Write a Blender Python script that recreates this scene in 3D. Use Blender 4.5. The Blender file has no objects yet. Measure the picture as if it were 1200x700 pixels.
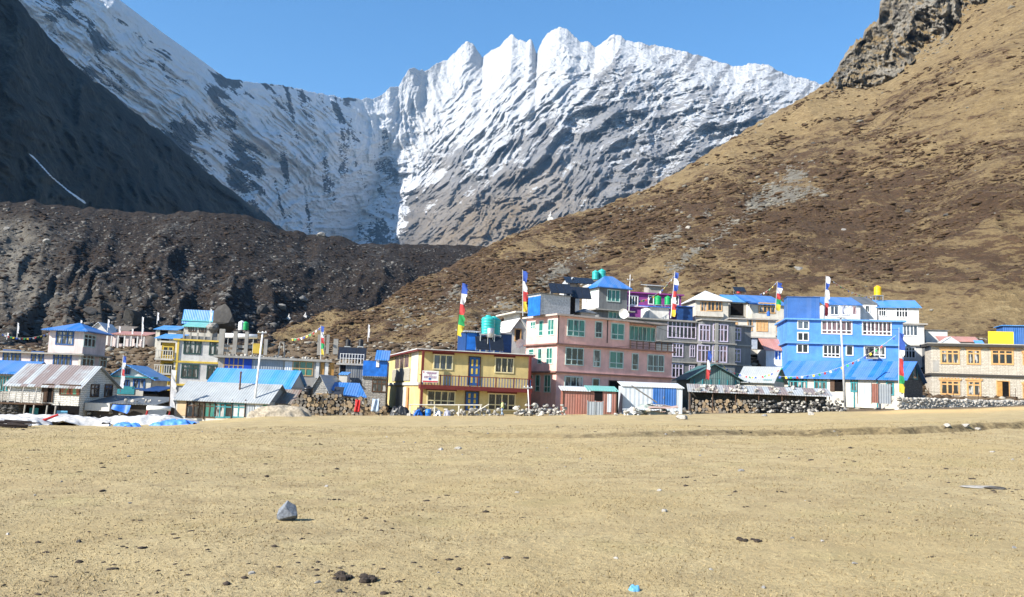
import bpy, math, random
import numpy as np
from mathutils import Vector, Matrix

SC = bpy.context.scene
COL = SC.collection
random.seed(7)
rng = np.random.default_rng(11)

# ------------------------------------------------------------------ camera
F, CX, CY = 1000.0, 600.0, 350.0          # focal length and centre of the 1200x700 photograph, in its pixels
PITCH, ROLL, CAMH = math.radians(6.45), math.radians(2.2), 2.0
S = 1.18                                  # metres of distance per unit of D below
_cp, _sp = math.cos(PITCH), math.sin(PITCH)
_r0, _u0 = np.array([1, 0, 0.]), np.array([0, -_sp, _cp])
_f = np.array([0, _cp, _sp])
_r = math.cos(ROLL) * _r0 + math.sin(ROLL) * _u0
_u = -math.sin(ROLL) * _r0 + math.cos(ROLL) * _u0
cd = bpy.data.cameras.new('camera')
cam = bpy.data.objects.new('camera', cd)
COL.objects.link(cam)
cam.matrix_world = Matrix(((_r[0], _u[0], -_f[0], 0), (_r[1], _u[1], -_f[1], 0), (_r[2], _u[2], -_f[2], CAMH), (0, 0, 0, 1)))
cd.sensor_width = 36
cd.lens = 36 * F / 1200
cd.clip_start, cd.clip_end = 0.1, 40000
SC.camera = cam

# ------------------------------------------------------------------ sky and sun
SUN_EL = math.radians(34)
SUN_AZ = math.radians(236)                # clockwise from +Y (the view direction): behind the left shoulder
w = bpy.data.worlds.new('World')
SC.world = w
w.use_nodes = True
nt = w.node_tree
bg = nt.nodes['Background']
sky = nt.nodes.new('ShaderNodeTexSky')
sky.sky_type = 'NISHITA'
sky.sun_disc = False
sky.sun_elevation = SUN_EL
sky.sun_rotation = SUN_AZ
sky.altitude = 2500
sky.air_density = 1.25
sky.dust_density = 1.8
sky.ozone_density = 1.0
hs = nt.nodes.new('ShaderNodeHueSaturation')
hs.inputs['Saturation'].default_value = 1.3
nt.links.new(sky.outputs[0], hs.inputs['Color'])
nt.links.new(hs.outputs[0], bg.inputs[0])
bg.inputs[1].default_value = 0.1
sl = bpy.data.lights.new('sun', 'SUN')
sl.energy = 4.6
sl.angle = math.radians(0.5)
sl.color = (1.0, 0.95, 0.86)
so = bpy.data.objects.new('sun', sl)
COL.objects.link(so)
_sd = Vector((math.sin(SUN_AZ) * math.cos(SUN_EL), math.cos(SUN_AZ) * math.cos(SUN_EL), math.sin(SUN_EL)))
so.rotation_euler = _sd.to_track_quat('Z', 'Y').to_euler()
SC.view_settings.view_transform = 'Standard'
SC.view_settings.look = 'None'
SC.view_settings.exposure = 1.15
SC.view_settings.gamma = 1
SC.cycles.max_bounces = 5
SC.cycles.volume_bounces = 0
SC.cycles.transparent_max_bounces = 8

# ------------------------------------------------------------------ maths
def ray(px, py):
    d = _f + (px - CX) / F * _r + (CY - py) / F * _u
    return d / d[1]
def at(px, py, D):
    "world point in the direction of a pixel of the photograph, D * S metres ahead"
    d = ray(px, py); D = D * S
    return Vector((d[0] * D, D, CAMH + d[2] * D))
def ue(px, py):
    d = ray(px, py)
    return d[0], d[2]
def smooth(a, b, x):
    t = np.clip((np.asarray(x, float) - a) / (b - a), 0, 1)
    return t * t * (3 - 2 * t)
def _hash(ix, iy, s):
    h = (ix.astype(np.int64) * 374761393 + iy.astype(np.int64) * 668265263 + s * 1442695041) & 0xFFFFFFFF
    h = ((h ^ (h >> 13)) * 1274126177) & 0xFFFFFFFF
    h = h ^ (h >> 16)
    return h.astype(np.float64) / 4294967296.0
def pn(x, y, s=0):
    "gradient noise about -0.7..0.7"
    x = np.asarray(x, float); y = np.asarray(y, float)
    x, y = np.broadcast_arrays(x, y)
    ix, iy = np.floor(x), np.floor(y)
    fx, fy = x - ix, y - iy
    ux, uy = fx * fx * fx * (fx * (fx * 6 - 15) + 10), fy * fy * fy * (fy * (fy * 6 - 15) + 10)
    def g(dx, dy):
        a = _hash(ix + dx, iy + dy, s) * 2 * np.pi
        return np.cos(a) * (fx - dx) + np.sin(a) * (fy - dy)
    a, b, c, d = g(0, 0), g(1, 0), g(0, 1), g(1, 1)
    return (a + (b - a) * ux) * (1 - uy) + (c + (d - c) * ux) * uy
def fbm(x, y, o=4, s=0, g=0.5):
    v = 0; a = 1; f = 1
    for i in range(o):
        v = v + a * pn(x * f, y * f, s + i * 17); a *= g; f *= 2.03
    return v
def ridged(x, y, o=5, s=0, g=0.5):
    "sharp crests, 0..~1"
    v = 0; a = 0.5; f = 1; wgt = 1
    for i in range(o):
        n = 1 - np.abs(pn(x * f, y * f, s + i * 31)) * 1.9
        n = np.clip(n, 0, 1) ** 2
        v = v + a * n * wgt
        wgt = np.clip(n * 1.6, 0, 1); a *= g; f *= 2.07
    return v
def table(pts):
    "photo pixels -> interpolated elevation over u"
    q = sorted([ue(*p) for p in pts])
    U = np.array([a for a, b in q]); E = np.array([b for a, b in q])
    return lambda u: np.interp(u, U, E)
def utab(pts, y=300):
    q = sorted([(ue(a, y)[0], v) for a, v in pts])
    U = np.array([a for a, b in q]); V = np.array([b for a, b in q])
    return lambda u: np.interp(u, U, V)
def upx(px, y=300):
    return ue(px, y)[0]

# ------------------------------------------------------------------ materials
MATS = {}
class NT:
    def __init__(s, name):
        s.m = bpy.data.materials.new(name); s.m.use_nodes = True
        s.t = s.m.node_tree; s.n = s.t.nodes; s.l = s.t.links
        s.b = s.n['Principled BSDF']
        s.b.inputs['Specular IOR Level'].default_value = 0.25
    def new(s, t, **k):
        n = s.n.new(t)
        for a, v in k.items():
            if a.startswith('i_'): n.inputs[a[2:].replace('_', ' ')].default_value = v
            else: setattr(n, a, v)
        return n
    def lk(s, a, b): s.l.new(a, b)
    def coord(s, scale=(1, 1, 1), kind='Object', rot=(0, 0, 0)):
        c = s.new('ShaderNodeTexCoord'); m = s.new('ShaderNodeMapping')
        m.inputs['Scale'].default_value = scale; m.inputs['Rotation'].default_value = rot
        s.lk(c.outputs[kind], m.inputs[0]); return m.outputs[0]
    def noise(s, vec, scale, detail=4, rough=0.55, dist=0):
        n = s.new('ShaderNodeTexNoise'); s.lk(vec, n.inputs['Vector'])
        n.inputs['Scale'].default_value = scale; n.inputs['Detail'].default_value = detail
        n.inputs['Roughness'].default_value = rough; n.inputs['Distortion'].default_value = dist
        return n.outputs['Fac']
    def ramp(s, fac, stops):
        r = s.new('ShaderNodeValToRGB'); e = r.color_ramp.elements
        while len(e) < len(stops): e.new(0.5)
        for k, (p, c) in enumerate(stops):
            e[k].position = p
            e[k].color = (*c, 1) if hasattr(c, '__len__') else (c, c, c, 1)
        s.lk(fac, r.inputs[0]); return r.outputs[0]
    def mix(s, fac, a, b, mode='MIX'):
        m = s.new('ShaderNodeMix', data_type='RGBA', blend_type=mode)
        for i, v in ((0, fac), (6, a), (7, b)):
            if hasattr(v, 'links') or hasattr(v, 'is_linked'): s.lk(v, m.inputs[i])
            elif isinstance(v, (int, float)): m.inputs[i].default_value = v if i == 0 else (v, v, v, 1)
            else: m.inputs[i].default_value = (*v[:3], 1)
        return m.outputs[2]
    def math(s, op, a, b=0.0, clamp=False):
        m = s.new('ShaderNodeMath', operation=op, use_clamp=clamp)
        for i, v in enumerate((a, b)):
            if hasattr(v, 'is_linked'): s.lk(v, m.inputs[i])
            else: m.inputs[i].default_value = v
        return m.outputs[0]
    def attr(s, name):
        a = s.new('ShaderNodeAttribute', attribute_name=name); return a
    def bump(s, h, strength=0.5, dist=0.02, prev=None):
        b = s.new('ShaderNodeBump'); b.inputs['Strength'].default_value = strength
        b.inputs['Distance'].default_value = dist; s.lk(h, b.inputs['Height'])
        if prev is not None: s.lk(prev, b.inputs['Normal'])
        return b.outputs[0]
    def done(s, col=None, rough=None, nrm=None, metal=None):
        for k, v in (('Base Color', col), ('Roughness', rough), ('Normal', nrm), ('Metallic', metal)):
            if v is None: continue
            if hasattr(v, 'is_linked'): s.lk(v, s.b.inputs[k])
            elif k == 'Base Color': s.b.inputs[k].default_value = (*v[:3], 1)
            else: s.b.inputs[k].default_value = v
        return s.m

# ------------------------------------------------------------------ raw mesh output
def mesh_obj(name, V, Fc, mat, attrs=None, smooth_=True, parent=None, kind=None):
    V = np.asarray(V, np.float32).reshape(-1, 3); Fc = np.asarray(Fc, np.int32)
    me = bpy.data.meshes.new(name)
    n, k = Fc.shape
    me.vertices.add(len(V)); me.vertices.foreach_set('co', V.ravel())
    me.loops.add(n * k); me.loops.foreach_set('vertex_index', Fc.ravel())
    me.polygons.add(n); me.polygons.foreach_set('loop_start', np.arange(n, dtype=np.int32) * k)
    me.polygons.foreach_set('loop_total', np.full(n, k, np.int32))
    if smooth_: me.polygons.foreach_set('use_smooth', np.ones(n, bool))
    me.update(calc_edges=True)
    for a, v in (attrs or {}).items():
        v = np.asarray(v, np.float32)
        if v.ndim == 1:
            t = me.attributes.new(a, 'FLOAT', 'POINT'); t.data.foreach_set('value', v)
        else:
            t = me.attributes.new(a, 'FLOAT_COLOR', 'POINT')
            t.data.foreach_set('color', np.concatenate([v, np.ones((len(v), 1), np.float32)], 1).ravel().astype(np.float32))
    me.materials.append(mat)
    o = bpy.data.objects.new(name, me); COL.objects.link(o)
    if parent: o.parent = parent
    if kind: o['kind'] = kind
    return o
def grid_faces(nr, nc, flip=False):
    i = np.arange(nr - 1)[:, None] * nc + np.arange(nc - 1)[None, :]
    f = np.stack([i, i + 1, i + nc + 1, i + nc], -1).reshape(-1, 4)
    return f[:, ::-1] if flip else f

# ------------------------------------------------------------------ ground height
SLOPE = math.tan(ROLL)                    # the meadow falls away to the left
def gz(x, y):
    x = np.asarray(x, float); y = np.asarray(y, float)
    z = SLOPE * np.clip(x, -160, 160)
    yy = np.maximum(y, 1)
    u = x / (yy + 8)
    # to the right the far edge of the meadow lies higher
    z = z + smooth(34 * S, 80 * S, y) * np.clip(u - 0.3, 0, 0.4) * 2.8
    z = z - 0.6 * smooth(49 * S, 62 * S, y) * smooth(0.27, 0.38, -x / yy)
    # the village climbs the foot of the hill
    k = 0.28
    z = z + k * np.clip(y - 82 * S, 0, 36) * smooth(0, 30, y - 82 * S)
    return z
def ditch(x, y):
    "distance in metres ahead of the little bank that crosses the meadow"
    u = x / np.maximum(y, 1)
    base = np.interp(u, [-0.6, -0.35, -0.1, 0.09, 0.3, 0.45, 0.6, 0.8], [41, 41, 38, 34.5, 37.5, 38.0, 42.5, 46])
    return y - base * S - fbm(x * 0.35, y * 0.1, 3, 5) * 0.9
def gz_fine(x, y):
    z = gz(x, y)
    near = 1 - smooth(70 * S, 105 * S, y)
    z = z + near * (fbm(x * 0.11, y * 0.11, 3, 1) * 0.16 + fbm(x * 0.9, y * 0.9, 3, 2) * 0.032 + fbm(x * 4.2, y * 4.2, 2, 3) * 0.012)
    d = ditch(x, y)
    amp = np.interp(x / np.maximum(y, 1), [-0.5, -0.3, 0.1, 0.5], [0.03, 0.07, 0.16, 0.3])
    z = z + near * amp * (smooth(-0.3, 0.5, d) - 0.35 * np.exp(-((d + 0.45) / 0.4) ** 2)) * (1 - 0.8 * smooth(2, 22, d))
    return z

# ------------------------------------------------------------------ ground sheet
def ground_material():
    t = NT('dry_meadow')
    c = t.coord()
    big = t.noise(c, 0.09, 5, 0.6); mid = t.noise(c, 0.9, 5, 0.65); fine = t.noise(c, 13, 5, 0.7); tiny = t.noise(c, 60, 3, 0.7)
    straw = t.ramp(fine, [(0.26, (0.18, 0.13, 0.066)), (0.40, (0.385, 0.30, 0.162)), (0.6, (0.48, 0.38, 0.205)), (0.78, (0.57, 0.475, 0.285))])
    col = t.mix(t.ramp(mid, [(0.42, 0), (0.68, 0.7)]), straw, (0.27, 0.20, 0.105))
    col = t.mix(t.ramp(big, [(0.44, 0), (0.64, 0.7)]), col, (0.42, 0.315, 0.15))
    sp = t.noise(c, 5.5, 4, 0.75)
    col = t.mix(t.ramp(sp, [(0.61, 0), (0.70, 0.8)]), col, (0.12, 0.085, 0.042))
    green = t.noise(c, 0.5, 3)
    col = t.mix(t.ramp(green, [(0.55, 0), (0.8, 0.3)]), col, (0.26, 0.25, 0.09))
    a = t.attr('worn')
    wn = t.math('MULTIPLY', a.outputs['Fac'], t.ramp(t.noise(c, 3.0, 4, 0.7), [(0.3, 0.25), (0.6, 1)]))
    col = t.mix(wn, col, (0.07, 0.05, 0.026))
    s = t.attr('sandy')
    col = t.mix(s.outputs['Fac'], col, t.mix(fine, (0.55, 0.36, 0.15), (0.68, 0.47, 0.22)))
    v = t.attr('village')
    col = t.mix(v.outputs['Fac'], col, t.mix(mid, (0.055, 0.038, 0.025), (0.19, 0.14, 0.085)))
    h = t.math('ADD', t.math('MULTIPLY', fine, 1.0), t.math('MULTIPLY', tiny, 0.45))
    n = t.bump(h, 0.9, 0.06)
    return t.done(col, 0.95, n)
def build_ground():
    ys = np.concatenate([np.linspace(-60, 4, 12), np.geomspace(5, 60, 420)[0:], np.geomspace(60.5, 200, 170), np.geomspace(205, 7000, 30)])
    us = np.concatenate([np.linspace(-3, -0.78, 14), np.linspace(-0.76, 0.76, 760), np.linspace(0.78, 3, 14)])
    Y, Uu = np.meshgrid(ys, us, indexing='ij')
    X = Uu * (np.maximum(Y, 0) + 4)
    Z = gz_fine(X, Y)
    far = Y > 195
    Z = np.where(far, np.minimum(Z, gz(X * 0, np.full_like(Y, 195)) - (Y - 195) * 0.02), Z)
    d = ditch(X, Y)
    worn = np.exp(-((d - 0.1) / 0.6) ** 2) * np.interp(X / np.maximum(Y, 1), [-0.4, -0.25, 0.1, 0.2, 0.6], [0.05, 0.35, 0.7, 0.85, 1.0])
    u = X / np.maximum(Y, 1)
    sandy = smooth(0.40, 0.45, u) * np.exp(-((Y - 71 * S) / 7.5) ** 4) * (0.85 + 0.3 * fbm(X * 0.3, Y * 0.3, 3, 8))
    village = smooth(75 * S, 80 * S, Y + fbm(X * 0.2, Y * 0.2, 3, 4) * 3)
    A = {'worn': np.clip(worn, 0, 1).ravel(), 'sandy': np.clip(sandy, 0, 1).ravel(), 'village': village.ravel()}
    return mesh_obj('ground', np.stack([X, Y, Z], -1), grid_faces(len(ys), len(us)), ground_material(), A, kind='structure')

# ------------------------------------------------------------------ mountain range, hills
def polar_face(name, mat, us, ts, Rb, Rt, zb, et, shape, disp, skyj=None, back=8, attrs=None, rexp=1.0, shift=0.0, flat=False):
    """a slope rising from its foot (distance Rb, height zb) to its crest (distance Rt, elevation tangent et),
    pushed in and out by disp(u, t, x, z) in metres, with its far side behind the crest"""
    T, U = np.meshgrid(ts, us, indexing='ij')
    uu = np.linspace(us[0], us[-1], 1200); w = max(3, int(0.05 / (uu[1] - uu[0]))); ker = np.hanning(2 * w + 1); ker /= ker.sum()
    es = np.interp(U, uu, np.convolve(np.pad(et(uu), w, mode='reflect', reflect_type='odd'), ker, 'valid'))
    e = es + (et(U) - es) * np.clip((T - .3) / .7, 0, 1) ** 1.4 + ((skyj(U) * smooth(0.9, 1.0, T)) if skyj else 0)
    Ue = U - shift * T
    rb, rt = Rb(Ue), Rt(Ue)
    zt = CAMH + e * rt
    z0 = zb(Ue, rb)
    D = rb + (rt - rb) * T ** rexp
    Z = z0 + (zt - z0) * shape(T, Ue)
    X = U * D
    dr, dz = disp(U, T, X, D, Z)
    D2 = D + dr; X2 = U * D2; Z2 = CAMH + (Z - CAMH) * D2 / D + dz
    P = np.stack([X2, D2, Z2], -1)
    # far side
    rows = []
    top = P[-1]
    for k in range(1, back + 1):
        q = top.copy(); s = (k / back) ** 1.3
        span = (rt[-1] - rb[-1]) * 0.8
        q[:, 1] += span * s; q[:, 0] = us * q[:, 1]
        q[:, 2] -= (zt[-1] - z0[-1]) * s * 0.9
        rows.append(q)
    P2 = np.concatenate([P, np.stack(rows)], 0)
    A = {}
    if attrs:
        for k, v in attrs(U, T, P).items():
            A[k] = np.concatenate([v, np.repeat(v[-1:], back, 0)], 0).reshape(-1, *v.shape[2:])
    o = mesh_obj(name, P2, grid_faces(len(ts) + back, len(us)), mat, A, smooth_=not flat, kind='structure')
    return o, P
def normals(P):
    a = np.gradient(P, axis=1); b = np.gradient(P, axis=0)
    n = np.cross(a, b); n /= np.linalg.norm(n, axis=-1, keepdims=True) + 1e-9
    return n

# --- the snow range
SKY = table([(-500, -420), (-250, -260), (-60, -120), (60, -50), (140, 0), (190, 38), (235, 70), (265, 92), (300, 97), (330, 100), (370, 109), (400, 114),
             (425, 116), (440, 115), (450, 108.7), (459, 102), (467, 102), (472, 92), (478, 82), (486, 80), (497, 83), (504, 79.5), (512, 74), (525, 69), (535, 60), (543, 50), (548, 48), (554, 51), (562, 62), (566, 67), (576, 58), (586, 54.5), (592, 47), (600, 40), (606, 45.5), (617, 49.5), (621, 44.5), (624, 48), (629, 63), (633, 53), (637, 44), (646, 35), (656, 31), (666, 36.5), (680, 48), (689, 49.5), (697, 55), (707, 49.5), (719, 40.5), (728, 42), (736, 48),
             (760, 52), (800, 60), (830, 68), (860, 78), (880, 75), (900, 76), (925, 89), (945, 92),
             (965, 100), (1000, 110), (1100, 140), (1300, 190)])
RT_ = utab([(-500, 1900), (-250, 2200), (0, 2700), (140, 3300), (330, 4500), (400, 4900), (450, 5000), (520, 4750), (640, 4500), (760, 4300), (960, 3900), (1300, 3400)])
RB_ = utab([(-500, 1500), (-250, 1650), (0, 1900), (140, 2250), (330, 3050), (365, 3500), (405, 3200), (520, 2850), (640, 2650), (760, 2500), (960, 2300), (1300, 2100)])
# what covers the slope: (px, py, snow, brown)
COVER = [(40, 20, .58, 0), (140, 40, .74, 0), (100, 80, .56, 0), (200, 60, .88, 0), (240, 120, .52, 0), (180, 150, .44, 0), (230, 210, .50, 0), (290, 130, .54, 0),
         (300, 230, .52, 0), (330, 120, .56, 0), (340, 170, .70, 0), (330, 255, .74, 0), (400, 150, .66, 0), (430, 130, .80, 0), (370, 210, .72, 0), (350, 190, .75, 0),
         (420, 220, .66, 0), (470, 195, .64, 0), (460, 240, .62, 0), (445, 262, .6, 0), (465, 215, .66, 0), (480, 130, .88, 0), (480, 100, .9, 0), (540, 80, .85, 0), (560, 110, .95, 0), (530, 140, .93, 0),
         (570, 160, .8, 0), (600, 80, .88, 0), (620, 110, .97, 0), (650, 70, 1.05, 0), (640, 110, 1.0, 0), (600, 130, .9, 0), (690, 60, .92, 0), (660, 100, .8, 0),
         (700, 90, .44, 0), (720, 60, .60, 0), (760, 75, .52, 0), (740, 100, .40, 0), (800, 90, .47, 0), (850, 95, .47, 0), (900, 95, .5, 0), (820, 130, .45, 0),
         (850, 150, .55, 0), (880, 125, .42, 0), (930, 105, .52, 0), (760, 140, .36, 0), (700, 140, .30, 0), (650, 150, .34, .1), (610, 170, .40, .1), (560, 190, .40, .1),
         (540, 200, .34, .2), (690, 190, .32, .1), (720, 180, .3, 0), (770, 180, .34, 0), (820, 180, .3, 0), (690, 225, .22, .3), (640, 210, .2, .35), (600, 220, .16, .5),
         (540, 240, .18, .5), (500, 240, .2, .4), (500, 268, .12, .55), (560, 265, .05, .95), (600, 250, .05, .9), (620, 280, .04, .9), (520, 280, .08, .8), (660, 240, .12, .5), (760, 220, .15, .3)]
def cover(P):
    "inverse-distance blend of COVER over the slope"
    v = P.copy(); v[..., 2] -= CAMH
    xx = v @ _r; yy = v @ _u; ff = v @ _f
    px = CX + F * xx / ff; py = CY - F * yy / ff
    num = np.zeros(px.shape + (2,)); den = np.zeros(px.shape)
    for a, b, s, br in COVER:
        wv = 1 / (((px - a) ** 2 + (py - b) ** 2) + 60) ** 1.7
        num[..., 0] += wv * s; num[..., 1] += wv * br; den += wv
    return num / den[..., None], px, py
def mountain_material():
    t = NT('snow_and_rock')
    c = t.coord((1, 1, 1))
    a = t.attr('cov')
    sep = t.new('ShaderNodeSeparateColor'); t.lk(a.outputs['Color'], sep.inputs[0])
    n1 = t.noise(c, 0.006, 8, 0.68); n2 = t.noise(c, 0.03, 6, 0.7)
    strata = t.noise(t.coord((0.004, 0.004, 0.035), rot=(0.35, 0.2, 0)), 1.0, 6, 0.65, 0.6)
    rock = t.ramp(t.mix(0.5, n1, strata), [(0.3, (0.13, 0.135, 0.145)), (0.5, (0.245, 0.243, 0.248)), (0.7, (0.36, 0.352, 0.345))])
    brown = t.ramp(n1, [(0.3, (0.10, 0.08, 0.055)), (0.6, (0.25, 0.19, 0.125))])
    rock = t.mix(t.math('MULTIPLY', sep.outputs[2], 0.8), rock, t.ramp(strata, [(.3, (.025, .028, .033)), (.7, (.075, .078, .085))]))  # darker rock on the shaded left flank: its shade contrast put into the colour
    rock = t.mix(sep.outputs[1], rock, brown)
    k = t.math('ADD', sep.outputs[0], t.math('MULTIPLY', t.math('SUBTRACT', n2, 0.5), 0.55))
    k = t.math('ADD', k, t.math('MULTIPLY', t.math('SUBTRACT', strata, 0.5), 0.35))
    snow = t.ramp(k, [(0.45, 0), (0.53, 1)])
    col = t.mix(snow, rock, t.mix(sep.outputs[2], t.mix(n2, (0.43, 0.44, 0.455), (0.59, 0.59, 0.59)), t.mix(n2, (0.72, 0.74, 0.78), (0.86, 0.87, 0.89))))  # snow brightened in colour over the same shaded flank
    h = t.math('ADD', n1, t.math('MULTIPLY', n2, 0.35))
    nn = t.bump(h, 0.9, 75)
    return t.done(col, 0.85, nn)
def build_range():
    us = np.concatenate([np.linspace(upx(-500), upx(-30), 60)[:-1], np.linspace(upx(-30), upx(1010), 1150), np.linspace(upx(1010), upx(1300), 40)[1:]])
    ts = np.linspace(0, 1, 520)
    def zb(U, rb): return CAMH + rb * (0.11 + 0.02 * smooth(-.1, .3, U))
    def shape(T, U):
        left = 1 - smooth(upx(250), upx(420), U)
        bowl = np.exp(-((U - upx(375)) / 0.11) ** 2)
        p = 1.0 - 0.1 * left + 0.6 * bowl
        return T ** p
    def disp(U, T, X, D, Z):
        PX = U * 1000; PY = (Z - CAMH) / D * 1000      # lateral and vertical measures of the slope in thousandths of its distance
        wx = fbm(PX * 0.014, PY * 0.014, 3, 40) * 11; wy = fbm(PX * 0.014, PY * 0.014, 3, 60) * 11
        Us = U - 0.11 * (T - .3); wl = 1 - smooth(upx(300), upx(410), Us); wr = smooth(upx(410), upx(490), Us); wc = 1 - wl - wr
        big = med = fin = 0
        for k, wt, sd in ((1.25, wl, 0), (0.15, wc, 500), (-0.75, wr, 1000)):
            A = PX + wx + k * PY; B = PY + wy - 0.5 * k * PX
            big = big + wt * ridged(A / 92 + 3.1, B / 300, 3, 101 + sd)
            med = med + wt * ridged(A / 32, B / 110, 4, 131 + sd)
            fin = fin + wt * ridged(A / 9, B / 40, 4, 171 + sd)
        iso = ridged((PX + wx) / 52, (PY + wy - .25 * PX) / 34, 5, 211, .55) + .35 * ridged((PX + 2 * wx) / 17, (PY + wy) / 21, 4, 223, .6)
        mod = np.clip(1 + 1.3 * fbm(PX / 75, PY / 60, 3, 231), .35, 1.7); med = med * mod; fin = fin * np.clip(2.2 - mod, .5, 1.7)
        right = smooth(upx(620), upx(760), U + 0.0006 * (PY - 300))
        low = 1 - smooth(180, 320, PY)
        r = (170 - 60 * low) * big + (130 * (1 - .8 * right)) * med * (1 - .75 * low) + 58 * (1 - .8 * right) * (1 - .5 * low) * fin + (60 + 120 * np.maximum(right, low * .7)) * iso
        left = 1 - smooth(upx(260), upx(400), U)
        bowl = np.exp(-((Us - upx(395)) / 0.07) ** 2) * (1 - smooth(250, 330, PY))
        r = r * (1 - 0.35 * left) * (1 - 0.6 * bowl) + 70 * bowl * ridged((PX + wx) / 30, (PY + wy) / 14, 5, 241, .6)
        wgt = np.clip((1 - T) / 0.36, 0.05, 1) ** 0.8 * smooth(0, 0.08, T)
        strata = fbm(PX / 220, (PY - 0.25 * PX) / 9, 3, 251) * 48 * smooth(150, 250, PY)
        return -(r + strata * right) * wgt * D / 4300 + 60 * wgt, np.zeros_like(T)
    def skyj(U):
        return fbm(U * 150, U * 0 + .5, 5, 77, .6) * 0.0026 * smooth(upx(200), upx(330), U)
    def attrs(U, T, P):
        cv, px, py = cover(P)
        n = normals(P)
        nz = np.abs(n[..., 2])
        wx = fbm(px * .014, py * .014, 3, 40) * 10
        wl = 1 - smooth(300, 400, px); wr = smooth(430, 500, px); wc = 1 - wl - wr
        st = 0
        for k, wt, sd in ((-1.25, wl, 0), (-0.15, wc, 50), (0.75, wr, 100)):
            st = st + wt * fbm((px + wx + k * py) / 15, (py - .5 * k * px) / 70, 5, 301 + sd, 0.6)
        # snow keeps to the flatter ledges and gullies, blows off the steep ribs
        slope = np.clip((nz - 0.5) * 0.9, -0.4, 0.4)
        st = st + smooth(600, 720, px) * fbm((px + wx) / 50, (py + .28 * px + wx * .6) / 5.5, 4, 391) * 0.55
        pat = fbm((px + wx - 1.0 * py * wl) / 42, (py + .5 * px * wl) / 62, 4, 351) * 0.8 * (1 - smooth(430, 520, px))
        s = np.clip(cv[..., 0] + .05 * (1 - smooth(400, 520, px)) - .07 * smooth(560, 700, px) * smooth(70, 120, py) + pat + st * 0.42 + slope * 0.45, 0, 1.2)
        s = np.where(cv[..., 0] < 0.2, s * cv[..., 0] / 0.2, s)
        return {'cov': np.stack([s, np.clip(cv[..., 1] + st * .3, 0, 1), 1 - smooth(400, 520, px - .3 * (py - 180))], -1)}  # third channel masks the left flank that lies in shade
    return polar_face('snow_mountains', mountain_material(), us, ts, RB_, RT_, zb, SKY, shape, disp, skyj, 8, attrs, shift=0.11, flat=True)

# --- dark spur on the left
def spur_material():
    t = NT('dark_spur_rock')
    c = t.coord()
    n1 = t.noise(c, 0.012, 8, 0.7); n2 = t.noise(c, 0.09, 5, 0.7)
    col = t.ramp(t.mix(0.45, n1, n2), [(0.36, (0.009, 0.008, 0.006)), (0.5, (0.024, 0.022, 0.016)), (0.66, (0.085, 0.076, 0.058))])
    a = t.attr('gully')
    col = t.mix(t.ramp(t.math('ADD', a.outputs['Fac'], t.math('MULTIPLY', t.math('SUBTRACT', n2, .5), .7)), [(0.45, 0), (0.6, 1)]), col, (0.78, 0.8, 0.83))
    return t.done(col, 0.95, t.bump(t.math('ADD', n1, t.math('MULTIPLY', n2, .4)), 0.9, 14))
def build_spur():
    us = np.linspace(upx(-700), upx(345), 420); ts = np.linspace(0, 1, 260)
    et = table([(-700, -520), (-300, -300), (-40, -60), (20, -4), (45, 30), (72, 60), (100, 86), (125, 105), (150, 126), (175, 146), (200, 163), (240, 199), (280, 229), (312, 252), (345, 280)])
    Rt = utab([(-700, 700), (-300, 760), (0, 1050), (150, 1450), (312, 2000), (345, 2050)])
    Rb = utab([(-700, 330), (-300, 400), (0, 560), (150, 800), (312, 1500), (345, 1700)])
    def disp(U, T, X, D, Z):
        PX = U * 1000; PY = (Z - CAMH) / D * 1000
        wx = fbm(PX * .01, PY * .01, 3, 340) * 30
        A = PX + wx + 0.35 * PY
        r = ridged(A / 75, PY / 150, 5, 311) * 80 + ridged(A / 22, PY / 40, 4, 321) * 26 + fbm(A / 6, PY / 8, 3, 331) * 9
        wgt = np.clip((1 - T) / 0.08, 0, 1) * smooth(0, .05, T)
        return -(r - 30) * wgt * D / 1200, np.zeros_like(T)
    def attrs(U, T, P):
        v = P.copy(); v[..., 2] -= CAMH
        ff = v @ _f; px = CX + F * (v @ _r) / ff; py = CY - F * (v @ _u) / ff
        yc = np.interp(px, [30, 40, 60, 80, 100], [178, 185, 207, 224, 238])
        wd = np.interp(px, [32, 45, 70, 100], [.8, 1.5, 1.1, 1.9])
        g = np.exp(-((py - yc) / wd) ** 2) * smooth(31, 36, px) * (1 - smooth(98, 104, px))
        return {'gully': g}
    def skyj(U): return fbm(U * 70, U * 0 + 1.5, 5, 87) * 0.004
    return polar_face('valley_spur', spur_material(), us, ts, Rb, Rt, lambda U, rb: CAMH + rb * 0.06, et, lambda T, U: T, disp, skyj, 6, attrs)

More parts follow.
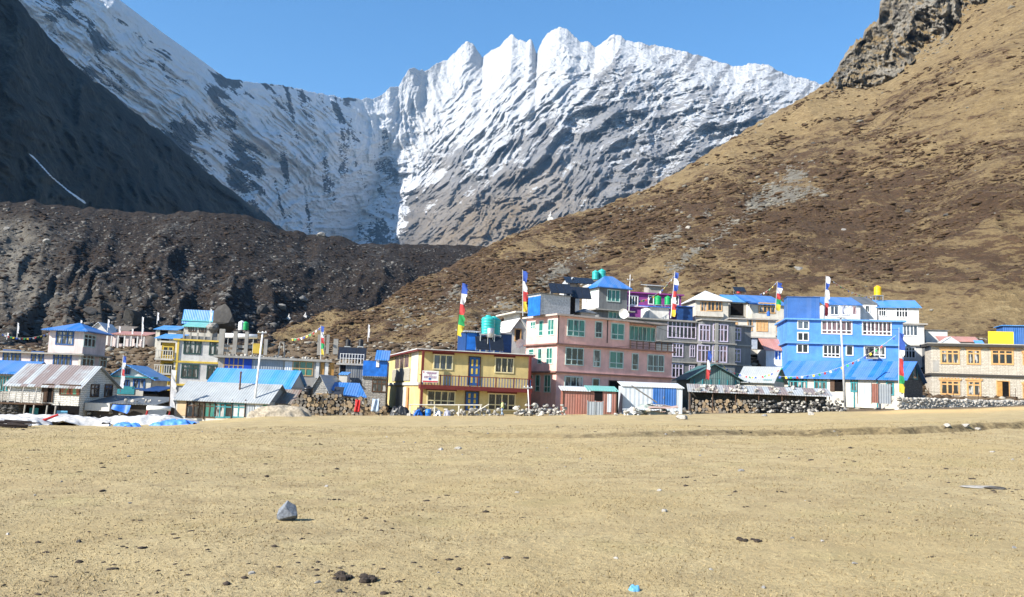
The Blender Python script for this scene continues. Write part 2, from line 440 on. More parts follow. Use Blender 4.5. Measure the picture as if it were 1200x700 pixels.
# --- rubble moraine behind the left of the village
def moraine_material():
    t = NT('moraine_rubble')
    c = t.coord()
    n0 = t.noise(c, 0.035, 4, 0.6); n1 = t.noise(c, 0.16, 7, 0.75); n2 = t.noise(c, 0.9, 5, 0.7)
    vo = t.new('ShaderNodeTexVoronoi'); vo.inputs['Scale'].default_value = 0.33; t.lk(c, vo.inputs['Vector'])
    scrub = t.ramp(n2, [(0.3, (0.009, 0.007, 0.005)), (0.55, (0.026, 0.018, 0.013)), (0.75, (0.07, 0.047, 0.031))])
    stone = t.ramp(n2, [(0.3, (0.026, 0.024, 0.022)), (0.7, (0.105, 0.099, 0.092))])
    f = t.ramp(t.math('ADD', t.math('MULTIPLY', n1, .8), t.math('MULTIPLY', n0, .35)), [(0.60, 0), (0.70, 1)])
    col = t.mix(f, scrub, stone)
    a = t.attr('bare')
    col = t.mix(t.math('MULTIPLY', a.outputs['Fac'], t.ramp(n1, [(.35, .5), (.6, 1)])), col, t.mix(n1, (0.09, 0.08, 0.065), (0.22, 0.20, 0.165)))
    h = t.math('ADD', t.math('MULTIPLY', vo.outputs['Distance'], -0.7), t.math('ADD', n1, t.math('MULTIPLY', n2, .5)))
    return t.done(col, 0.95, t.bump(h, 1.0, 2.0))
MOR_E = table([(-500, 190), (-200, 225), (0, 238), (40, 236), (90, 240), (130, 247), (180, 248), (230, 250), (290, 252), (315, 260), (335, 270), (360, 277),
               (380, 275), (410, 281), (450, 285), (500, 286), (540, 288), (575, 291), (620, 315), (680, 350)])
def moraine():
    us = np.linspace(upx(-500), upx(680), 560); ts = np.linspace(0, 1, 240)
    Rt = utab([(-500, 360), (0, 390), (250, 410), (450, 480), (570, 540), (680, 560)])
    Rb = utab([(-500, 132), (0, 140), (250, 152), (400, 190), (570, 280), (680, 300)])
    def disp(U, T, X, D, Z):
        XR = U * 330; wx = fbm(XR / 50, D / 120, 3, 440) * 15
        A = XR + wx + 0.06 * D
        A2 = XR - 0.09 * D + wx * .6
        gul = ridged(A / 75 + .3, D / 400, 2, 411) * 9 + ridged(A2 / 22, D / 260, 4, 421) * 7
        hum = fbm(X / 11, D / 11, 4, 431) * 1.1 + ridged(X / 3.6, D / 3.6, 3, 437) * .7
        top = np.clip((1 - T) / 0.3, 0.2, 1); foot = smooth(0, .15, T)
        return 0 * T, ((gul - 8) * top + hum * np.clip(top, .5, 1)) * foot
    def attrs(U, T, P):
        v = P.copy(); v[..., 2] -= CAMH
        ff = v @ _f; px = CX + F * (v @ _r) / ff; py = CY - F * (v @ _u) / ff
        b = np.exp(-((px - 15) / 40) ** 2) * smooth(245, 275, py) * (1 - smooth(330, 360, py)) + 0.6 * np.exp(-((px - 60) / 90) ** 2) * smooth(325, 350, py)
        return {'bare': np.clip(b, 0, 1)}
    def zb(U, rb): return gz(U * rb, rb) - 1.0
    def skyj(U): return fbm(U * 28, U * 0 + 2.5, 5, 97) * 0.006
    def shape(T, U): return 0.25 * T + 0.75 * T ** 1.5
    return polar_face('moraine', moraine_material(), us, ts, Rb, Rt, zb, MOR_E, shape, disp, skyj, 6, attrs)

# --- grassy hillside on the right
def hill_material():
    t = NT('hillside_scrub')
    c = t.coord(); cs = t.coord((1, 0.55, 2.2))
    n0 = t.noise(c, 0.018, 5, 0.6, 0.4); n1 = t.noise(cs, 0.12, 7, 0.74, 0.5); n2 = t.noise(cs, 0.5, 6, 0.75); n3 = t.noise(c, 3.0, 3, 0.7)
    grass = t.ramp(n2, [(0.25, (0.115, 0.076, 0.038)), (0.5, (0.235, 0.168, 0.083)), (0.75, (0.43, 0.335, 0.18))])
    scrub = t.ramp(n2, [(0.3, (0.032, 0.019, 0.011)), (0.55, (0.085, 0.05, 0.027)), (0.75, (0.17, 0.105, 0.06))])
    a = t.attr('cov'); sep = t.new('ShaderNodeSeparateColor'); t.lk(a.outputs['Color'], sep.inputs[0])
    f = t.math('ADD', t.math('MULTIPLY', n1, 0.85), t.math('ADD', t.math('MULTIPLY', n0, 0.35), t.math('MULTIPLY', t.math('SUBTRACT', sep.outputs[0], 0.5), 0.22)))
    f = t.math('ADD', f, t.math('MULTIPLY', t.math('SUBTRACT', n2, .5), .9))
    col = t.mix(t.ramp(f, [(0.57, 0), (0.67, 1)]), grass, scrub)
    stone = t.ramp(n2, [(0.3, (0.09, 0.083, 0.07)), (0.7, (0.25, 0.23, 0.19))])
    k = t.math('ADD', sep.outputs[1], t.math('MULTIPLY', t.math('SUBTRACT', n2, .5), 2.4))
    col = t.mix(t.ramp(k, [(0.5, 0), (0.62, 1)]), col, stone)
    sp = t.noise(c, 1.1, 5, 0.75)
    col = t.mix(t.ramp(sp, [(0.67, 0), (0.72, 0.8)]), col, stone)
    h = t.math('ADD', n2, t.math('MULTIPLY', n3, .3))
    return t.done(col, 0.95, t.bump(h, 1.0, 1.7))
HILL_E = table([(300, 405), (345, 398), (390, 386), (430, 367), (480, 338), (525, 313), (570, 290), (610, 273), (650, 257), (700, 243), (760, 222), (810, 192), (860, 160), (920, 126), (975, 96),
                (1020, 84), (1046, 66), (1080, 38), (1112, 14), (1130, -6), (1200, -60), (1400, -250), (1800, -520)])
HRT = utab([(300, 230), (400, 260), (570, 360), (760, 430), (975, 500), (1200, 480), (1800, 380)])
HRB = utab([(300, 195), (400, 190), (520, 172), (700, 146), (1200, 136), (1800, 120)])
def hill_cov(P):
    v = P.copy(); v[..., 2] -= CAMH
    ff = v @ _f; px = CX + F * (v @ _r) / ff; py = CY - F * (v @ _u) / ff
    scr = 0.5 + 0.0 * px
    scr = scr + 0.5 * np.exp(-(((px - 1000) / 240) ** 2 + ((py - (255 + 0.0 * px)) / 60) ** 2))
    scr = scr - 0.55 * np.exp(-(((px - 1120) / 160) ** 2 + ((py - 360) / 30) ** 2)) - 0.45 * np.exp(-(((py - (95 + (975 - px) * .48 + 25)) / 22) ** 2)) * smooth(640, 800, px)
    scr = scr + 0.5 * np.exp(-(((px - 560) / 140) ** 2 + ((py - 330) / 35) ** 2)) + 0.35 * np.exp(-(((px - 740) / 120) ** 2 + ((py - 260) / 25) ** 2))
    scr = scr - 0.25 * smooth(1050, 1200, px) * (1 - smooth(100, 200, py))
    # scree: patch on the shoulder and the streak running down to the village
    def seg(x0, y0, x1, y1, w):
        dx, dy = x1 - x0, y1 - y0; L = dx * dx + dy * dy
        tt = np.clip(((px - x0) * dx + (py - y0) * dy) / L, 0, 1)
        return np.exp(-(((px - x0 - tt * dx) ** 2 + (py - y0 - tt * dy) ** 2) / w ** 2))
    j = fbm(px / 30, py / 16, 4, 505) * 0.5
    sc = 0.75 * seg(890, 235, 935, 205, 15) + 0.6 * seg(900, 232, 960, 225, 9) + 0.5 * seg(880, 245, 780, 320, 10) + 0.5 * seg(760, 290, 830, 250, 7) + 0.42 * seg(660, 318, 560, 375, 16) + 0.4 * seg(540, 340, 470, 380, 14)
    sc = sc + 0.4 * seg(1000, 85, 1110, 50, 9) + 0.33 * seg(720, 250, 790, 245, 6) + 0.3 * seg(700, 290, 640, 330, 9)
    return np.stack([np.clip(scr, 0, 1), np.clip(sc + j * (sc > .12), 0, 1), 0 * px], -1), px, py
def hill_disp(U, T, X, D, Z):
    wx = fbm(X / 80, D / 80, 3, 540) * 30
    A = X * 0.8 - D * 0.45 + wx
    h = fbm(X / 70, D / 70, 3, 511) * 7 + ridged(A / 42, (X + D) / 150, 3, 521) * 5.0 + fbm(X / 9, D / 9, 4, 531) * 1.5 + ridged(X / 3, D / 3, 2, 537) * .45
    return 0 * T, h * np.clip((1 - T) / 0.1, 0.15, 1) * smooth(0, .06, T)
def hillside():
    us = np.linspace(upx(300), upx(1800), 620); ts = np.linspace(0, 1, 300)
    def zb(U, rb): return gz(U * rb, rb) - 1.5
    def skyj(U): return fbm(U * 120, U * 0 + 4.5, 4, 107) * 0.004
    return polar_face('hillside', hill_material(), us, ts, HRB, HRT, zb, HILL_E, lambda T, U: 0.7 * T + 0.3 * T ** 1.5, hill_disp, skyj, 6, lambda U, T, P: {'cov': hill_cov(P)[0]})
def cliff_material():
    t = NT('cliff_rock')
    c = t.coord()
    n1 = t.noise(t.coord((1, 1, .45)), 0.09, 8, 0.72, 0.4); n2 = t.noise(c, 0.6, 5, 0.7)
    col = t.ramp(t.mix(.4, n1, n2), [(0.34, (0.045, 0.04, 0.034)), (0.45, (0.19, 0.172, 0.145)), (0.66, (0.40, 0.37, 0.315))])
    g = t.noise(c, 0.05, 4)
    geo = t.new('ShaderNodeNewGeometry'); sx = t.new('ShaderNodeSeparateXYZ'); t.lk(geo.outputs['Normal'], sx.inputs[0])
    gr = t.math('MULTIPLY', t.ramp(sx.outputs[2], [(.45, 0), (.7, 1)]), t.ramp(g, [(.4, 0), (.55, 1)]))
    col = t.mix(gr, col, (0.24, 0.17, 0.08))
    return t.done(col, 0.9, t.bump(t.math('ADD', n1, t.math('MULTIPLY', n2, .4)), 1, 4))
def cliff():
    us = np.linspace(upx(968, 90), upx(1330, -50), 420); ts = np.linspace(0, 1, 220)
    et = table([(966, 100), (973, 91), (980, 82), (986, 70), (992, 62), (1000, 55), (1003, 48), (1010, 44), (1016, 33), (1024, 28), (1030, 22), (1031, 2), (1038, -8), (1060, -40), (1120, -75), (1200, -130), (1330, -240)])
    Rt = utab([(968, 512), (1060, 560), (1330, 590)]); Rb = utab([(968, 492), (1040, 470), (1330, 440)])
    def zb(U, rb): return CAMH + (HILL_E(U) - 0.028) * rb
    def disp(U, T, X, D, Z):
        PX = U * 1000; PY = (Z - CAMH) / D * 1000
        wx = fbm(PX * .03, PY * .03, 3, 640) * 9
        A = PX + wx + 0.3 * PY
        r = ridged(A / 52, PY / 80, 4, 611) * 34 + ridged(A / 20, PY / 44, 5, 621, .6) * 16 + ridged(A / 6, PY / 9, 3, 627) * 4 + np.round(fbm(PX / 9, PY / 6, 3, 631) * 5) * 1.2
        wgt = np.clip((1 - T) / 0.1, 0.15, 1)
        return -(r - 6) * wgt, np.zeros_like(T)
    def skyj(U): return fbm(U * 260, U * 0 + 6.5, 4, 117) * 0.007
    return polar_face('cliff', cliff_material(), us, ts, Rb, Rt, zb, et, lambda T, U: T ** 0.8, disp, skyj, 5, flat=True)

build_ground()
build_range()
build_spur()
MOR, MOR_P = moraine()
HILL, HILL_P = hillside()
cliff()

# ------------------------------------------------------------------ the air between here and the peaks
def haze():
    x0, x1, y0, y1, z0, z1 = -6000, 6000, -120, 9500, -420, 3400
    V = [(x, y, z) for x in (x0, x1) for y in (y0, y1) for z in (z0, z1)]
    Fc = [(0, 1, 3, 2), (4, 6, 7, 5), (0, 4, 5, 1), (2, 3, 7, 6), (0, 2, 6, 4), (1, 5, 7, 3)]
    m = bpy.data.materials.new('thin_air'); m.use_nodes = True
    n = m.node_tree.nodes; n.remove(n['Principled BSDF'])
    v = n.new('ShaderNodeVolumePrincipled')
    v.inputs['Color'].default_value = (0.28, 0.58, 1.0, 1)
    v.inputs['Density'].default_value = HAZE
    v.inputs['Anisotropy'].default_value = 0.1
    m.node_tree.links.new(v.outputs[0], n['Material Output'].inputs['Volume'])
    o = mesh_obj('haze', V, Fc, m, smooth_=False, kind='stuff')
    return o
HAZE = 3.2e-5
haze()

# ================================================================== builders
ZP = (0, 0, 1.0)
Z1, Z2, Z3, Z4 = (0, 350, 4.373), (170, 350, 4.375), (320, 340, 4.117), (430, 320, 3.89)
Z5, Z6, Z7, Z8 = (590, 310, 3.686), (730, 310, 3.686), (880, 310, 3.686), (1020, 330, 4.117)
def zp(Z, x, y): return Z[0] + x / Z[2], Z[1] + y / Z[2]

class MB:
    def __init__(s): s.v = []; s.f = []; s.mi = []; s.cur = 0
    def face(s, *idx): s.f.append(idx); s.mi.append(s.cur)
    def poly(s, pts):
        n = len(s.v); s.v += [tuple(p) for p in pts]; s.face(*range(n, n + len(pts)))
    def hexa(s, p):
        "p: four bottom corners, four top corners, both counter-clockwise from above"
        n = len(s.v); s.v += [tuple(q) for q in p]
        for q in ((3, 2, 1, 0), (4, 5, 6, 7), (0, 1, 5, 4), (1, 2, 6, 5), (2, 3, 7, 6), (3, 0, 4, 7)): s.face(*[n + i for i in q])
    def box(s, x0, x1, y0, y1, z0, z1):
        if x1 < x0: x0, x1 = x1, x0
        if y1 < y0: y0, y1 = y1, y0
        if z1 < z0: z0, z1 = z1, z0
        s.hexa([(x0, y0, z0), (x1, y0, z0), (x1, y1, z0), (x0, y1, z0), (x0, y0, z1), (x1, y0, z1), (x1, y1, z1), (x0, y1, z1)])
    def slab(s, q, th):
        "a sheet q (four corners, counter-clockwise from above) given thickness th downwards"
        s.hexa([(a[0], a[1], a[2] - th) for a in q] + list(q))
    def tri_prism(s, a, b, c, d):
        "triangle a, b, c pushed along vector d"
        A, B, Cc = [Vector(p) for p in (a, b, c)]; d = Vector(d); n = len(s.v)
        s.v += [tuple(p) for p in (A, B, Cc, A + d, B + d, Cc + d)]
        for q in ((2, 1, 0), (3, 4, 5), (0, 1, 4, 3), (1, 2, 5, 4), (2, 0, 3, 5)): s.face(*[n + i for i in q])
    def tube(s, p, q, r, r2=None, k=8, caps=True):
        p, q = Vector(p), Vector(q); r2 = r if r2 is None else r2
        d = (q - p).normalized(); a = d.orthogonal().normalized(); b = d.cross(a); n = len(s.v)
        for c, rr in ((p, r), (q, r2)):
            for i in range(k):
                t = 2 * math.pi * i / k; s.v.append(tuple(c + a * rr * math.cos(t) + b * rr * math.sin(t)))
        for i in range(k):
            j = (i + 1) % k; s.face(n + i, n + j, n + k + j, n + k + i)
        if caps: s.face(*range(n + k - 1, n - 1, -1)); s.face(*range(n + k, n + 2 * k))
    def lathe(s, prof, k=16, c=(0, 0, 0)):
        n = len(s.v)
        for r, z in prof:
            for i in range(k):
                t = 2 * math.pi * i / k; s.v.append((c[0] + r * math.cos(t), c[1] + r * math.sin(t), c[2] + z))
        for m in range(len(prof) - 1):
            for i in range(k):
                j = (i + 1) % k; a = n + m * k; s.face(a + i, a + j, a + k + j, a + k + i)
        s.face(*range(n + k - 1, n - 1, -1)); e = n + (len(prof) - 1) * k; s.face(*range(e, e + k))
    def build(s, name, mat, parent=None, smooth_=False, bevel=0):
        me = bpy.data.meshes.new(name); me.from_pydata(s.v, [], s.f)
        for m in (mat if isinstance(mat, (list, tuple)) else [mat]): me.materials.append(m)
        if any(s.mi): me.polygons.foreach_set('material_index', s.mi)
        if smooth_: me.polygons.foreach_set('use_smooth', [True] * len(s.f))
        me.update()
        o = bpy.data.objects.new(name, me); COL.objects.link(o)
        if parent is not None: o.parent = parent
        if bevel:
            bv = o.modifiers.new('edge', 'BEVEL'); bv.width = bevel; bv.segments = 2
        return o
def tag(o, label=None, cat=None, group=None, kind=None):
    for k, v in (('label', label), ('category', cat), ('group', group), ('kind', kind)):
        if v: o[k] = v
    return o
def thing(name, label, cat, loc, yaw=0, group=None):
    o = bpy.data.objects.new(name, None); COL.objects.link(o)
    o.location = loc; o.rotation_euler = (0, 0, yaw); o.empty_display_size = 0.3
    return tag(o, label, cat, group)
def dup(o, loc, yaw=None, label=None, rot=None, scale=None):
    c = o.copy(); COL.objects.link(c); c.location = loc
    if yaw is not None: c.rotation_euler = (0, 0, yaw)
    if rot is not None: c.rotation_euler = rot
    if scale is not None: c.scale = scale
    if label: c['label'] = label
    for ch in o.children:
        d = ch.copy(); COL.objects.link(d); d.parent = c
        for g in ch.children:
            e = g.copy(); COL.objects.link(e); e.parent = d
    return c

# ------------------------------------------------------------------ surface library
def paint(name, c, rough=0.85, wear=0.35, stain=(0.25, 0.2, 0.15), sc=1.0, streak=0.85):
    if name in MATS: return MATS[name]
    t = NT(name); o = t.coord()
    n1 = t.noise(o, 0.55 * sc, 5, 0.65); n2 = t.noise(t.coord((2.2, 2.2, 0.22)), 1.3 * sc, 4, 0.65); n3 = t.noise(o, 9, 4, 0.7)
    d = tuple(x * 0.64 for x in c); l = tuple(min(1, x * 1.06) for x in c)
    col = t.mix(t.ramp(n1, [(0.3, 0), (0.7, 1)]), d, l)
    col = t.mix(t.math('MULTIPLY', t.ramp(n2, [(0.45, 0), (0.72, 1)]), wear * streak), col, stain)
    col = t.mix(t.math('MULTIPLY', t.ramp(n3, [(0.6, 0), (0.7, 1)]), wear), col, tuple(0.5 * a + 0.5 * b for a, b in zip(c, stain)))
    MATS[name] = t.done(col, rough, t.bump(n3, 0.35, 0.015)); return MATS[name]
def masonry(name, c1, c2, mortar, sx=2.2, sz=5.5):
    "rough coursed stone"
    if name in MATS: return MATS[name]
    t = NT(name)
    b = t.new('ShaderNodeTexBrick'); b.offset = 0.5; b.squash = 0.7
    cc = t.new('ShaderNodeTexCoord'); sep = t.new('ShaderNodeSeparateXYZ'); t.lk(cc.outputs['Object'], sep.inputs[0])
    cm = t.new('ShaderNodeCombineXYZ'); t.lk(t.math('ADD', sep.outputs[0], sep.outputs[1]), cm.inputs[0]); t.lk(sep.outputs[2], cm.inputs[1])
    wob = t.noise(cc.outputs['Object'], 2.5, 3)
    v = t.new('ShaderNodeVectorMath', operation='ADD'); t.lk(cm.outputs[0], v.inputs[0])
    wv = t.new('ShaderNodeCombineXYZ'); t.lk(t.math('MULTIPLY', wob, .3), wv.inputs[0]); t.lk(t.math('MULTIPLY', wob, .25), wv.inputs[1]); t.lk(wv.outputs[0], v.inputs[1])
    t.lk(v.outputs[0], b.inputs['Vector'])
    for k, val in (('Color1', c1), ('Color2', c2), ('Mortar', mortar)): b.inputs[k].default_value = (*val, 1)
    for k, val in (('Scale', 1.0), ('Mortar Size', 0.022), ('Brick Width', 1 / sx), ('Row Height', 1 / sz), ('Bias', 0.0)): b.inputs[k].default_value = val
    n = t.noise(cc.outputs['Object'], 1.1, 6, 0.7)
    col = t.mix(t.ramp(n, [(0.3, 0.0), (0.75, 0.65)]), b.outputs['Color'], tuple(x * 0.55 for x in c1))
    h = t.math('ADD', t.math('MULTIPLY', b.outputs['Fac'], -1.0), t.math('MULTIPLY', n, .5))
    MATS[name] = t.done(col, 0.9, t.bump(h, 0.8, 0.03)); return MATS[name]
def sheet(name, c, axis='X', pitch=0.26, rust=0.0, rough=0.5, fade=0.5, rustc=(0.16, 0.06, 0.03), panels=True):
    "corrugated metal: real ridges in the normal, faded and rusty patches sheet by sheet"
    if name in MATS: return MATS[name]
    t = NT(name); cc = t.new('ShaderNodeTexCoord')
    w_ = t.new('ShaderNodeTexWave', wave_type='BANDS', bands_direction=axis, wave_profile='SIN')
    w_.inputs['Scale'].default_value = 0.314 / pitch; t.lk(cc.outputs['Object'], w_.inputs['Vector'])
    n1 = t.noise(cc.outputs['Object'], 0.6, 5, 0.65); n2 = t.noise(cc.outputs['Object'], 4, 4, 0.7)
    sn = t.new('ShaderNodeVectorMath', operation='SNAP'); t.lk(cc.outputs['Object'], sn.inputs[0])
    sn.inputs[1].default_value = {'X': (0.62, 50, 50), 'Y': (50, 0.62, 50)}[axis]
    wn = t.new('ShaderNodeTexWhiteNoise', noise_dimensions='3D'); t.lk(sn.outputs[0], wn.inputs['Vector'])
    d = tuple(x * 0.72 for x in c); l = tuple(min(1, x * 1.15 + 0.02) for x in c)
    col = t.mix(t.math('MULTIPLY', t.ramp(n1, [(0.3, 0), (0.7, 1)]), 0.8), d, l)
    col = t.mix(t.math('MULTIPLY', wn.outputs['Value'], fade), col, tuple(0.6 * x + 0.16 for x in c))
    col = t.mix(t.ramp(n2, [(0.66, 0), (0.76, 0.5)]), col, (0.18, 0.15, 0.12))
    if rust:
        r_ = t.math('ADD', t.math('MULTIPLY', wn.outputs['Value'], 0.55), t.math('MULTIPLY', n1, 0.6))
        col = t.mix(t.ramp(r_, [(0.78 - 0.3 * rust, 0), (0.95 - 0.3 * rust, 0.62)]), col, t.mix(n2, tuple(x * 0.6 for x in rustc), rustc))
    nn = t.bump(w_.outputs['Fac'], 0.9, 0.03); nn = t.bump(n2, 0.25, 0.02, nn)
    t.b.inputs['Specular IOR Level'].default_value = 0.4
    MATS[name] = t.done(col, rough, nn); return MATS[name]
def plain(name, c, rough=0.6, metal=0.0, var=0.25, sc=3.0, spec=0.3):
    if name in MATS: return MATS[name]
    t = NT(name); n = t.noise(t.coord(), sc, 5, 0.65)
    col = t.mix(t.ramp(n, [(0.3, 0), (0.7, 1)]), tuple(x * (1 - var) for x in c), tuple(min(1, x * (1 + var * .5)) for x in c))
    t.b.inputs['Specular IOR Level'].default_value = spec
    MATS[name] = t.done(col, rough, t.bump(n, 0.2, 0.01), metal); return MATS[name]
def glass(name, c1, c2, th=0.5):
    if name in MATS: return MATS[name]
    t = NT(name); n = t.noise(t.coord((1.6, 1.6, 0.25)), 1.7, 3, 0.6)
    col = t.mix(t.ramp(n, [(th - 0.02, 0), (th + 0.04, 1)]), c1, c2)
    t.b.inputs['Specular IOR Level'].default_value = 0.5
    n2 = t.noise(t.coord(), 1.5, 2)
    MATS[name] = t.done(col, 0.12, t.bump(n2, 0.15, 0.02)); return MATS[name]
G_DARK = glass('dark_window_glass', (0.012, 0.014, 0.017), (0.05, 0.055, 0.06), 0.6)
G_TEAL = glass('teal_curtain_glass', (0.02, 0.03, 0.03), (0.03, 0.17, 0.14), 0.42)
G_PALE = glass('pale_curtain_glass', (0.03, 0.035, 0.04), (0.38, 0.37, 0.35), 0.56)
G_DIM = glass('dim_curtain_glass', (0.014, 0.015, 0.018), (0.20, 0.19, 0.17), 0.6); G_BLUE = glass('blue_grey_glass', (0.03, 0.04, 0.055), (0.09, 0.11, 0.14), 0.5)  # blue panes: a blue-grey tone mixed into the colour by noise
G_RED = glass('red_curtain_glass', (0.03, 0.025, 0.03), (0.16, 0.10, 0.11), 0.48)
WHITE = paint('white_paint', (0.63, 0.62, 0.60), wear=0.3)
CREAM = paint('cream_white_plaster', (0.60, 0.565, 0.49), wear=0.35)
MINT = plain('mint_frame_paint', (0.47, 0.58, 0.54)); WFRAME = plain('white_frame_paint', (0.74, 0.73, 0.72), var=0.12)
LILAC = plain('lilac_frame_paint', (0.56, 0.50, 0.62), var=0.12)
GREENF = plain('dark_green_frame', (0.022, 0.055, 0.05)); BLUEF = plain('blue_frame_paint', (0.022, 0.085, 0.25)); TEALF = plain('teal_frame_paint', (0.03, 0.22, 0.25))
ORANGEF = plain('ochre_wood_frame', (0.56, 0.32, 0.13)); WOODF = plain('raw_wood_frame', (0.42, 0.28, 0.13)); BROWN = plain('dark_brown_wood', (0.075, 0.04, 0.022))
YFRAME = plain('cream_frame_paint', (0.66, 0.57, 0.33), var=0.15)
MAROON = plain('maroon_paint', (0.13, 0.02, 0.016)); BLACKP = plain('black_plastic', (0.02, 0.021, 0.024), 0.35)
CONC = paint('bare_concrete', (0.36, 0.345, 0.315), wear=0.6); CONCD = paint('grey_render', (0.17, 0.175, 0.18), wear=0.5, stain=(0.3, 0.3, 0.29))
STEEL = plain('galvanised_steel', (0.42, 0.43, 0.44), 0.4, 0.6); GREYP = plain('grey_pole_paint', (0.50, 0.50, 0.50), 0.5, 0.2)
B_ROOF = sheet('blue_roof_sheet', (0.010, 0.145, 0.47)); B_ROOFL = sheet('light_blue_roof_sheet', (0.035, 0.235, 0.58)); B_ROOFD = sheet('deep_blue_roof_sheet', (0.02, 0.105, 0.34))
B_WALL = sheet('blue_wall_sheet', (0.008, 0.105, 0.37), fade=0.25); TIN = sheet('weathered_tin_sheet', (0.31, 0.33, 0.34), fade=0.5); TINW = sheet('white_tin_sheet', (0.60, 0.63, 0.66), fade=0.4)
TINR = sheet('rusty_tin_sheet', (0.36, 0.38, 0.39), rust=0.75, fade=0.5); RUST = sheet('red_rusted_sheet', (0.30, 0.10, 0.065), rust=0.5, fade=0.45)
R_ROOF = sheet('faded_red_roof_sheet', (0.42, 0.17, 0.13)); TURQ = sheet('turquoise_sheet', (0.13, 0.44, 0.40)); TEALW = sheet('dark_teal_sheet', (0.03, 0.10, 0.10))
DARKS = sheet('dark_grey_sheet', (0.07, 0.08, 0.09)); GREYS = sheet('grey_panel_sheet', (0.27, 0.30, 0.33), fade=0.4)
CONTW = sheet('pale_blue_panel_sheet', (0.52, 0.57, 0.62), pitch=0.45, fade=0.35); TURQW = paint('turquoise_wall_paint', (0.16, 0.53, 0.56))
TARPB = plain('blue_tarpaulin', (0.015, 0.13, 0.50), 0.45, var=0.4, sc=1.5); TARPD = plain('dark_blue_tarpaulin', (0.012, 0.05, 0.17), 0.5, var=0.4); TARPW = plain('white_tarpaulin', (0.70, 0.71, 0.73), 0.5, var=0.18, sc=1.2)
YELLOW = paint('butter_yellow_plaster', (0.62, 0.485, 0.21), wear=0.25); YTRIM = paint('bright_yellow_paint', (0.68, 0.48, 0.08), wear=0.2)
PINK = paint('salmon_pink_plaster', (0.80, 0.475, 0.42), wear=0.2); PALEPINK = paint('pale_pink_plaster', (0.74, 0.62, 0.60), wear=0.3)
BLUEP = paint('cornflower_blue_plaster', (0.095, 0.285, 0.76), wear=0.12); PURPLE = paint('purple_paint', (0.26, 0.05, 0.24), wear=0.2)
STONEW = masonry('pale_coursed_stone', (0.52, 0.465, 0.38), (0.62, 0.565, 0.475), (0.30, 0.265, 0.215)); STONEG = masonry('grey_field_stone', (0.30, 0.29, 0.27), (0.46, 0.44, 0.40), (0.16, 0.15, 0.14))
STONED = masonry('dark_field_stone', (0.10, 0.095, 0.088), (0.19, 0.18, 0.165), (0.045, 0.04, 0.038)); WHITEST = masonry('whitewashed_stone', (0.74, 0.71, 0.65), (0.80, 0.77, 0.71), (0.34, 0.32, 0.28))
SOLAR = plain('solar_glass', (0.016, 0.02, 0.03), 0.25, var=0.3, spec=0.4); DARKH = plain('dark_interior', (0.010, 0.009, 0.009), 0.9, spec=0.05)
BARK = plain('log_bark', (0.095, 0.065, 0.045), 0.95, var=0.5, sc=9); ENDS = plain('log_cut_end', (0.30, 0.22, 0.135), 0.9, var=0.5, sc=9); ENDG = plain('log_weathered_end', (0.20, 0.175, 0.145), 0.9, var=0.4, sc=9)
ROCKM = []
for i, c in enumerate([(0.22, 0.21, 0.195), (0.33, 0.31, 0.28), (0.06, 0.056, 0.052), (0.44, 0.41, 0.365)]):
    ROCKM.append(plain(['grey_stone', 'pale_stone', 'dark_stone', 'white_stone'][i], c, 0.9, var=0.45, sc=6))
FLAGC = [plain('blue_flag_cloth', (0.035, 0.085, 0.36), 0.8), plain('white_flag_cloth', (0.60, 0.60, 0.63), 0.8, var=0.1), plain('red_flag_cloth', (0.46, 0.05, 0.05), 0.8),
         plain('green_flag_cloth', (0.03, 0.30, 0.10), 0.8), plain('yellow_flag_cloth', (0.60, 0.46, 0.05), 0.8)]

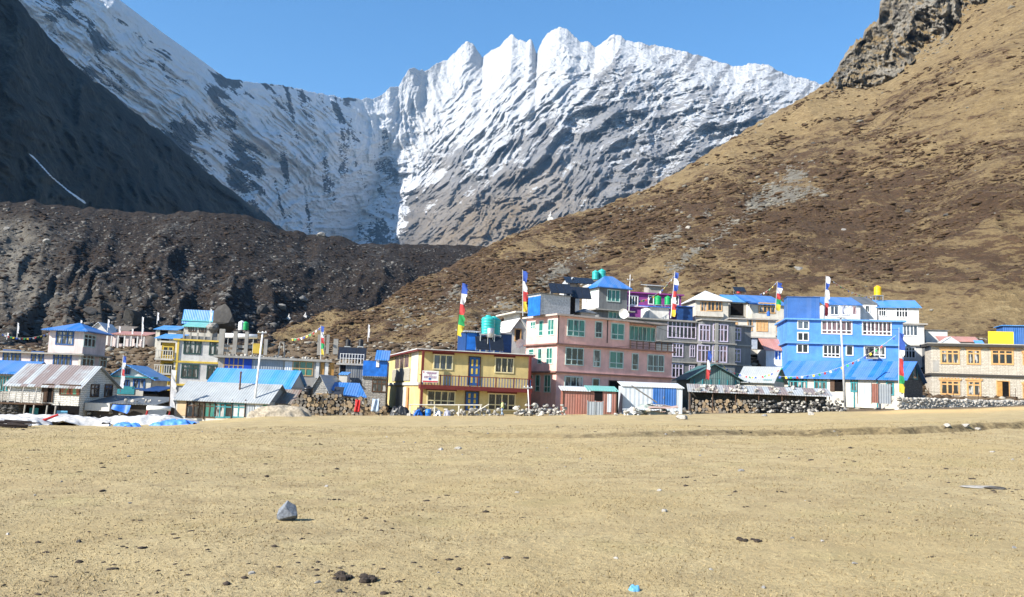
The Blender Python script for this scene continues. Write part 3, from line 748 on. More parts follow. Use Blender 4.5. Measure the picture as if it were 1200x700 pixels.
# ------------------------------------------------------------------ buildings
WPICK = random.Random(17)
class Bld:
    """corner: zoom pixel and D of a top corner of the front; other: the other end of the front's top edge;
    depth: metres, or a zoom pixel on the top edge of the side face"""
    def __init__(s, Z, name, label, corner, other, yaw, depth, D, base=None, side='left', group=None, cat='building'):
        s.Z = Z; s.yaw = math.radians(yaw)
        s.ex = Vector((math.cos(s.yaw), math.sin(s.yaw), 0)); s.ey = Vector((-math.sin(s.yaw), math.cos(s.yaw), 0))
        P = at(*zp(Z, *corner), D); Q = s._hit(other, P, s.ey)
        s.W = abs((Q - P).dot(s.ex))
        L = P if (Q - P).dot(s.ex) > 0 else P + s.ex * (Q - P).dot(s.ex)
        zb = float(gz(L.x, L.y)) - 0.25 if base is None else base
        s.o = Vector((L.x, L.y, zb)); s.H = P.z - zb
        if hasattr(depth, '__len__'):
            p0 = s.o if side == 'left' else s.o + s.ex * s.W
            R_ = s._hit(depth, p0, s.ex); s.D = max(1.0, (R_ - p0).dot(s.ey))
        else: s.D = depth
        s.root = thing(name, label, cat, s.o, s.yaw, group)
    def _hit(s, q, P, n):
        d = Vector(ray(*zp(s.Z, *q))); o = Vector((0, 0, CAMH))
        return o + d * ((P - o).dot(n) / d.dot(n))
    def cast(s, face, x, y, n=0.0):
        if face == 'front': h = s._hit((x, y), s.o - s.ey * n, s.ey); return (h - s.o).dot(s.ex), h.z - s.o.z
        p0 = s.o - s.ex * n if face == 'left' else s.o + s.ex * (s.W + n)
        h = s._hit((x, y), p0, s.ex); return (h - s.o).dot(s.ey), h.z - s.o.z
    def rect(s, face, x0, y0, x1, y1, n=0.0):
        xm, ym = (x0 + x1) / 2, (y0 + y1) / 2
        a, b = s.cast(face, x0, ym, n)[0], s.cast(face, x1, ym, n)[0]
        c, d = s.cast(face, xm, y1, n)[1], s.cast(face, xm, y0, n)[1]
        return min(a, b), max(a, b), c, d
    def fbox(s, mb, face, s0, s1, n0, n1, z0, z1):
        if face == 'front': mb.box(s0, s1, -n1, -n0, z0, z1)
        elif face == 'left': mb.box(-n1, -n0, s0, s1, z0, z1)
        else: mb.box(s.W + n0, s.W + n1, s0, s1, z0, z1)
    def z(s, x, y, face='front'): return s.cast(face, x, y)[1]
    def x(s, x, y, n=0.0): return s.cast('front', x, y, n)[0]
    def world(s, p): return s.o + s.ex * p[0] + s.ey * p[1] + Vector((0, 0, p[2]))
    def wall(s, mat, x0=0, x1=None, y0=0, y1=None, z0=0, z1=None, name='wall'):
        mb = MB(); mb.box(x0, s.W if x1 is None else x1, y0, s.D if y1 is None else y1, z0, s.H if z1 is None else z1)
        return mb.build(name, mat, s.root)
    def band(s, z, th, out, mat, name='floor_slab', x0=0, x1=None, y0=0, y1=None):
        mb = MB(); mb.box(x0 - out, (s.W if x1 is None else x1) + out, y0 - out, (s.D if y1 is None else y1) + out, z - th, z)
        return mb.build(name, mat, s.root)
    def box(s, name, mat, face, r, n0, n1, parent=None):
        s0, s1, z0, z1 = s.rect(face, *r, n=0)
        mb = MB(); s.fbox(mb, face, s0, s1, n0, n1, z0, z1); return mb.build(name, mat, parent or s.root)
    def win(s, face, r, cols=2, frame=None, gl=None, rows=1, fw=0.09, base=0.0, sill=None, head=None, split=None, name='window'):
        if gl is None or gl is G_DARK: gl = WPICK.choice([G_DARK, G_DARK, G_DIM, G_DIM, G_BLUE, G_PALE])
        s0, s1, z0, z1 = s.rect(face, *r, n=base); w_, h_ = s1 - s0, z1 - z0
        fw = min(fw, w_ / (3.2 * cols), h_ / 6)
        mb = MB(); n0, n1 = base - 0.03, base + 0.07
        s.fbox(mb, face, s0 - fw, s0, n0, n1, z0 - fw, z1 + fw); s.fbox(mb, face, s1, s1 + fw, n0, n1, z0 - fw, z1 + fw)
        s.fbox(mb, face, s0, s1, n0, n1, z0 - fw, z0); s.fbox(mb, face, s0, s1, n0, n1, z1, z1 + fw)
        for k in range(1, cols):
            c = s0 + w_ * k / cols; s.fbox(mb, face, c - fw * .45, c + fw * .45, n0, n1 - .012, z0, z1)
        if rows == 2:
            zz = z0 + h_ * (split or 0.68); e = s0
            for k in range(cols):
                a = s0 + w_ * k / cols + (fw * .45 if k else 0); b = s0 + w_ * (k + 1) / cols - (fw * .45 if k < cols - 1 else 0)
                s.fbox(mb, face, a, b, n0, n1 - .015, zz - fw * .4, zz + fw * .4)
        f = mb.build(name, frame or WFRAME, s.root)
        pm = MB(); s.fbox(pm, face, s0, s1, base - 0.02, base + 0.018, z0, z1); pm.build('pane', gl or G_DARK, f)
        if sill:
            sb = MB(); s.fbox(sb, face, s0 - fw * 1.6, s1 + fw * 1.6, base - .02, base + 0.14, z0 - fw - .09, z0 - fw - .002); sb.build('sill', sill, f)
        if head:
            sb = MB(); s.fbox(sb, face, s0 - fw * 1.8, s1 + fw * 1.8, base - .02, base + 0.13, z1 + fw + .002, z1 + fw + .24)
            k = max(3, int(w_ / 0.28))
            for i in range(k):
                a = s0 - fw + (w_ + 2 * fw) * (i + .5) / k; s.fbox(sb, face, a - .05, a + .05, base, base + 0.2, z1 + fw + .245, z1 + fw + .34)
            sb.build('carved_lintel', head, f)
        return f
    def door(s, face, r, mat, frame=None, base=0.0, panels=None):
        s0, s1, z0, z1 = s.rect(face, *r, n=base); mb = MB(); fw = 0.1
        s.fbox(mb, face, s0 - fw, s0, base - .02, base + .09, z0, z1 + fw); s.fbox(mb, face, s1, s1 + fw, base - .02, base + .09, z0, z1 + fw); s.fbox(mb, face, s0, s1, base - .02, base + .09, z1, z1 + fw)
        f = mb.build('door', frame or BROWN, s.root)
        d = MB(); s.fbox(d, face, s0, s1, base - .02, base + .04, z0, z1)
        d.build('door_leaf', mat, f)
        if panels:
            pb = MB()
            for i in range(2):
                for a, b in ((.08, .3), (.4, .6), (.68, .92)):
                    c = s0 + (s1 - s0) * (.28 + .44 * i); hw = (s1 - s0) * .085
                    s.fbox(pb, face, c - hw, c + hw, base + .042, base + .06, z0 + (z1 - z0) * a, z0 + (z1 - z0) * b)
            pb.build('panel_pattern', panels, f)
        return f
    def gable(s, mat, ze, zr, axis='x', x0=0, x1=None, y0=0, y1=None, over=0.4, th=0.08, wallm=None, ridge=0.5, name='roof'):
        x1 = s.W if x1 is None else x1; y1 = s.D if y1 is None else y1; mb = MB(); g = MB(); g2 = MB()
        if axis == 'x':
            ym = y0 + (y1 - y0) * ridge; k1 = (zr - ze) / (ym - y0); k2 = (zr - ze) / (y1 - ym); a, b = x0 - over, x1 + over
            mb.slab([(a, y0 - over, ze - k1 * over), (b, y0 - over, ze - k1 * over), (b, ym - .004, zr), (a, ym - .004, zr)], th)
            mb.slab([(a, ym + .004, zr), (b, ym + .004, zr), (b, y1 + over, ze - k2 * over), (a, y1 + over, ze - k2 * over)], th)
            g.tri_prism((x0, y0, ze - th), (x0, y1, ze - th), (x0, ym, zr - th - .02), (0.15, 0, 0)); g2.tri_prism((x1, y1, ze - th), (x1, y0, ze - th), (x1, ym, zr - th - .02), (-0.15, 0, 0))
        else:
            xm = x0 + (x1 - x0) * ridge; k1 = (zr - ze) / (xm - x0); k2 = (zr - ze) / (x1 - xm); a, b = y0 - over, y1 + over
            mb.slab([(x0 - over, a, ze - k1 * over), (xm - .004, a, zr), (xm - .004, b, zr), (x0 - over, b, ze - k1 * over)], th)
            mb.slab([(xm + .004, a, zr), (x1 + over, a, ze - k2 * over), (x1 + over, b, ze - k2 * over), (xm + .004, b, zr)], th)
            g.tri_prism((x1, y0, ze - th), (x0, y0, ze - th), (xm, y0, zr - th - .02), (0, 0.15, 0)); g2.tri_prism((x0, y1, ze - th), (x1, y1, ze - th), (xm, y1, zr - th - .02), (0, -0.15, 0))
        r = mb.build(name, mat, s.root)
        if wallm: g.build('gable_wall', wallm, s.root); g2.build('gable_wall', wallm, s.root)
        return r
    def hip(s, mat, ze, zr, x0=0, x1=None, y0=0, y1=None, over=0.5, inset=None, th=0.1):
        x1 = s.W if x1 is None else x1; y1 = s.D if y1 is None else y1
        a, b, c, d = x0 - over, x1 + over, y0 - over, y1 + over; ym = (c + d) / 2
        i = min((d - c) / 2, (b - a) / 2 - .05) if inset is None else inset
        R0, R1 = (a + i, ym, zr), (b - i, ym, zr); mb = MB()
        mb.poly([(a, c, ze), (b, c, ze), R1, R0]); mb.poly([(b, d, ze), (a, d, ze), R0, R1]); mb.poly([(a, d, ze), (a, c, ze), R0]); mb.poly([(b, c, ze), (b, d, ze), R1])
        mb.box(a, b, c, d, ze - th, ze - .004)
        return mb.build('roof', mat, s.root)
    def lean(s, mat, zf, zk, x0=0, x1=None, y0=0, y1=None, over=0.3, th=0.08, name='roof'):
        x1 = s.W if x1 is None else x1; y1 = s.D if y1 is None else y1; k = (zk - zf) / (y1 - y0); mb = MB()
        mb.slab([(x0 - over, y0 - over, zf - k * over), (x1 + over, y0 - over, zf - k * over), (x1 + over, y1 + over, zk + k * over), (x0 - over, y1 + over, zk + k * over)], th)
        return mb.build(name, mat, s.root)
    def rail(s, x0, x1, n, z0, h, mat, posts=6, baluster=None, name='railing', yend=None):
        mb = MB(); y = -n
        mb.box(x0, x1, y - .035, y + .035, z0 + h - .08, z0 + h)
        for i in range(posts + 1):
            c = x0 + (x1 - x0) * i / posts; mb.box(c - .045, c + .045, y - .04, y + .04, z0, z0 + h + .04)
        if yend is not None:
            for xx in (x0, x1): mb.box(xx - .03, xx + .03, y + .04, yend, z0 + h - .075, z0 + h - .005)
        o = mb.build(name, mat, s.root)
        b = MB(); k = int((x1 - x0) / 0.3)
        if baluster:
            for i in range(k):
                c = x0 + (x1 - x0) * (i + .5) / k; b.box(c - .03, c + .03, y - .02, y + .02, z0, z0 + h - .082)
            b.build('baluster', baluster, o)
        else:
            for q in (.3, .6): b.box(x0, x1, y - .02, y + .02, z0 + h * q - .02, z0 + h * q + .02)
            b.build('crossbar', mat, o)
        return o

# ------------------------------------------------------------------ small furniture of the village
def water_tank(D, px, ytop, ybot, mat, label, stand=None):
    a, b = at(px, ybot, D), at(px, ytop, D); h = b.z - a.z; r = h * 0.36
    t = thing('water_tank', label, 'water tank', (a.x, a.y, a.z), 0, 'rooftop water tanks')
    prof = [(r * .96, 0), (r, h * .03)]
    for k in range(5): z0 = h * (.06 + .145 * k); prof += [(r, z0), (r * .955, z0 + h * .03), (r * .955, z0 + h * .055), (r, z0 + h * .085)]
    prof += [(r, h * .8), (r * .8, h * .88), (r * .42, h * .93)]
    m = MB(); m.lathe(prof, 20); m.build('barrel', mat, t, True)
    m = MB(); m.lathe([(r * .38, h * .925), (r * .40, h * .93), (r * .40, h * .99), (r * .3, h)], 16); m.build('lid', mat, t, True)
    if stand is not None:
        m = MB(); g = stand
        m.box(-r * 1.15, r * 1.15, -r * 1.15, r * 1.15, -0.1, -0.005)
        m.build('stand_deck', STEEL, t)
        for sx in (-1, 1):
            for sy in (-1, 1):
                q = MB(); q.box(sx * r - .05, sx * r + .05, sy * r - .05, sy * r + .05, g - a.z, -.102); q.build('stand_leg', STEEL, t)
    return t
def solar_panel(D, px, py, w_, h_, yaw, tilt, label, foot=0.25):
    p = at(px, py, D); t = thing('solar_array', label, 'solar panel', p, math.radians(yaw), 'solar panels on the roofs')
    c, s_ = math.cos(math.radians(tilt)), math.sin(math.radians(tilt)); q = lambda x, u, n: (x, u * c - n * s_ * -1 * 0 - n * s_, foot + u * s_ + n * c)
    m = MB(); m.hexa([q(-w_ / 2, 0, -.04), q(w_ / 2, 0, -.04), q(w_ / 2, h_, -.04), q(-w_ / 2, h_, -.04), q(-w_ / 2, 0, 0), q(w_ / 2, 0, 0), q(w_ / 2, h_, 0), q(-w_ / 2, h_, 0)]); m.build('frame', BLACKP, t)
    k = max(1, round(w_ / 1.0))
    for i in range(k):
        a, b = -w_ / 2 + w_ * i / k + .04, -w_ / 2 + w_ * (i + 1) / k - .04; m = MB()
        m.hexa([q(a, .04, .002), q(b, .04, .002), q(b, h_ - .04, .002), q(a, h_ - .04, .002), q(a, .04, .012), q(b, .04, .012), q(b, h_ - .04, .012), q(a, h_ - .04, .012)]); m.build('cell_panel', SOLAR, t)
    for sx in (-1, 1):
        m = MB(); e = q(sx * w_ * .4, h_ * .85, -.05); m.tube((e[0], e[1], 0), e, .03, k=6); e = q(sx * w_ * .4, .1, -.05); m.tube((e[0], e[1], 0), e, .03, k=6); m.build('leg', STEEL, t)
    return t
def dish(D, px, py, r, label, az=-20):
    p = at(px, py, D); t = thing('satellite_dish', label, 'satellite dish', (p.x, p.y, p.z - r * 1.3), math.radians(az))
    m = MB(); k = 16; R_ = 5
    for i in range(R_ + 1):
        rr = r * i / R_
        for j in range(k):
            a = 2 * math.pi * j / k; m.v.append((rr * math.cos(a), -(rr / r) ** 2 * r * .35 - .15 + .25 * rr * math.sin(a) * -1, r * 1.3 + rr * math.sin(a)))
    for i in range(R_):
        for j in range(k): m.face(i * k + j, i * k + (j + 1) % k, (i + 1) * k + (j + 1) % k, (i + 1) * k + j)
    m.build('reflector', WFRAME, t, True)
    m = MB(); m.tube((0, 0, 0), (0, 0, r * 1.25), .035); m.tube((0, 0, r * 1.25), (0, -.13, r * 1.3), .03); m.build('mast', STEEL, t)
    m = MB(); m.tube((0, -.2, r * .5), (0, -r * .9, r * 1.05), .02); m.lathe([(.05, 0), (.06, .12)], 8, (0, -r * .92, r * 1.0)); m.build('receiver_arm', STEEL, t)
    return t
def prayer_flag(D, px, ybase, px2, ytop, w_, span, label, order=(0, 1, 2, 3, 4), zfoot=None, lean=1.0, pm=None, wild=0.3):
    """a tall pole with a narrow cloth of coloured panels down its side; span = fractions of the pole where the cloth begins and ends"""
    a, b = at(px, ybase, D), at(px2, ytop, D)
    z0 = a.z if zfoot is None else zfoot
    t = thing('prayer_flag_pole', label, 'prayer flag', (a.x, a.y, z0), 0, 'tall prayer flag poles')
    T = Vector((b.x - a.x, 0, b.z - z0)); m = MB(); m.tube((0, 0, 0), T, .05, .025, 8); m.build('pole', pm or GREYP, t)
    w_ *= .6; n = len(order); f0, f1 = span; rs = random.Random(int(px))
    ph = rs.random() * 6
    for i, c in enumerate(order):
        m = MB(); nu, nv = 6, 7; s0 = f0 + (f1 - f0) * i / n; s1 = f0 + (f1 - f0) * (i + 1) / n
        for jv in range(nv + 1):
            ss = s0 + (s1 - s0) * jv / nv
            for ju in range(nu + 1):
                u = ju / nu; fold = (math.sin(ss * 22 + u * 3.0 + ph) + .6 * math.sin(ss * 51 + u * 5 + 2 * ph)) * wild * 1.5 * u
                m.v.append((T.x * ss + .05 + w_ * u * (1 - .45 * abs(fold)) * (1 + .18 * math.sin(ss * 13 + ph)), w_ * .55 * fold - .02, T.z * ss - w_ * .22 * u - .1 * fold * u))
        for jv in range(nv):
            for ju in range(nu): k = jv * (nu + 1) + ju; m.face(k, k + 1, k + nu + 2, k + nu + 1)
        m.build('flag_panel', FLAGC[c] if isinstance(c, int) else c, t, True)
    return t
def flag_string(A, B, sag, n, label, size=0.28):
    t = thing('prayer_flag_string', label, 'prayer flags', A, 0, 'strings of small prayer flags'); V = B - A
    pt = lambda k: V * k - Vector((0, 0, sag * 4 * k * (1 - k)))
    m = MB()
    for i in range(12): m.tube(pt(i / 12), pt((i + 1) / 12), .012, k=4, caps=False)
    m.build('string', WFRAME, t); rs = random.Random(n)
    for i in range(n):
        k = (i + .5) / n; p = pt(k); d = (pt(k + .01) - pt(k - .01)).normalized() * size * .4; dn = Vector((rs.uniform(-.12, .12), rs.uniform(-.12, .12), -size * .85))
        m = MB(); m.poly([p - d, p + d, p + d + dn, p - d + dn]); m.build('flag', FLAGC[i % 5], t)
    return t
def cable(A, B, sag, label, r=0.018):
    m = MB(); V = B - A; pt = lambda k: A + V * k - Vector((0, 0, sag * 4 * k * (1 - k)))
    for i in range(16): m.tube(pt(i / 16) - A, pt((i + 1) / 16) - A, r, k=5, caps=False)
    o = m.build('overhead_cable', BLACKP); o.location = A
    return tag(o, label, 'cable', 'overhead cables')
def pole(D, px, ybase, px2, ytop, r, label, mat=None, cross=None, zfoot=None):
    a, b = at(px, ybase, D), at(px2, ytop, D)
    if zfoot is None: zfoot = float(gz(a.x, a.y)) - .1
    t = thing('utility_pole', label, 'pole', (a.x, a.y, zfoot))
    T = Vector((b.x - a.x, 0, b.z - zfoot)); m = MB(); m.tube((0, 0, 0), T, r, r * .72, 12); m.build('shaft', mat or GREYP, t, True)
    for f in cross or ():
        q = T * f; m = MB(); m.box(q.x - .45, q.x + .45, -r - .09, -r - .01, q.z - .04, q.z + .04); m.build('crossarm', STEEL, t)
        for sx in (-.35, .35):
            m = MB(); m.lathe([(.03, 0), (.05, .05), (.03, .12)], 8, (q.x + sx, -r - .05, q.z + .042)); m.build('insulator', WFRAME, t)
    return t
import bmesh
def blob_set(pts, sizes, seed, flat, lumps):
    "many small rough lumps as one mesh"
    rg = np.random.default_rng(seed); n = len(pts)
    bm = bmesh.new(); bmesh.ops.create_icosphere(bm, subdivisions=lumps, radius=.5); bv = np.array([v.co[:] for v in bm.verts]); bf = np.array([[v.index for v in f.verts] for f in bm.faces]); bm.free()
    J = 1 + rg.normal(0, .22, (n, len(bv), 1)); sc = sizes[:, None, None] * np.stack([rg.uniform(.7, 1.4, n), rg.uniform(.7, 1.4, n), rg.uniform(.55, 1.0, n) * flat], -1)[:, None, :]
    V = bv[None] * J * sc; a = rg.uniform(0, 6.3, n); ca, sa = np.cos(a)[:, None], np.sin(a)[:, None]
    V = np.stack([V[..., 0] * ca - V[..., 1] * sa, V[..., 0] * sa + V[..., 1] * ca, V[..., 2]], -1) + pts[:, None, :]
    Fc = bf[None] + (np.arange(n) * len(bv))[:, None, None]
    return V.reshape(-1, 3), Fc.reshape(-1, 3)
def rock_mesh(seed, sub=2):
    "a broken angular stone about one metre across, sitting on z = 0"
    import bmesh
    bm = bmesh.new(); bmesh.ops.create_icosphere(bm, subdivisions=sub, radius=0.5); rs = random.Random(seed)
    pl = []
    for _ in range(9):
        d = Vector((rs.gauss(0, 1), rs.gauss(0, 1), rs.gauss(0, .8))).normalized(); pl.append((d, rs.uniform(.20, .40)))
    for v in bm.verts:
        for d, h in pl:
            k = v.co.dot(d)
            if k > h: v.co -= d * (k - h) * .92
        v.co += Vector((rs.gauss(0, .012), rs.gauss(0, .012), rs.gauss(0, .012))); v.co.z *= .85
    z = min(v.co.z for v in bm.verts)
    for v in bm.verts: v.co.z -= z * .75
    me = bpy.data.meshes.new('stone'); bm.to_mesh(me); bm.free(); return me
RUB_MIN = .38
ROCK_ME = [rock_mesh(k) for k in range(7)]
RM = {}
RUB = []
def stone(x, y, z, size, label, k=None, mi=None, name='stone', group=None, cat='stone', flat=1.0, rz=None):
    if name == 'rubble_stone' and size < RUB_MIN: RUB.append((x, y, z + size * .2, size)); return None
    k = random.randrange(7) if k is None else k; mi = random.randrange(4) if mi is None else mi
    if (k, mi) not in RM:
        me = ROCK_ME[k].copy(); me.materials.clear(); me.materials.append(ROCKM[mi]); RM[(k, mi)] = me
    o = bpy.data.objects.new(name, RM[(k, mi)]); COL.objects.link(o); o.location = (x, y, z)
    o.rotation_euler = (0, 0, random.uniform(0, 6.3) if rz is None else rz); f = (random.uniform(.8, 1.2), random.uniform(.8, 1.2), random.uniform(.7, 1.05) * flat)
    o.scale = [size * q for q in f]
    return tag(o, label, cat, group)

# ================================================================== the village
WIN = random.Random(3)
# ---- yellow lodge, centre of the front row
b = Bld(Z4, 'lodge', 'two-storey butter yellow lodge with a dark red balcony across its front and a white sign', (250, 350), (738, 374), 16, (99, 347), 73)
YB = b
m = MB(); m.box(0, b.W, 0, b.D, 0, b.H - .16); b.wall(YELLOW, z1=b.H - .16)
b.band(b.H, .15, .55, MAROON, 'roof_edge'); b.band(b.H + .09, .085, .6, WHITE, 'roof')
zf = b.z(480, 518)
m = MB(); m.box(-.15, b.W + .15, -1.15, -.005, zf - .42, zf); b_slab = m.build('balcony_floor', MAROON, b.root)
xr = b.W + .1
r = b.rail(-.1, xr, 1.08, zf + .01, 1.0, MAROON, 6, BLUEF, 'balcony_railing', yend=-.01)
for xx in (.02, b.W - .1):
    m = MB(); m.box(xx - .11, xx + .11, -1.2, -.98, 0, zf - .43); m.box(xx - .11, xx + .11, -1.0, -.8, zf + .012, b.H - .16); m.build('post', MAROON, b.root)
for q in ((307, 377, 387, 437), (587, 390, 665, 452)): b.win('front', q, 3, YFRAME, G_DARK, 1, .12, head=MAROON)
for q in ((278, 542, 398, 600), (556, 555, 672, 622)): b.win('front', q, 4, YFRAME, G_DARK, 2, .12, head=MAROON, split=.3)
for q in ((465, 385, 513, 512), (450, 543, 506, 628)): b.door('front', q, BLUEF, BROWN, panels=YTRIM)
b.win('left', (130, 378, 193, 434), 3, YFRAME, G_RED, 1, .12, head=MAROON)
s0, s1, z0, z1 = b.rect('left', 118, 438, 198, 492); m = MB(); b.fbox(m, 'left', s0, s1, 0, .1, z0, z1); m.build('carved_panel', plain('weathered_lattice', (0.36, 0.33, 0.27), var=.5, sc=8), b.root)
s0, s1, z0, z1 = b.rect('left', 99, 500, 240, 512); m = MB(); b.fbox(m, 'left', 0, b.D, .01, .18, z0, z1); m.build('ledge', CREAM, b.root)
for q in ((135, 520, 180, 620), (205, 350, 236, 500)): b.box('pilaster', CREAM, 'left', q, .01, .09)
b.box('downpipe', plain('orange_pipe', (.6, .27, .12)), 'left', (186, 520, 192, 620), .1, .18)
# sign on the balcony: white board, a red strip, rows of print too small to read and a round emblem
s0, s1, z0, z1 = b.rect('front', 252, 446, 326, 500, 1.2)
sg = thing('signboard', 'white painted signboard with red and blue print on the balcony corner of the yellow lodge', 'sign', b.world((s0, -1.2, z0)), b.yaw)
m = MB(); m.box(0, s1 - s0, -.05, 0.0, 0, z1 - z0); m.build('board', WFRAME, sg)
w_, h_ = s1 - s0, z1 - z0
m = MB(); m.box(.06, w_ - .06, -.06, -.052, .04, .17); m.build('red_strip', plain('sign_red', (.55, .03, .05)), sg)
m = MB()
for a, c, z in ((.25, .92, .84), (.30, .85, .76), (.42, .60, .64), (.12, .88, .50), (.12, .36, .40), (.55, .86, .40)):
    x = a * w_
    while x < c * w_ - .05:
        e = x + WIN.uniform(.05, .14); m.box(x, min(e, c * w_), -.058, -.052, z * h_ - .035, z * h_ + .035); x = e + .035
m.build('lettering', plain('sign_print', (.22, .05, .18)), sg)
m = MB(); m.lathe([(.13, 0), (.13, .012)], 20); o = m.build('emblem', plain('sign_blue', (.05, .12, .35)), sg); o.rotation_euler = (math.pi / 2, 0, 0); o.location = (w_ * .47, -.051, h_ * .32)
m = MB(); m.box(.07, .16, -.06, -.052, h_ * .8, h_ * .93); m.build('corner_mark', plain('sign_red', (.55, .03, .05)), sg)
ZR = b.o.z + b.H + .1
# what stands on its roof
t = Bld(Z4, 'rooftop_shed', 'dark blue tarpaulin-clad shed on the roof of the yellow lodge', (452, 268), (661, 285), 16, 4.0, 77.5, base=ZR)
t.wall(TARPD); t.lean(TINR, t.H + .05, t.H + .45, over=.25); t.box('tarp_panel', TARPB, 'front', (455, 275, 500, 350), .01, .04)
water_tank(76.2, 571.5, 369.5, 392, plain('teal_plastic', (0.03, 0.38, 0.36), .4), 'tall teal water tank on the yellow lodge roof', stand=ZR)
water_tank(77.5, 578.5, 371, 393, plain('teal_plastic', (0.03, 0.38, 0.36), .4), 'second teal tank, half hidden behind the tall teal one', stand=ZR)
for px, py, l in ((566, 411, 'left solar heater panel in front of the blue rooftop shed'), (583, 412, 'right solar heater panel in front of the blue rooftop shed')): solar_panel(75.2, px, py, 1.45, 1.6, 16, 62, l, .1)
a = at(574.5, 396, 75.6); t = thing('hot_water_cylinder', 'pale metal hot water cylinder above the solar panels of the yellow lodge', 'boiler', (a.x, a.y, a.z)); m = MB(); m.lathe([(.3, 0), (.36, .05), (.36, .95), (.3, 1.0)], 18); m.build('shell', STEEL, t, True)
for sx in (-.25, .25):
    m = MB(); m.tube((sx, 0, .02), (sx, 0, ZR - a.z), .03); m.build('leg', STEEL, t)
prayer_flag(75, 533, 411, 541.5, 331, 1.05, (.03 + .2, .99), 'tallest prayer flag, blue white red green yellow, on the yellow lodge roof', (4, 3, 2, 1, 0), zfoot=ZR, pm=BROWN)
# fence rail and clutter in front of the lodge
f0, f1 = at(479, 474.5, 69), at(565, 475, 70)
fr = thing('rail_fence', 'pale timber rail on posts in front of the yellow lodge', 'fence', (f0.x, f0.y, float(gz(f0.x, f0.y))))
L = (f1 - f0); m = MB(); hz = f0.z - fr.location.z; m.tube((0, 0, hz), (L.x, L.y, hz + L.z), .06); m.build('rail', CREAM, fr)
for k in (0.02, .35, .68, .98):
    m = MB(); p = L * k; m.box(p.x - .06, p.x + .06, p.y - .06, p.y + .06, -.1, hz + L.z * k - .062); m.build('post', CREAM, fr)
a, c = at(556, 484, 69.5), at(573, 474, 69.8)
tag(MB().build('x', CREAM) if 0 else (lambda mm: (mm.tube(a, c, .05), mm.build('leaning_pole', CREAM))[1])(MB()), 'short pale pole leaning at the right end of the rail fence', 'pole')

# ---- salmon pink hotel
b = Bld(Z5, 'hotel', 'three-storey salmon pink hotel with mint green window frames', (237, 213), (730, 270), 29, (101, 238), 79)
PB = b; x3 = b.x(690, 300); x2 = b.x(543, 300); zA, zB = b.z(237, 340), b.z(237, 462)
b.wall(PINK, z1=zB - .12); m = MB(); m.box(0, b.W, 0, b.D, zB - .119, zA - .12); m.build('wall', PINK, b.root)
m = MB(); m.box(0, x2, 0, b.D, zA - .119, b.H - .2); m.box(x2 + .003, x3, 1.3, b.D, zA - .119, b.H - .2); m.build('wall', PINK, b.root)
b.band(zB, .16, .32, plain('faded_ledge', (.22, .12, .10)), 'ledge'); b.band(zA, .16, .35, plain('faded_ledge', (.22, .12, .10)), 'ledge')
b.band(b.H, .2, .4, paint('pale_roof_slab', (.50, .42, .38)), 'roof', x1=x3)
FR = MINT
for q, c in (((278, 242, 348, 308), 3), ((398, 250, 423, 314), 1), ((467, 258, 518, 322), 2)): b.win('front', q, c, FR, WIN.choice([G_TEAL, G_DARK]), 2, .11, split=.3)
b.win('front', (545, 272, 652, 328), 6, FR, G_TEAL, 1, .1, base=-1.3)
for q, c in (((270, 364, 342, 432), 3), ((391, 373, 415, 440), 1), ((460, 380, 514, 446), 2), ((557, 388, 579, 453), 1), ((624, 394, 690, 460), 3)): b.win('front', q, c, FR, G_TEAL if c == 2 else G_DARK, 2, .11, split=.3)
for q, c in (((266, 488, 338, 525), 3), ((386, 496, 411, 524), 1)): b.win('front', q, c, FR, G_DARK, 1, .11)
b.door('front', (456, 505, 512, 640), DARKH, BROWN)
for q, c in (((119, 250, 138, 274), 2), ((156, 246, 171, 306), 1), ((195, 240, 218, 303), 2), ((112, 368, 131, 388), 1), ((151, 366, 165, 426), 1), ((188, 363, 211, 426), 2), ((111, 480, 125, 512), 1), ((141, 480, 157, 546), 1), ((179, 480, 203, 550), 2)):
    b.win('left', q, c, FR, G_TEAL, 2, .1, split=.3)
b.rail(x2, b.W, .3, zA + .01, .9, BROWN, 7, name='balcony_railing')
b.box('downpipe', BLACKP, 'front', (234, 215, 238, 340), .01, .07); b.box('downpipe', BLACKP, 'front', (447, 240, 450, 340), .01, .06)
ZR = b.o.z + b.H + .01
t = Bld(Z5, 'rooftop_shed', 'rooftop shed with a blue tarpaulin side and a silvery grey front on the pink hotel', (161, 126), (290, 136), 29, (108, 143), 80, base=ZR)
t.wall(plain('crinkled_foil_sheet', (.42, .43, .45), .5, .2, var=.5, sc=5)); t.band(t.H + .08, .07, .15, DARKS, 'roof'); t.box('tarp_side', TARPB, 'left', (108, 140, 160, 222), .01, .05); t.box('dark_end', DARKH, 'front', (291, 140, 318, 212), -3.0, -.4)
solar_panel(83, 658.5, 347, 2.6, 2.2, 10, 38, 'dark solar panel left of the blue-roofed grey house', .3); solar_panel(84, 679, 353, 2.9, 2.5, 5, 40, 'larger dark solar panel leaning below the blue-roofed grey house', .3)
t = Bld(Z5, 'rooftop_hut', 'tiny grey hut with a peaked roof on the pink hotel roof', (335, 205), (395, 208), 25, 1.6, 82.5, base=ZR); t.wall(CONC); t.hip(DARKS, t.H, t.H + .5, over=.2)
dish(81.5, 731.5, 368, .55, 'white satellite dish on the roof of the pink hotel'); dish(84, 608, 403, .55, 'white satellite dish on the low wall left of the pink hotel', 25)
prayer_flag(83, 613.5, 352, 612.5, 316, .9, (.1, .97), 'prayer flag with a yellow foot above the blue tarpaulin shed of the pink hotel', (4, 2, 1, 0), zfoot=ZR)
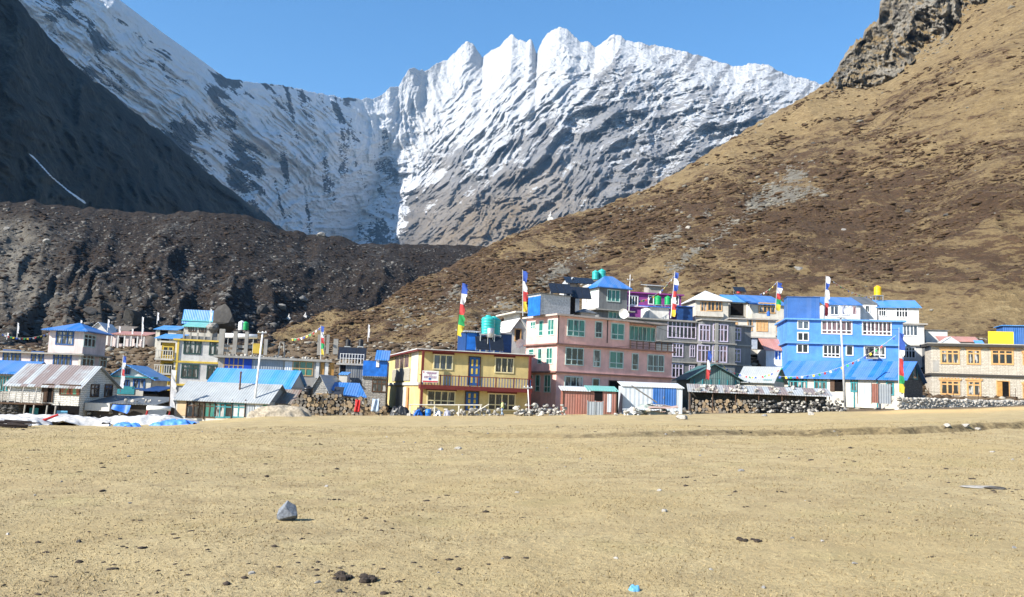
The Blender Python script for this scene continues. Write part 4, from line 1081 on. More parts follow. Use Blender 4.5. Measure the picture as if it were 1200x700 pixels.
cable(at(655, 405, 78), at(790, 396, 84), .6, 'black cable sagging across the middle of the pink hotel front'); cable(at(742, 370, 82), at(818, 395, 88), .5, 'black cable from the pink hotel roof down to the grey hotel')

# ---- narrow white houses wedged behind the pink hotel
b = Bld(Z5, 'house', 'narrow white house with a small gable between the yellow lodge and the pink hotel', (36, 275), (98, 280), 20, 6, 86); b.wall(WHITE); b.gable(WHITE, b.H, b.H + 1.25, 'y', over=.3, wallm=WHITE)
b.win('front', (52, 282, 72, 328), 1, ORANGEF, G_DARK, 1, .14)
b = Bld(Z5, 'house', 'white flat-roofed block rising behind the small gabled house', (70, 205), (140, 210), 20, 6, 94); b.wall(WHITE); b.band(b.H, .2, .9, CREAM, 'roof', y1=b.D); b.win('front', (78, 207, 104, 232), 2, ORANGEF, G_DARK, 1, .14)

# ---- grey house with a blue pyramid roof behind the pink hotel
b = Bld(Z5, 'house', 'dark grey house with a blue pyramid roof above the pink hotel', (414, 97), (536, 103), 20, (372, 104), 94)
b.wall(CONCD); b.hip(B_ROOF, b.H + .02, b.H + 1.75, over=.5); b.win('front', (450, 113, 500, 158), 3, MINT, G_TEAL, 1, .12); b.win('left', (380, 118, 397, 152), 1, MINT, G_TEAL); b.box('rendered_side', WHITE, 'left', (372, 106, 413, 190), .005, .03)
b.win('front', (455, 208, 506, 232), 3, MINT, G_TEAL, 1, .1); b.band(b.z(470, 198), .15, .8, CONC, 'ledge')
b = Bld(Z5, 'house', 'small white gabled house behind the solar panels', (262, 98), (330, 102), 30, (243, 98), 99); b.wall(WHITE); b.gable(TIN, b.H, b.H + 1.5, 'y', over=.3, wallm=WHITE)
solar_panel(98.5, 681, 335, 4.2, 2.2, 12, 30, 'upper dark solar panel in front of the teal water tanks', .3)
water_tank(103, 697.8, 317, 328, plain('teal_plastic', (0.03, 0.38, 0.36), .4), 'left teal tank above the blue pyramid roof'); water_tank(103.5, 705.3, 315.5, 328, plain('teal_plastic', (0.03, 0.38, 0.36), .4), 'right teal tank above the blue pyramid roof')
b = Bld(Z5, 'house', 'low white house carrying the two teal tanks', (380, 68), (450, 70), 10, 5, 104.5); b.wall(WHITE); b.band(b.H, .15, .3, CONC, 'roof')

# ---- purple house, tanks and tarpaulins
b = Bld(Z6, 'house', 'purple house with white windows on the slope behind the grey hotel', (20, 118), (252, 128), 8, 7, 106)
b.wall(PURPLE); b.band(b.H, .18, .35, PURPLE, 'roof')
b.win('front', (28, 138, 62, 174), 3, WFRAME, G_DARK, 1, .12); b.win('front', (112, 136, 130, 170), 1, WFRAME, G_DARK, 1, .12); b.win('front', (212, 136, 238, 172), 2, WFRAME, G_DARK, 1, .12); b.band(b.z(100, 182), .16, .25, plain('pale_ledge', (.55, .42, .55)), 'ledge')
t = Bld(Z6, 'rooftop_hut', 'small grey hut with a tin lid on top of the purple house', (112, 92), (165, 94), 8, 2.5, 108, base=b.o.z + b.H); t.wall(CONC); t.lean(TIN, t.H + .1, t.H + .5, over=.4)
t = Bld(Z6, 'shed', 'white shed under a crumpled blue tarpaulin with two green tanks on it', (115, 182), (200, 186), 8, 4, 97.5); t.wall(WHITE); t.lean(TARPB, t.H + .05, t.H + .55, over=.3); TZ = t.o.z + t.H + .55
GT = plain('green_plastic', (0.01, 0.30, 0.09), .4)
water_tank(100, 771, 346.5, 357.5, GT, 'left green water tank beside the purple house', stand=TZ - .6); water_tank(100, 782.5, 347, 357.5, GT, 'right green water tank beside the purple house', stand=TZ - .6)
t = Bld(Z6, 'shed', 'shed wrapped in dark blue tarpaulin right of the green tanks', (237, 180), (302, 184), 5, 4, 98); t.wall(TARPD); t.lean(TARPB, t.H + .04, t.H + .3, over=.2)
prayer_flag(97, 786, 373, 791, 318, .95, (.05, .98), 'many-coloured prayer flag above the green tanks', (4, 2, 1, 2, 0, 1, 0), pm=WFRAME)
flag_string(at(791, 322, 97), at(748, 352, 96), .9, 16, 'string of prayer flags running down left from the flag above the green tanks', .32)
t = at(738, 330, 103); pole(103, 737, 345, 738.5, 322, .06, 'slim white pole with a square panel beside the purple house', WFRAME, (.94,))

# ---- grey hotel with lilac windows
b = Bld(Z6, 'hotel', 'dark grey rendered hotel with lilac window frames right of the pink hotel', (170, 243), (553, 274), 14, 9, 95)
GB = b; xa, xb, xc = b.x(322, 300), b.x(463, 300), b.x(548, 300); zA, zB = b.z(250, 333), b.z(250, 420)
b.wall(CONCD, x0=-5); m = MB(); m.box(xa, xb, -1.4, -.004, 0, b.H + .25); m.build('bay', CONCD, b.root)
m = MB(); m.box(xa - .25, xb + .25, -1.7, -.006, b.H + .255, b.H + .42); m.box(-5.2, xa - .26, -.35, b.D, b.H + .005, b.H + .2); m.box(xb + .26, b.W + .3, -.4, b.D, b.H - .1, b.H + .06); m.build('roof', CONC, b.root)
for zz in (zA, zB):
    m = MB(); m.box(-5.1, xa - .02, -.2, -.005, zz - .16, zz); m.box(xa - .15, xb + .15, -1.6, -1.405, zz - .16, zz); m.box(xb + .16, b.W + .1, -.2, -.005, zz - .16, zz); m.build('ledge', CONC, b.root)
for q, c in (((196, 250, 312, 316), 7), ((217, 345, 256, 396), 3), ((291, 350, 308, 398), 2), ((213, 432, 256, 486), 3), ((288, 438, 306, 470), 2), ((467, 277, 506, 326), 3), ((465, 368, 504, 418), 3)): b.win('front', q, c, LILAC, G_DARK, 2, .13, split=.7)
for q, c in (((332, 264, 372, 328), 3), ((392, 262, 450, 330), 4), ((324, 352, 371, 418), 3), ((390, 353, 446, 420), 4)): b.win('front', q, c, LILAC, G_RED, 2, .13, base=1.4, split=.7)
b.box('pilaster', CONC, 'front', (374, 256, 388, 440), 1.405, 1.55)

# ---- pale houses on the terrace above the grey hotel
b = Bld(Z6, 'house', 'cream house with a pale tin pyramid roof and ochre windows, top left of the terrace', (313, 153), (456, 155), 4, 7, 111)
b.wall(CREAM); b.hip(TINW, b.H + .02, b.H + 1.95, over=.5)
for q in ((338, 163, 361, 200), (368, 163, 394, 198), (401, 163, 425, 198)): b.win('front', q, 2, ORANGEF, G_PALE, 1, .16)
b.box('terrace_parapet', CREAM, 'front', (313, 205, 430, 226), .01, .5)
b = Bld(Z6, 'house', 'house painted in shade tones with a light blue roof between the two ochre-windowed houses', (460, 158), (553, 160), 3, 6, 113); b.wall(CONC); b.gable(B_ROOFL, b.H, b.H + 1.5, 'x', over=.3, wallm=CONC, ridge=.7); b.box('dark_opening', DARKH, 'front', (465, 170, 520, 220), .01, .04)  # grey wall and near-black panel carry the shade on this side as colour
solar_panel(109, 868, 344, 1.8, 1.5, 4, 35, 'small dark solar panel between the two terrace houses', .3)
water_tank(111, 865.5, 338, 344, plain('red_plastic', (.5, .06, .05)), 'little red tank between the two terrace houses')
b = Bld(Z6, 'house', 'cream house with a broad blue roof and four ochre windows beside the blue hotel', (556, 168), (706, 170), 4, 7, 111)
b.wall(CREAM); b.lean(B_ROOF, b.H, b.H + 2.1, over=.35); b.win('front', (590, 170, 654, 207), 4, ORANGEF, G_PALE, 2, .16)
tb = at(899.5, 368, 106); tag(stone(tb.x, tb.y, tb.z, .01, 'x'), 'x', 'x') if 0 else None
water_tank(107, 900.5, 365, 370.5, TARPB, 'short blue barrel under the four ochre windows')
b = Bld(Z6, 'house', 'wide cream block with ochre shutters below the terrace houses', (466, 231), (660, 230), -4, 6, 105, side='right')
b.wall(CREAM); b.band(b.H, .18, .35, CONC, 'roof'); b.win('front', (471, 236, 492, 262), 2, ORANGEF, plain('ochre_shutter', (.55, .34, .16)), 1, .12); b.win('front', (580, 238, 622, 286), 3, ORANGEF, plain('ochre_shutter', (.55, .34, .16)), 1, .14)
b.win('front', (541, 238, 556, 284), 1, ORANGEF, G_PALE, 1, .12); b.band(b.z(560, 312), .2, .3, CONC, 'floor_slab')
for q in ((542, 316, 622, 368), (540, 392, 624, 440)): b.box('painted_recess_shade', DARKH, 'front', q, .005, .03)  # flat near-black sheets paint the shade of the openings
for q in ((555, 320, 580, 366), (553, 400, 577, 440)): b.box('arched_door', plain('grey_door', (.32, .36, .42)), 'front', q, .035, .07)
b.box('parapet', CREAM, 'front', (540, 370, 622, 390), .01, .6); b.win('right', (665, 245, 692, 285), 2, ORANGEF, G_DARK, 1, .14)
b = Bld(Z6, 'house', 'white house under a faded red lean-to roof with a blue and white door', (618, 364), (715, 364), -3, 5, 100)
b.wall(WHITE); b.lean(R_ROOF, b.H, b.H + 1.5, over=.3, y1=3); b.win('front', (657, 376, 710, 412), 4, WFRAME, plain('blue_door_panel', (.03, .1, .35)), 1, .14); b.box('door_panel', WFRAME, 'front', (655, 416, 712, 440), .01, .06)

# ---- low houses behind the tin-roofed wood store
b = Bld(Z6, 'shed', 'dark teal gabled shed with a boarded front below the grey hotel', (290, 486), (505, 492), 2, 7, 87)
b.wall(TEALW, z1=b.H - .1); b.gable(plain('dark_teal_roof', (.05, .12, .13)), b.H, b.z(390, 430), 'y', over=.5, wallm=TEALW, ridge=.47)
for k in range(6):
    q = b.W * (k + .5) / 6; m = MB(); m.box(q - .05, q + .05, -.07, -.004, 0, b.H - .2); m.build('post', TEALF, b.root)
b = Bld(Z6, 'house', 'low house with a pale sagging tin roof and a green gable end', (505, 498), (645, 500), -34, 5, 89, side='right')
b.wall(CREAM, z1=b.H - .1); b.gable(TIN, b.H, b.H + 1.75, 'x', over=.4, wallm=plain('green_boards', (.10, .26, .19))); b.win('front', (610, 500, 640, 515), 2, TEALF, G_DARK)
prayer_flag(85, 826.5, 447, 829.5, 410, .75, (.08, .98), 'prayer flag, blue over white over red, in front of the dark teal gable', (2, 2, 1, 1, 0, 0), pm=BROWN)
flag_string(at(831, 411, 85), at(866, 438, 88), .5, 9, 'string of prayer flags from the teal gable to the tin roof', .26); flag_string(at(866, 438, 88), at(918, 430, 84), .7, 14, 'string of prayer flags across the pale tin roof', .26)

# ---- blue hotel
b = Bld(Z7, 'hotel', 'cornflower blue three-storey hotel with white windows', (158, 232), (656, 240), -9, 9, 96, side='right')
b.wall(BLUEP, z1=b.H - .2); b.band(b.H, .2, .35, plain('pale_blue_slab', (.12, .30, .62)), 'roof'); b.band(b.z(400, 340), .22, .3, plain('pale_blue_slab', (.12, .30, .62)), 'ledge')
for q, c in (((204, 247, 247, 277), 2), ((204, 297, 246, 327), 2), ((202, 347, 244, 379), 2), ((308, 247, 433, 298), 6), ((484, 250, 603, 303), 7), ((315, 352, 381, 398), 4), ((414, 354, 438, 391), 1), ((492, 357, 577, 401), 4)):
    b.win('front', q, c, WFRAME, G_RED if c > 4 else G_DARK, 1 if c < 3 else 2, .13, split=.24)
ZR = b.o.z + b.H
sh = MB(); x0 = b.x(495, 400); sh.box(x0, b.x(535, 400), -1.6, -.31, b.z(510, 404) - .2, b.z(510, 404)); sh.build('ledge_shelf', CONC, b.root)
water_tank(93.6, 1019.3, 407, 418.6, BLACKP, 'black water tank in front of the lower windows of the blue hotel')
t = Bld(Z7, 'rooftop_shed', 'deep blue corrugated metal box room on the left end of the blue hotel roof', (158, 140), (297, 138), -9, 3.0, 97, base=ZR); t.wall(B_WALL); t.band(t.H + .05, .05, .1, B_WALL, 'roof')
dish(97, 993, 364, .5, 'white satellite dish on the blue hotel roof')
prayer_flag(98, 965.5, 347.5, 968, 323, .95, (.12, .98), 'pale prayer flag on the roof behind the blue metal box room', (2, 2, 1, 1, 0, 1), zfoot=ZR)
prayer_flag(100, 908.5, 366, 911, 330, 1.15, (.08, .98), 'bright prayer flag, blue red green yellow, left of the blue metal box room', (4, 3, 2, 1, 0), zfoot=None)
flag_string(at(970, 325, 98), at(1022, 348, 103), .6, 12, 'string of prayer flags reaching toward the yellow tank', .26); flag_string(at(890, 345, 103), at(911, 330, 100), .3, 6, 'short string of prayer flags up to the bright flag by the box room', .26)
# clutter on its roof: washing and a white frame
a, c = at(982, 358, 98.5), at(1004, 359, 98.5)
t = thing('washing_line', 'washing hung on a line on the blue hotel roof', 'laundry', (a.x, a.y, ZR)); hz = a.z - ZR
for q in (0, c.x - a.x):
    m = MB(); m.tube((q, 0, 0), (q, 0, hz), .03); m.build('post', STEEL, t)
m = MB(); m.tube((0, 0, hz - .02), (c.x - a.x, 0, hz - .02), .012, k=4); m.build('line', WFRAME, t)
for k, mm in enumerate((WFRAME, plain('grey_cloth', (.3, .3, .36)), TARPW, WFRAME, plain('brown_cloth', (.3, .2, .2)))):
    m = MB(); x = (c.x - a.x) * (.03 + .19 * k)
    for i in range(6):
        for j in range(5): m.v.append((x + .42 * i / 5, .08 * math.sin(i * 1.7 + j), hz - .03 - 1.1 * j / 4))
    for i in range(5):
        for j in range(4): q = i * 5 + j; m.face(q, q + 1, q + 6, q + 5)
    m.build('cloth', mm, t, True)
# buildings behind it
b = Bld(Z7, 'house', 'white house with a blue roof and a dark opening behind the blue hotel', (318, 170), (472, 172), -8, 6, 104); b.wall(WHITE); b.lean(B_ROOF, b.H, b.H + 1.7, over=.3); b.win('front', (345, 182, 375, 216), 2, WFRAME, G_DARK, 1, .12); b.win('front', (395, 184, 420, 216), 2, WFRAME, G_DARK, 1, .12)
b = Bld(Z7, 'house', 'grey tin-roofed lean-to between the two blue roofs', (472, 168), (545, 170), -8, 6, 104.6); b.wall(WHITE); b.lean(DARKS, b.H, b.H + 1.7, over=.1); b.win('front', (495, 180, 510, 205), 1, WFRAME, G_DARK, 1, .12)
b = Bld(Z7, 'house', 'white upper house with a long blue roof at the right behind the blue hotel', (548, 182), (725, 184), -14, 6, 104.5, side='right'); b.wall(WHITE); b.gable(B_ROOFL, b.H, b.H + 1.45, 'x', over=.35, wallm=WHITE, ridge=.7); b.win('front', (554, 188, 581, 222), 3, WFRAME, G_DARK, 2, .13); b.win('front', (629, 190, 675, 226), 4, WFRAME, G_DARK, 2, .13)
a = (at(600, 200, 1));
water_tank(107.5, 1028.6, 335, 346.5, plain('yellow_plastic', (.72, .42, .01), .4), 'bright yellow water tank behind the blue hotel', stand=at(1028, 356, 107.5).z)
b = Bld(Z7, 'house', 'three-storey white block behind the right end of the blue hotel', (636, 254), (748, 254), -14, 6, 101, side='right'); b.wall(WHITE); b.band(b.H, .2, .4, CONC, 'roof'); b.band(b.z(690, 347), .2, .3, CONC, 'ledge')
b.win('front', (642, 266, 717, 306), 5, WFRAME, G_DARK, 1, .13); b.win('front', (657, 360, 707, 402), 4, WFRAME, G_DARK, 2, .13)
pole(82, 990.5, 458, 985, 371, .14, 'tall grey metal pole in front of the blue-roofed lodge', GREYP, (.985,))
m = None
# ---- blue-roofed lodge in front of the blue hotel
b = Bld(Z7, 'lodge', 'long low lodge with a bright blue tin roof and a stone gable end', (660, 490), (126, 470), -38, 9, 84, side='right')
LB = b; zr_ = b.H + 2.15
b.wall(CREAM, z1=b.H - .12); b.gable(B_ROOF, b.H, zr_, 'x', over=.5, wallm=STONED)
m = MB(); b.fbox(m, 'right', .0, b.D, .004, .05, 0, b.H - .13); m.build('stone_gable_face', STONED, b.root)
for q, c in (((167, 492, 238, 540), 4), ((277, 494, 323, 542), 3), ((436, 498, 456, 545), 1), ((590, 512, 612, 560), 1)): b.win('front', q, c, TEALF, G_PALE, 2, .16, split=.72)
b.door('front', (346, 492, 404, 548), DARKH, BROWN); b.box('wooden_door_leaf', BROWN, 'front', (346, 494, 362, 548), .05, .1)
b.win('right', (700, 432, 716, 492), 1, TEALF, G_DARK, 1, .14)
for k in (0.08, .3, .62, .8):
    m = MB(); m.box(b.W * k - .06, b.W * k + .06, -.12, -.004, 0, b.H - .35); m.build('post', TEALF, b.root)
a = Bld(Z7, 'sheet_fence', 'patchwork fence of white board, rusty sheet and grey gate before the blue-roofed lodge', (462, 513), (606, 520), -6, .12, 81.5, cat='fence')
for q, mm, nm in (((462, 513, 520, 570), TINW, 'white_panel'), ((523, 515, 549, 598), RUST, 'rusty_panel'), ((551, 517, 605, 602), GREYS, 'grey_gate')): a.box(nm, mm, 'front', q, -.05, .0)
for q in (461, 521.5, 550, 606): a.box('post', BROWN, 'front', (q - .8, 512, q + .8, 602), -.08, .03)
prayer_flag(80.5, 1053, 472, 1053.5, 384, .95, (.14, .93), 'blue, red and yellow prayer flag standing at the gable end of the blue-roofed lodge', (4, 3, 2, 2, 1, 0, 0), pm=GREYP, wild=.2)
flag_string(at(1050, 393, 80.5), at(905, 440, 84), 1.6, 22, 'long string of prayer flags hanging across the blue hotel', .3)
cable(at(986, 372, 82), at(1054, 386, 81), .5, 'thin cable from the grey pole to the gable-end flag')

# ---- pale stone house at the far right
b = Bld(Z8, 'house', 'two-storey pale stone house with ochre carved windows and a flat roof at the right edge', (292, 305), (741, 303), -14, (262, 300), 93)
RB = b; b.W += 4.0
b.wall(STONEW); b.band(b.H + .12, .3, .5, plain('dark_roof_edge', (.05, .045, .04)), 'roof'); b.band(b.H + .24, .115, .55, CONC, 'roof_coping')
b.band(b.z(500, 448), .24, .25, plain('dark_roof_edge', (.05, .045, .04)), 'ledge')
for q, c in (((345, 335, 422, 392), 3), ((472, 335, 524, 394), 2), ((590, 336, 682, 395), 3), ((345, 484, 424, 540), 3), ((473, 486, 526, 546), 2), ((739, 350, 790, 400), 3), ((739, 500, 790, 560), 3)): b.win('front', q, c, ORANGEF, G_DARK if c == 3 else G_PALE, 2, .2, head=ORANGEF, split=.78)
b.door('front', (612, 482, 668, 575), DARKH, ORANGEF); b.box('open_door_leaf', plain('ochre_door', (.42, .22, .06)), 'front', (612, 484, 636, 574), .05, .1)
b.box('patched_plaster', CONC, 'front', (300, 380, 330, 435), .004, .03)
ZR = b.o.z + b.H + .25
t = Bld(Z8, 'roof_sheet', 'bright yellow sheet standing at the edge of the stone house roof', (568, 241), (690, 241), -14, .1, 94, base=ZR, cat='sheet'); t.wall(plain('yellow_sheet', (.80, .62, .03), .4, var=.2, sc=.7), name='panel'); m = MB(); m.box(.2, .28, .11, 1.4, 0, .06); m.box(t.W - .28, t.W - .2, .11, 1.4, 0, .06); m.build('prop', BROWN, t.root)
t = Bld(Z8, 'rooftop_shed', 'bright blue metal shed on the right end of the stone house roof', (640, 215), (741, 222), -14, 3, 98, base=ZR - .2); t.W += 3; t.wall(B_WALL); t.band(t.H + .12, .1, .25, B_ROOFL, 'roof')
t = Bld(Z8, 'rooftop_tent', 'small white tent-shaped cover on the left end of the stone house roof', (325, 296), (445, 296), -14, 2.2, 95, base=ZR - .02, cat='cover'); t.gable(TINW, .06, 1.1, 'y', over=.1, wallm=TINW)
t = Bld(Z8, 'rooftop_shed', 'low shed with a faded red roof behind the coping of the stone house', (340, 285), (520, 288), -14, 2, 98, base=ZR - .1); t.wall(CONC); t.lean(R_ROOF, t.H, t.H + .7, over=.2)
t = Bld(Z8, 'roof_sheet', 'blue sheet leaning on the stone house roof beside the yellow one', (516, 290), (556, 290), -14, 1.6, 95.5, base=ZR - .1, cat='sheet'); t.lean(B_ROOFL, .15, 1.0, over=.05, name='panel'); m = MB(); m.box(.1, .18, 1.4, 1.5, 0, .8); m.box(t.W - .18, t.W - .1, 1.4, 1.5, 0, .8); m.build('prop', BROWN, t.root)
b = Bld(Z8, 'house', 'long low white house behind the gap beside the stone house', (265, 232), (372, 238), -10, 6, 103); b.wall(WHITE); b.lean(DARKS, b.H, b.H + .5, over=.2)
b = Bld(Z8, 'house', 'narrow dark house in the gap left of the stone house', (262, 305), (292, 305), -14, 6, 99); b.wall(CONCD); b.band(b.H, .15, .3, CONC, 'roof'); b.box('white_ledge', WHITE, 'front', (262, 398, 292, 404), .01, .3)
# wall in front of it
def stone_wall(name, label, pts, h, th, mat, stones):
    p = [at(px, py, D) for px, py, D in pts]; o = Vector((p[0].x, p[0].y, float(gz(p[0].x, p[0].y)))); m = MB(); rs = random.Random(len(label)); n = 26
    t = thing(name, label, 'wall', o); prev = None; top = MB(); m.cur = 0
    xs = np.linspace(0, len(p) - 1, n * (len(p) - 1) + 1)
    rows = []
    for k in xs:
        i = min(int(k), len(p) - 2); q = p[i].lerp(p[i + 1], k - i); zg = float(gz(q.x, q.y)) - .1
        zt = (q.z if h is None else zg + h) + rs.uniform(-.07, .07)
        d = (p[i + 1] - p[i]); nn = Vector((-d.y, d.x, 0)).normalized() * th
        j = rs.uniform(-.015, .015)
        rows.append([(q.x + nn.x * j - o.x, q.y + nn.y * j - o.y, zg - o.z), (q.x + nn.x * (j + .1) - o.x, q.y + nn.y * (j + .1) - o.y, zt - o.z), (q.x + nn.x - o.x, q.y + nn.y - o.y, zt - o.z + rs.uniform(-.05, .05)), (q.x + nn.x - o.x, q.y + nn.y - o.y, zg - o.z)])
    for r_ in rows: m.v += r_
    for i in range(len(rows) - 1):
        for j in range(3): k = i * 4 + j; m.face(k, k + 4, k + 5, k + 1)
    m.face(3, 2, 1, 0); e = 4 * (len(rows) - 1); m.face(e, e + 1, e + 2, e + 3)
    m.build('stonework', mat, t)
    rg = np.random.default_rng(len(label)); n = len(rows) * 16; ii = rg.integers(0, len(rows) - 1, n); ff = rg.uniform(0, 1, n)[:, None]; hh = rg.uniform(0.02, 1, n)[:, None]
    lo = np.array([r_[0] for r_ in rows]); up = np.array([r_[1] for r_ in rows]); lo_ = lo[ii] * (1 - ff) + lo[ii + 1] * ff; up_ = up[ii] * (1 - ff) + up[ii + 1] * ff
    V, Fc = blob_set(lo_ * (1 - hh) + up_ * hh, rg.uniform(.22, .5, n), 3, .75, 1); mesh_obj('facing_stones', V, Fc, stones, smooth_=False, parent=t); return t
stone_wall('stone_wall', 'low whitish dry stone wall running along the sandy bank at the right', [(1053, 466, 79), (1120, 468.5, 82), (1215, 470.5, 86)], None, .6, WHITEST, plain('whitish_wall_stone', (.42, .39, .345), .9, var=.5, sc=2.5))
for i, (px, y0, y1) in enumerate([(1089, 471, 455), (1117, 475, 459), (1147, 477, 453), (1190, 478, 455)]):
    a = at(px, y0, 81.5 + i * 1.2); c = at(px + (i % 2) * 1.0 - .8, y1, 81.5 + i * 1.2); m = MB(); m.tube((0, 0, -.3), c - a, .035, .03, 6); o = m.build('fence_post', BROWN); o.location = a
    tag(o, ['thin dark fence stake nearest the blue-roofed lodge', 'thin dark fence stake before the three-pane ochre window', 'thin dark fence stake left of the open door', 'thin dark fence stake right of the open door'][i], 'fence post', 'stakes of the wire fence on the low wall')
cable(at(1089, 459, 81.5), at(1190, 463, 85.5), .15, 'fence wire stretched between the stakes on the low wall', .012)

# ---- wood store under a tin roof weighted with stones
b = Bld(Z6, 'wood_store', 'long low wood store with a rusted tin roof weighted with stones', (288, 545), (742, 563), -9, 2.6, 80.5, side='right', cat='shed')
WS = b; xr = b.x(900, 565); b.W = xr
kf, kb = b.H, b.H + .75
b.lean(TINR, kf, kb, over=.2); m = MB(); m.box(0, b.W, 2.3, 2.6, 0, kf + .5); m.box(0, .2, .2, 2.29, 0, kf - .1); m.build('back_wall', STONED, b.root)
for k in range(7):
    m = MB(); q = b.W * (k + .02) / 6.1; m.tube((q, .02, 0), (q, .02, kf - .08), .06, k=6); m.build('post', BROWN, b.root)
rs = random.Random(5)
for k in range(60):
    x, y = rs.uniform(.2, b.W - .3), rs.choice([.05, .05, .2, .7, 1.2, 1.8]) + rs.uniform(-.1, .2); p = b.world((x, y, kf + (kb - kf) * y / 2.6 + .03))
    stone(p.x, p.y, p.z, rs.uniform(.3, .6), 'pale stone weighing down the tin roof of the wood store', mi=rs.choice([1, 3, 3, 0]), name='roof_stone', group='stones on the wood store roof')
# ---- firewood: every log on its own
LOGS = []
def log_meshes():
    for k in range(5):
        m = MB(); r = [.11, .14, .09, .16, .12][k]; n = 9 if k != 2 else 3; pr = []
        rs = random.Random(k); L_ = [1.1, 1.2, 1.0, 1.15, 1.05][k]
        ring = [(r * rs.uniform(.85, 1.15) * math.cos(2 * math.pi * i / n), r * rs.uniform(.85, 1.15) * math.sin(2 * math.pi * i / n)) for i in range(n)]
        for y in (0, L_): m.v += [(x, y, z) for x, z in ring]
        for i in range(n): j = (i + 1) % n; m.face(i, j, n + j, n + i)
        m.cur = 1; m.face(*range(n - 1, -1, -1)); m.face(*range(n, 2 * n))
        me0 = m.build('firewood_log', [BARK, ENDS if k % 2 else ENDG]); LOGS.append(me0.data); bpy.data.objects.remove(me0)
log_meshes()
def log_pile(A, B, top, depth, label, group, n_max, seed, D_in=0.0):
    """logs stacked end-on between the ground points A and B up to top(k)"""
    rs = random.Random(seed); V = Vector((B.x - A.x, B.y - A.y, 0)); L_ = V.length; d = V.normalized(); yaw = math.atan2(d.y, d.x); c = 0; x = 0; rows = 0; z = 0.1
    while True:
        z_ok = False; x = rs.uniform(0, .12)
        while x < L_:
            k = x / L_; zg = float(gz(A.x + V.x * k, A.y + V.y * k)); h = top(k)
            if z < h and c < n_max:
                z_ok = True; o = bpy.data.objects.new('firewood_log', rs.choice(LOGS)); COL.objects.link(o)
                sc = rs.uniform(1.1, 1.75); yj = rs.uniform(-.22, .1)
                p = A + V * k; o.location = (p.x - d.y * yj, p.y + d.x * yj, zg + z + rs.uniform(-.04, .04)); o.rotation_euler = (rs.uniform(-.08, .08), rs.uniform(0, 6), yaw + rs.uniform(-.22, .22)); o.scale = (sc, 1, sc)
                tag(o, label, 'log', group); c += 1
            x += rs.uniform(.33, .43)
        z += .30
        if not z_ok: break
    return c
A, B = at(338, 490, 70.5), at(452, 489, 71.5)
n1 = log_pile(A, B, lambda k: 2.25 * min(1, (k + .04) * 7) * (1 - .3 * k) + .12 * math.sin(k * 17) - max(0, k - .85) * 5, 1, 'sawn firewood log in the big stack left of the yellow lodge', 'logs of the big firewood stack', 190, 3)
A2 = b.world((.3, .15, 0)); B2 = b.world((b.W * .47, .1, 0))
n2 = log_pile(A2, B2, lambda k: 1.65 - .25 * abs(math.sin(k * 9)), 1, 'firewood log stacked under the tin roof of the wood store', 'logs under the wood store roof', 105, 9)
print('logs', n1, n2)
a = at(335, 489, 71); 
# stones heaped at the open end of the store and along its foot
for k in range(210):
    kx = rs.uniform(.44, 1.1); q = b.world((b.W * kx, rs.uniform(-.5, .25), 0)); zg = float(gz(q.x, q.y)); mx = rs.uniform(0, 1) ** 1.3
    stone(q.x, q.y, zg + mx * 1.25, rs.uniform(.22, .58), 'rough stone in the rubble heap under the right half of the wood store', mi=rs.choice([0, 2, 3, 2, 2, 1]), name='rubble_stone', group='rubble at the wood store')

# ---- red shed, container and scrap in front of the pink hotel
b = Bld(Z5, 'shed', 'small rusty red corrugated shed with a grey and turquoise tin roof', (258, 540), (488, 548), 2, 2.4, 73.5)
b.wall(RUST, z1=b.H - .05); xm = b.x(365, 540); b.lean(TINW, b.H, b.H + .35, x1=xm, over=.25); b.lean(TURQ, b.H + .09, b.H + .5, x0=xm + .1, over=.2, name='turquoise_roof_sheet')
b.box('dark_gap', DARKH, 'front', (392, 548, 428, 590), .004, .02); b.box('white_patch', TINW, 'front', (448, 560, 466, 638), .005, .03)
for q in (258, 487): b.box('corner_post', BROWN, 'front', (q - 2, 542, q + 2, 642), -.05, .06)
t = Bld(Z5, 'sheet_gate', 'grey ribbed metal gate standing in front of the red shed', (362, 592), (432, 594), 2, .1, 72.3, cat='gate'); t.wall(GREYS, name='panel', x0=.05, x1=t.W - .05, y0=.02, y1=.08)
for q in (0, t.W - .08, t.W / 2 - .04):
    m = MB(); m.box(q, q + .08, -.02, .1, 0, t.H + .1); m.build('post', STEEL, t.root)
b = Bld(Z5, 'storage_shed', 'long pale blue panelled shed with double blue metal doors', (516, 522), (774, 528), 1, 3.0, 75, cat='shed')
b.wall(CONTW, z1=b.H - .05); b.lean(TINW, b.H, b.H + .45, over=.15)
d0 = b.box('door', B_WALL, 'front', (645, 533, 694, 618), .01, .06); d1 = b.box('door', B_WALL, 'front', (696, 533, 745, 618), .01, .06)
m = MB(); s0, s1, z0, z1 = b.rect('front', 690, 570, 693, 580); b.fbox(m, 'front', s0, s1, .062, .11, z0, z1); m.build('handle', STEEL, d0)
a, c = at(740, 452, 73.2), at(770, 472, 72.6); m = MB(); m.tube((0, 0, 0), c - a, .07, .07, 8); o = m.build('leaning_beam', plain('grey_beam', (.13, .12, .11))); o.location = a; tag(o, 'dark beam leaning diagonally across the pale blue shed', 'beam')
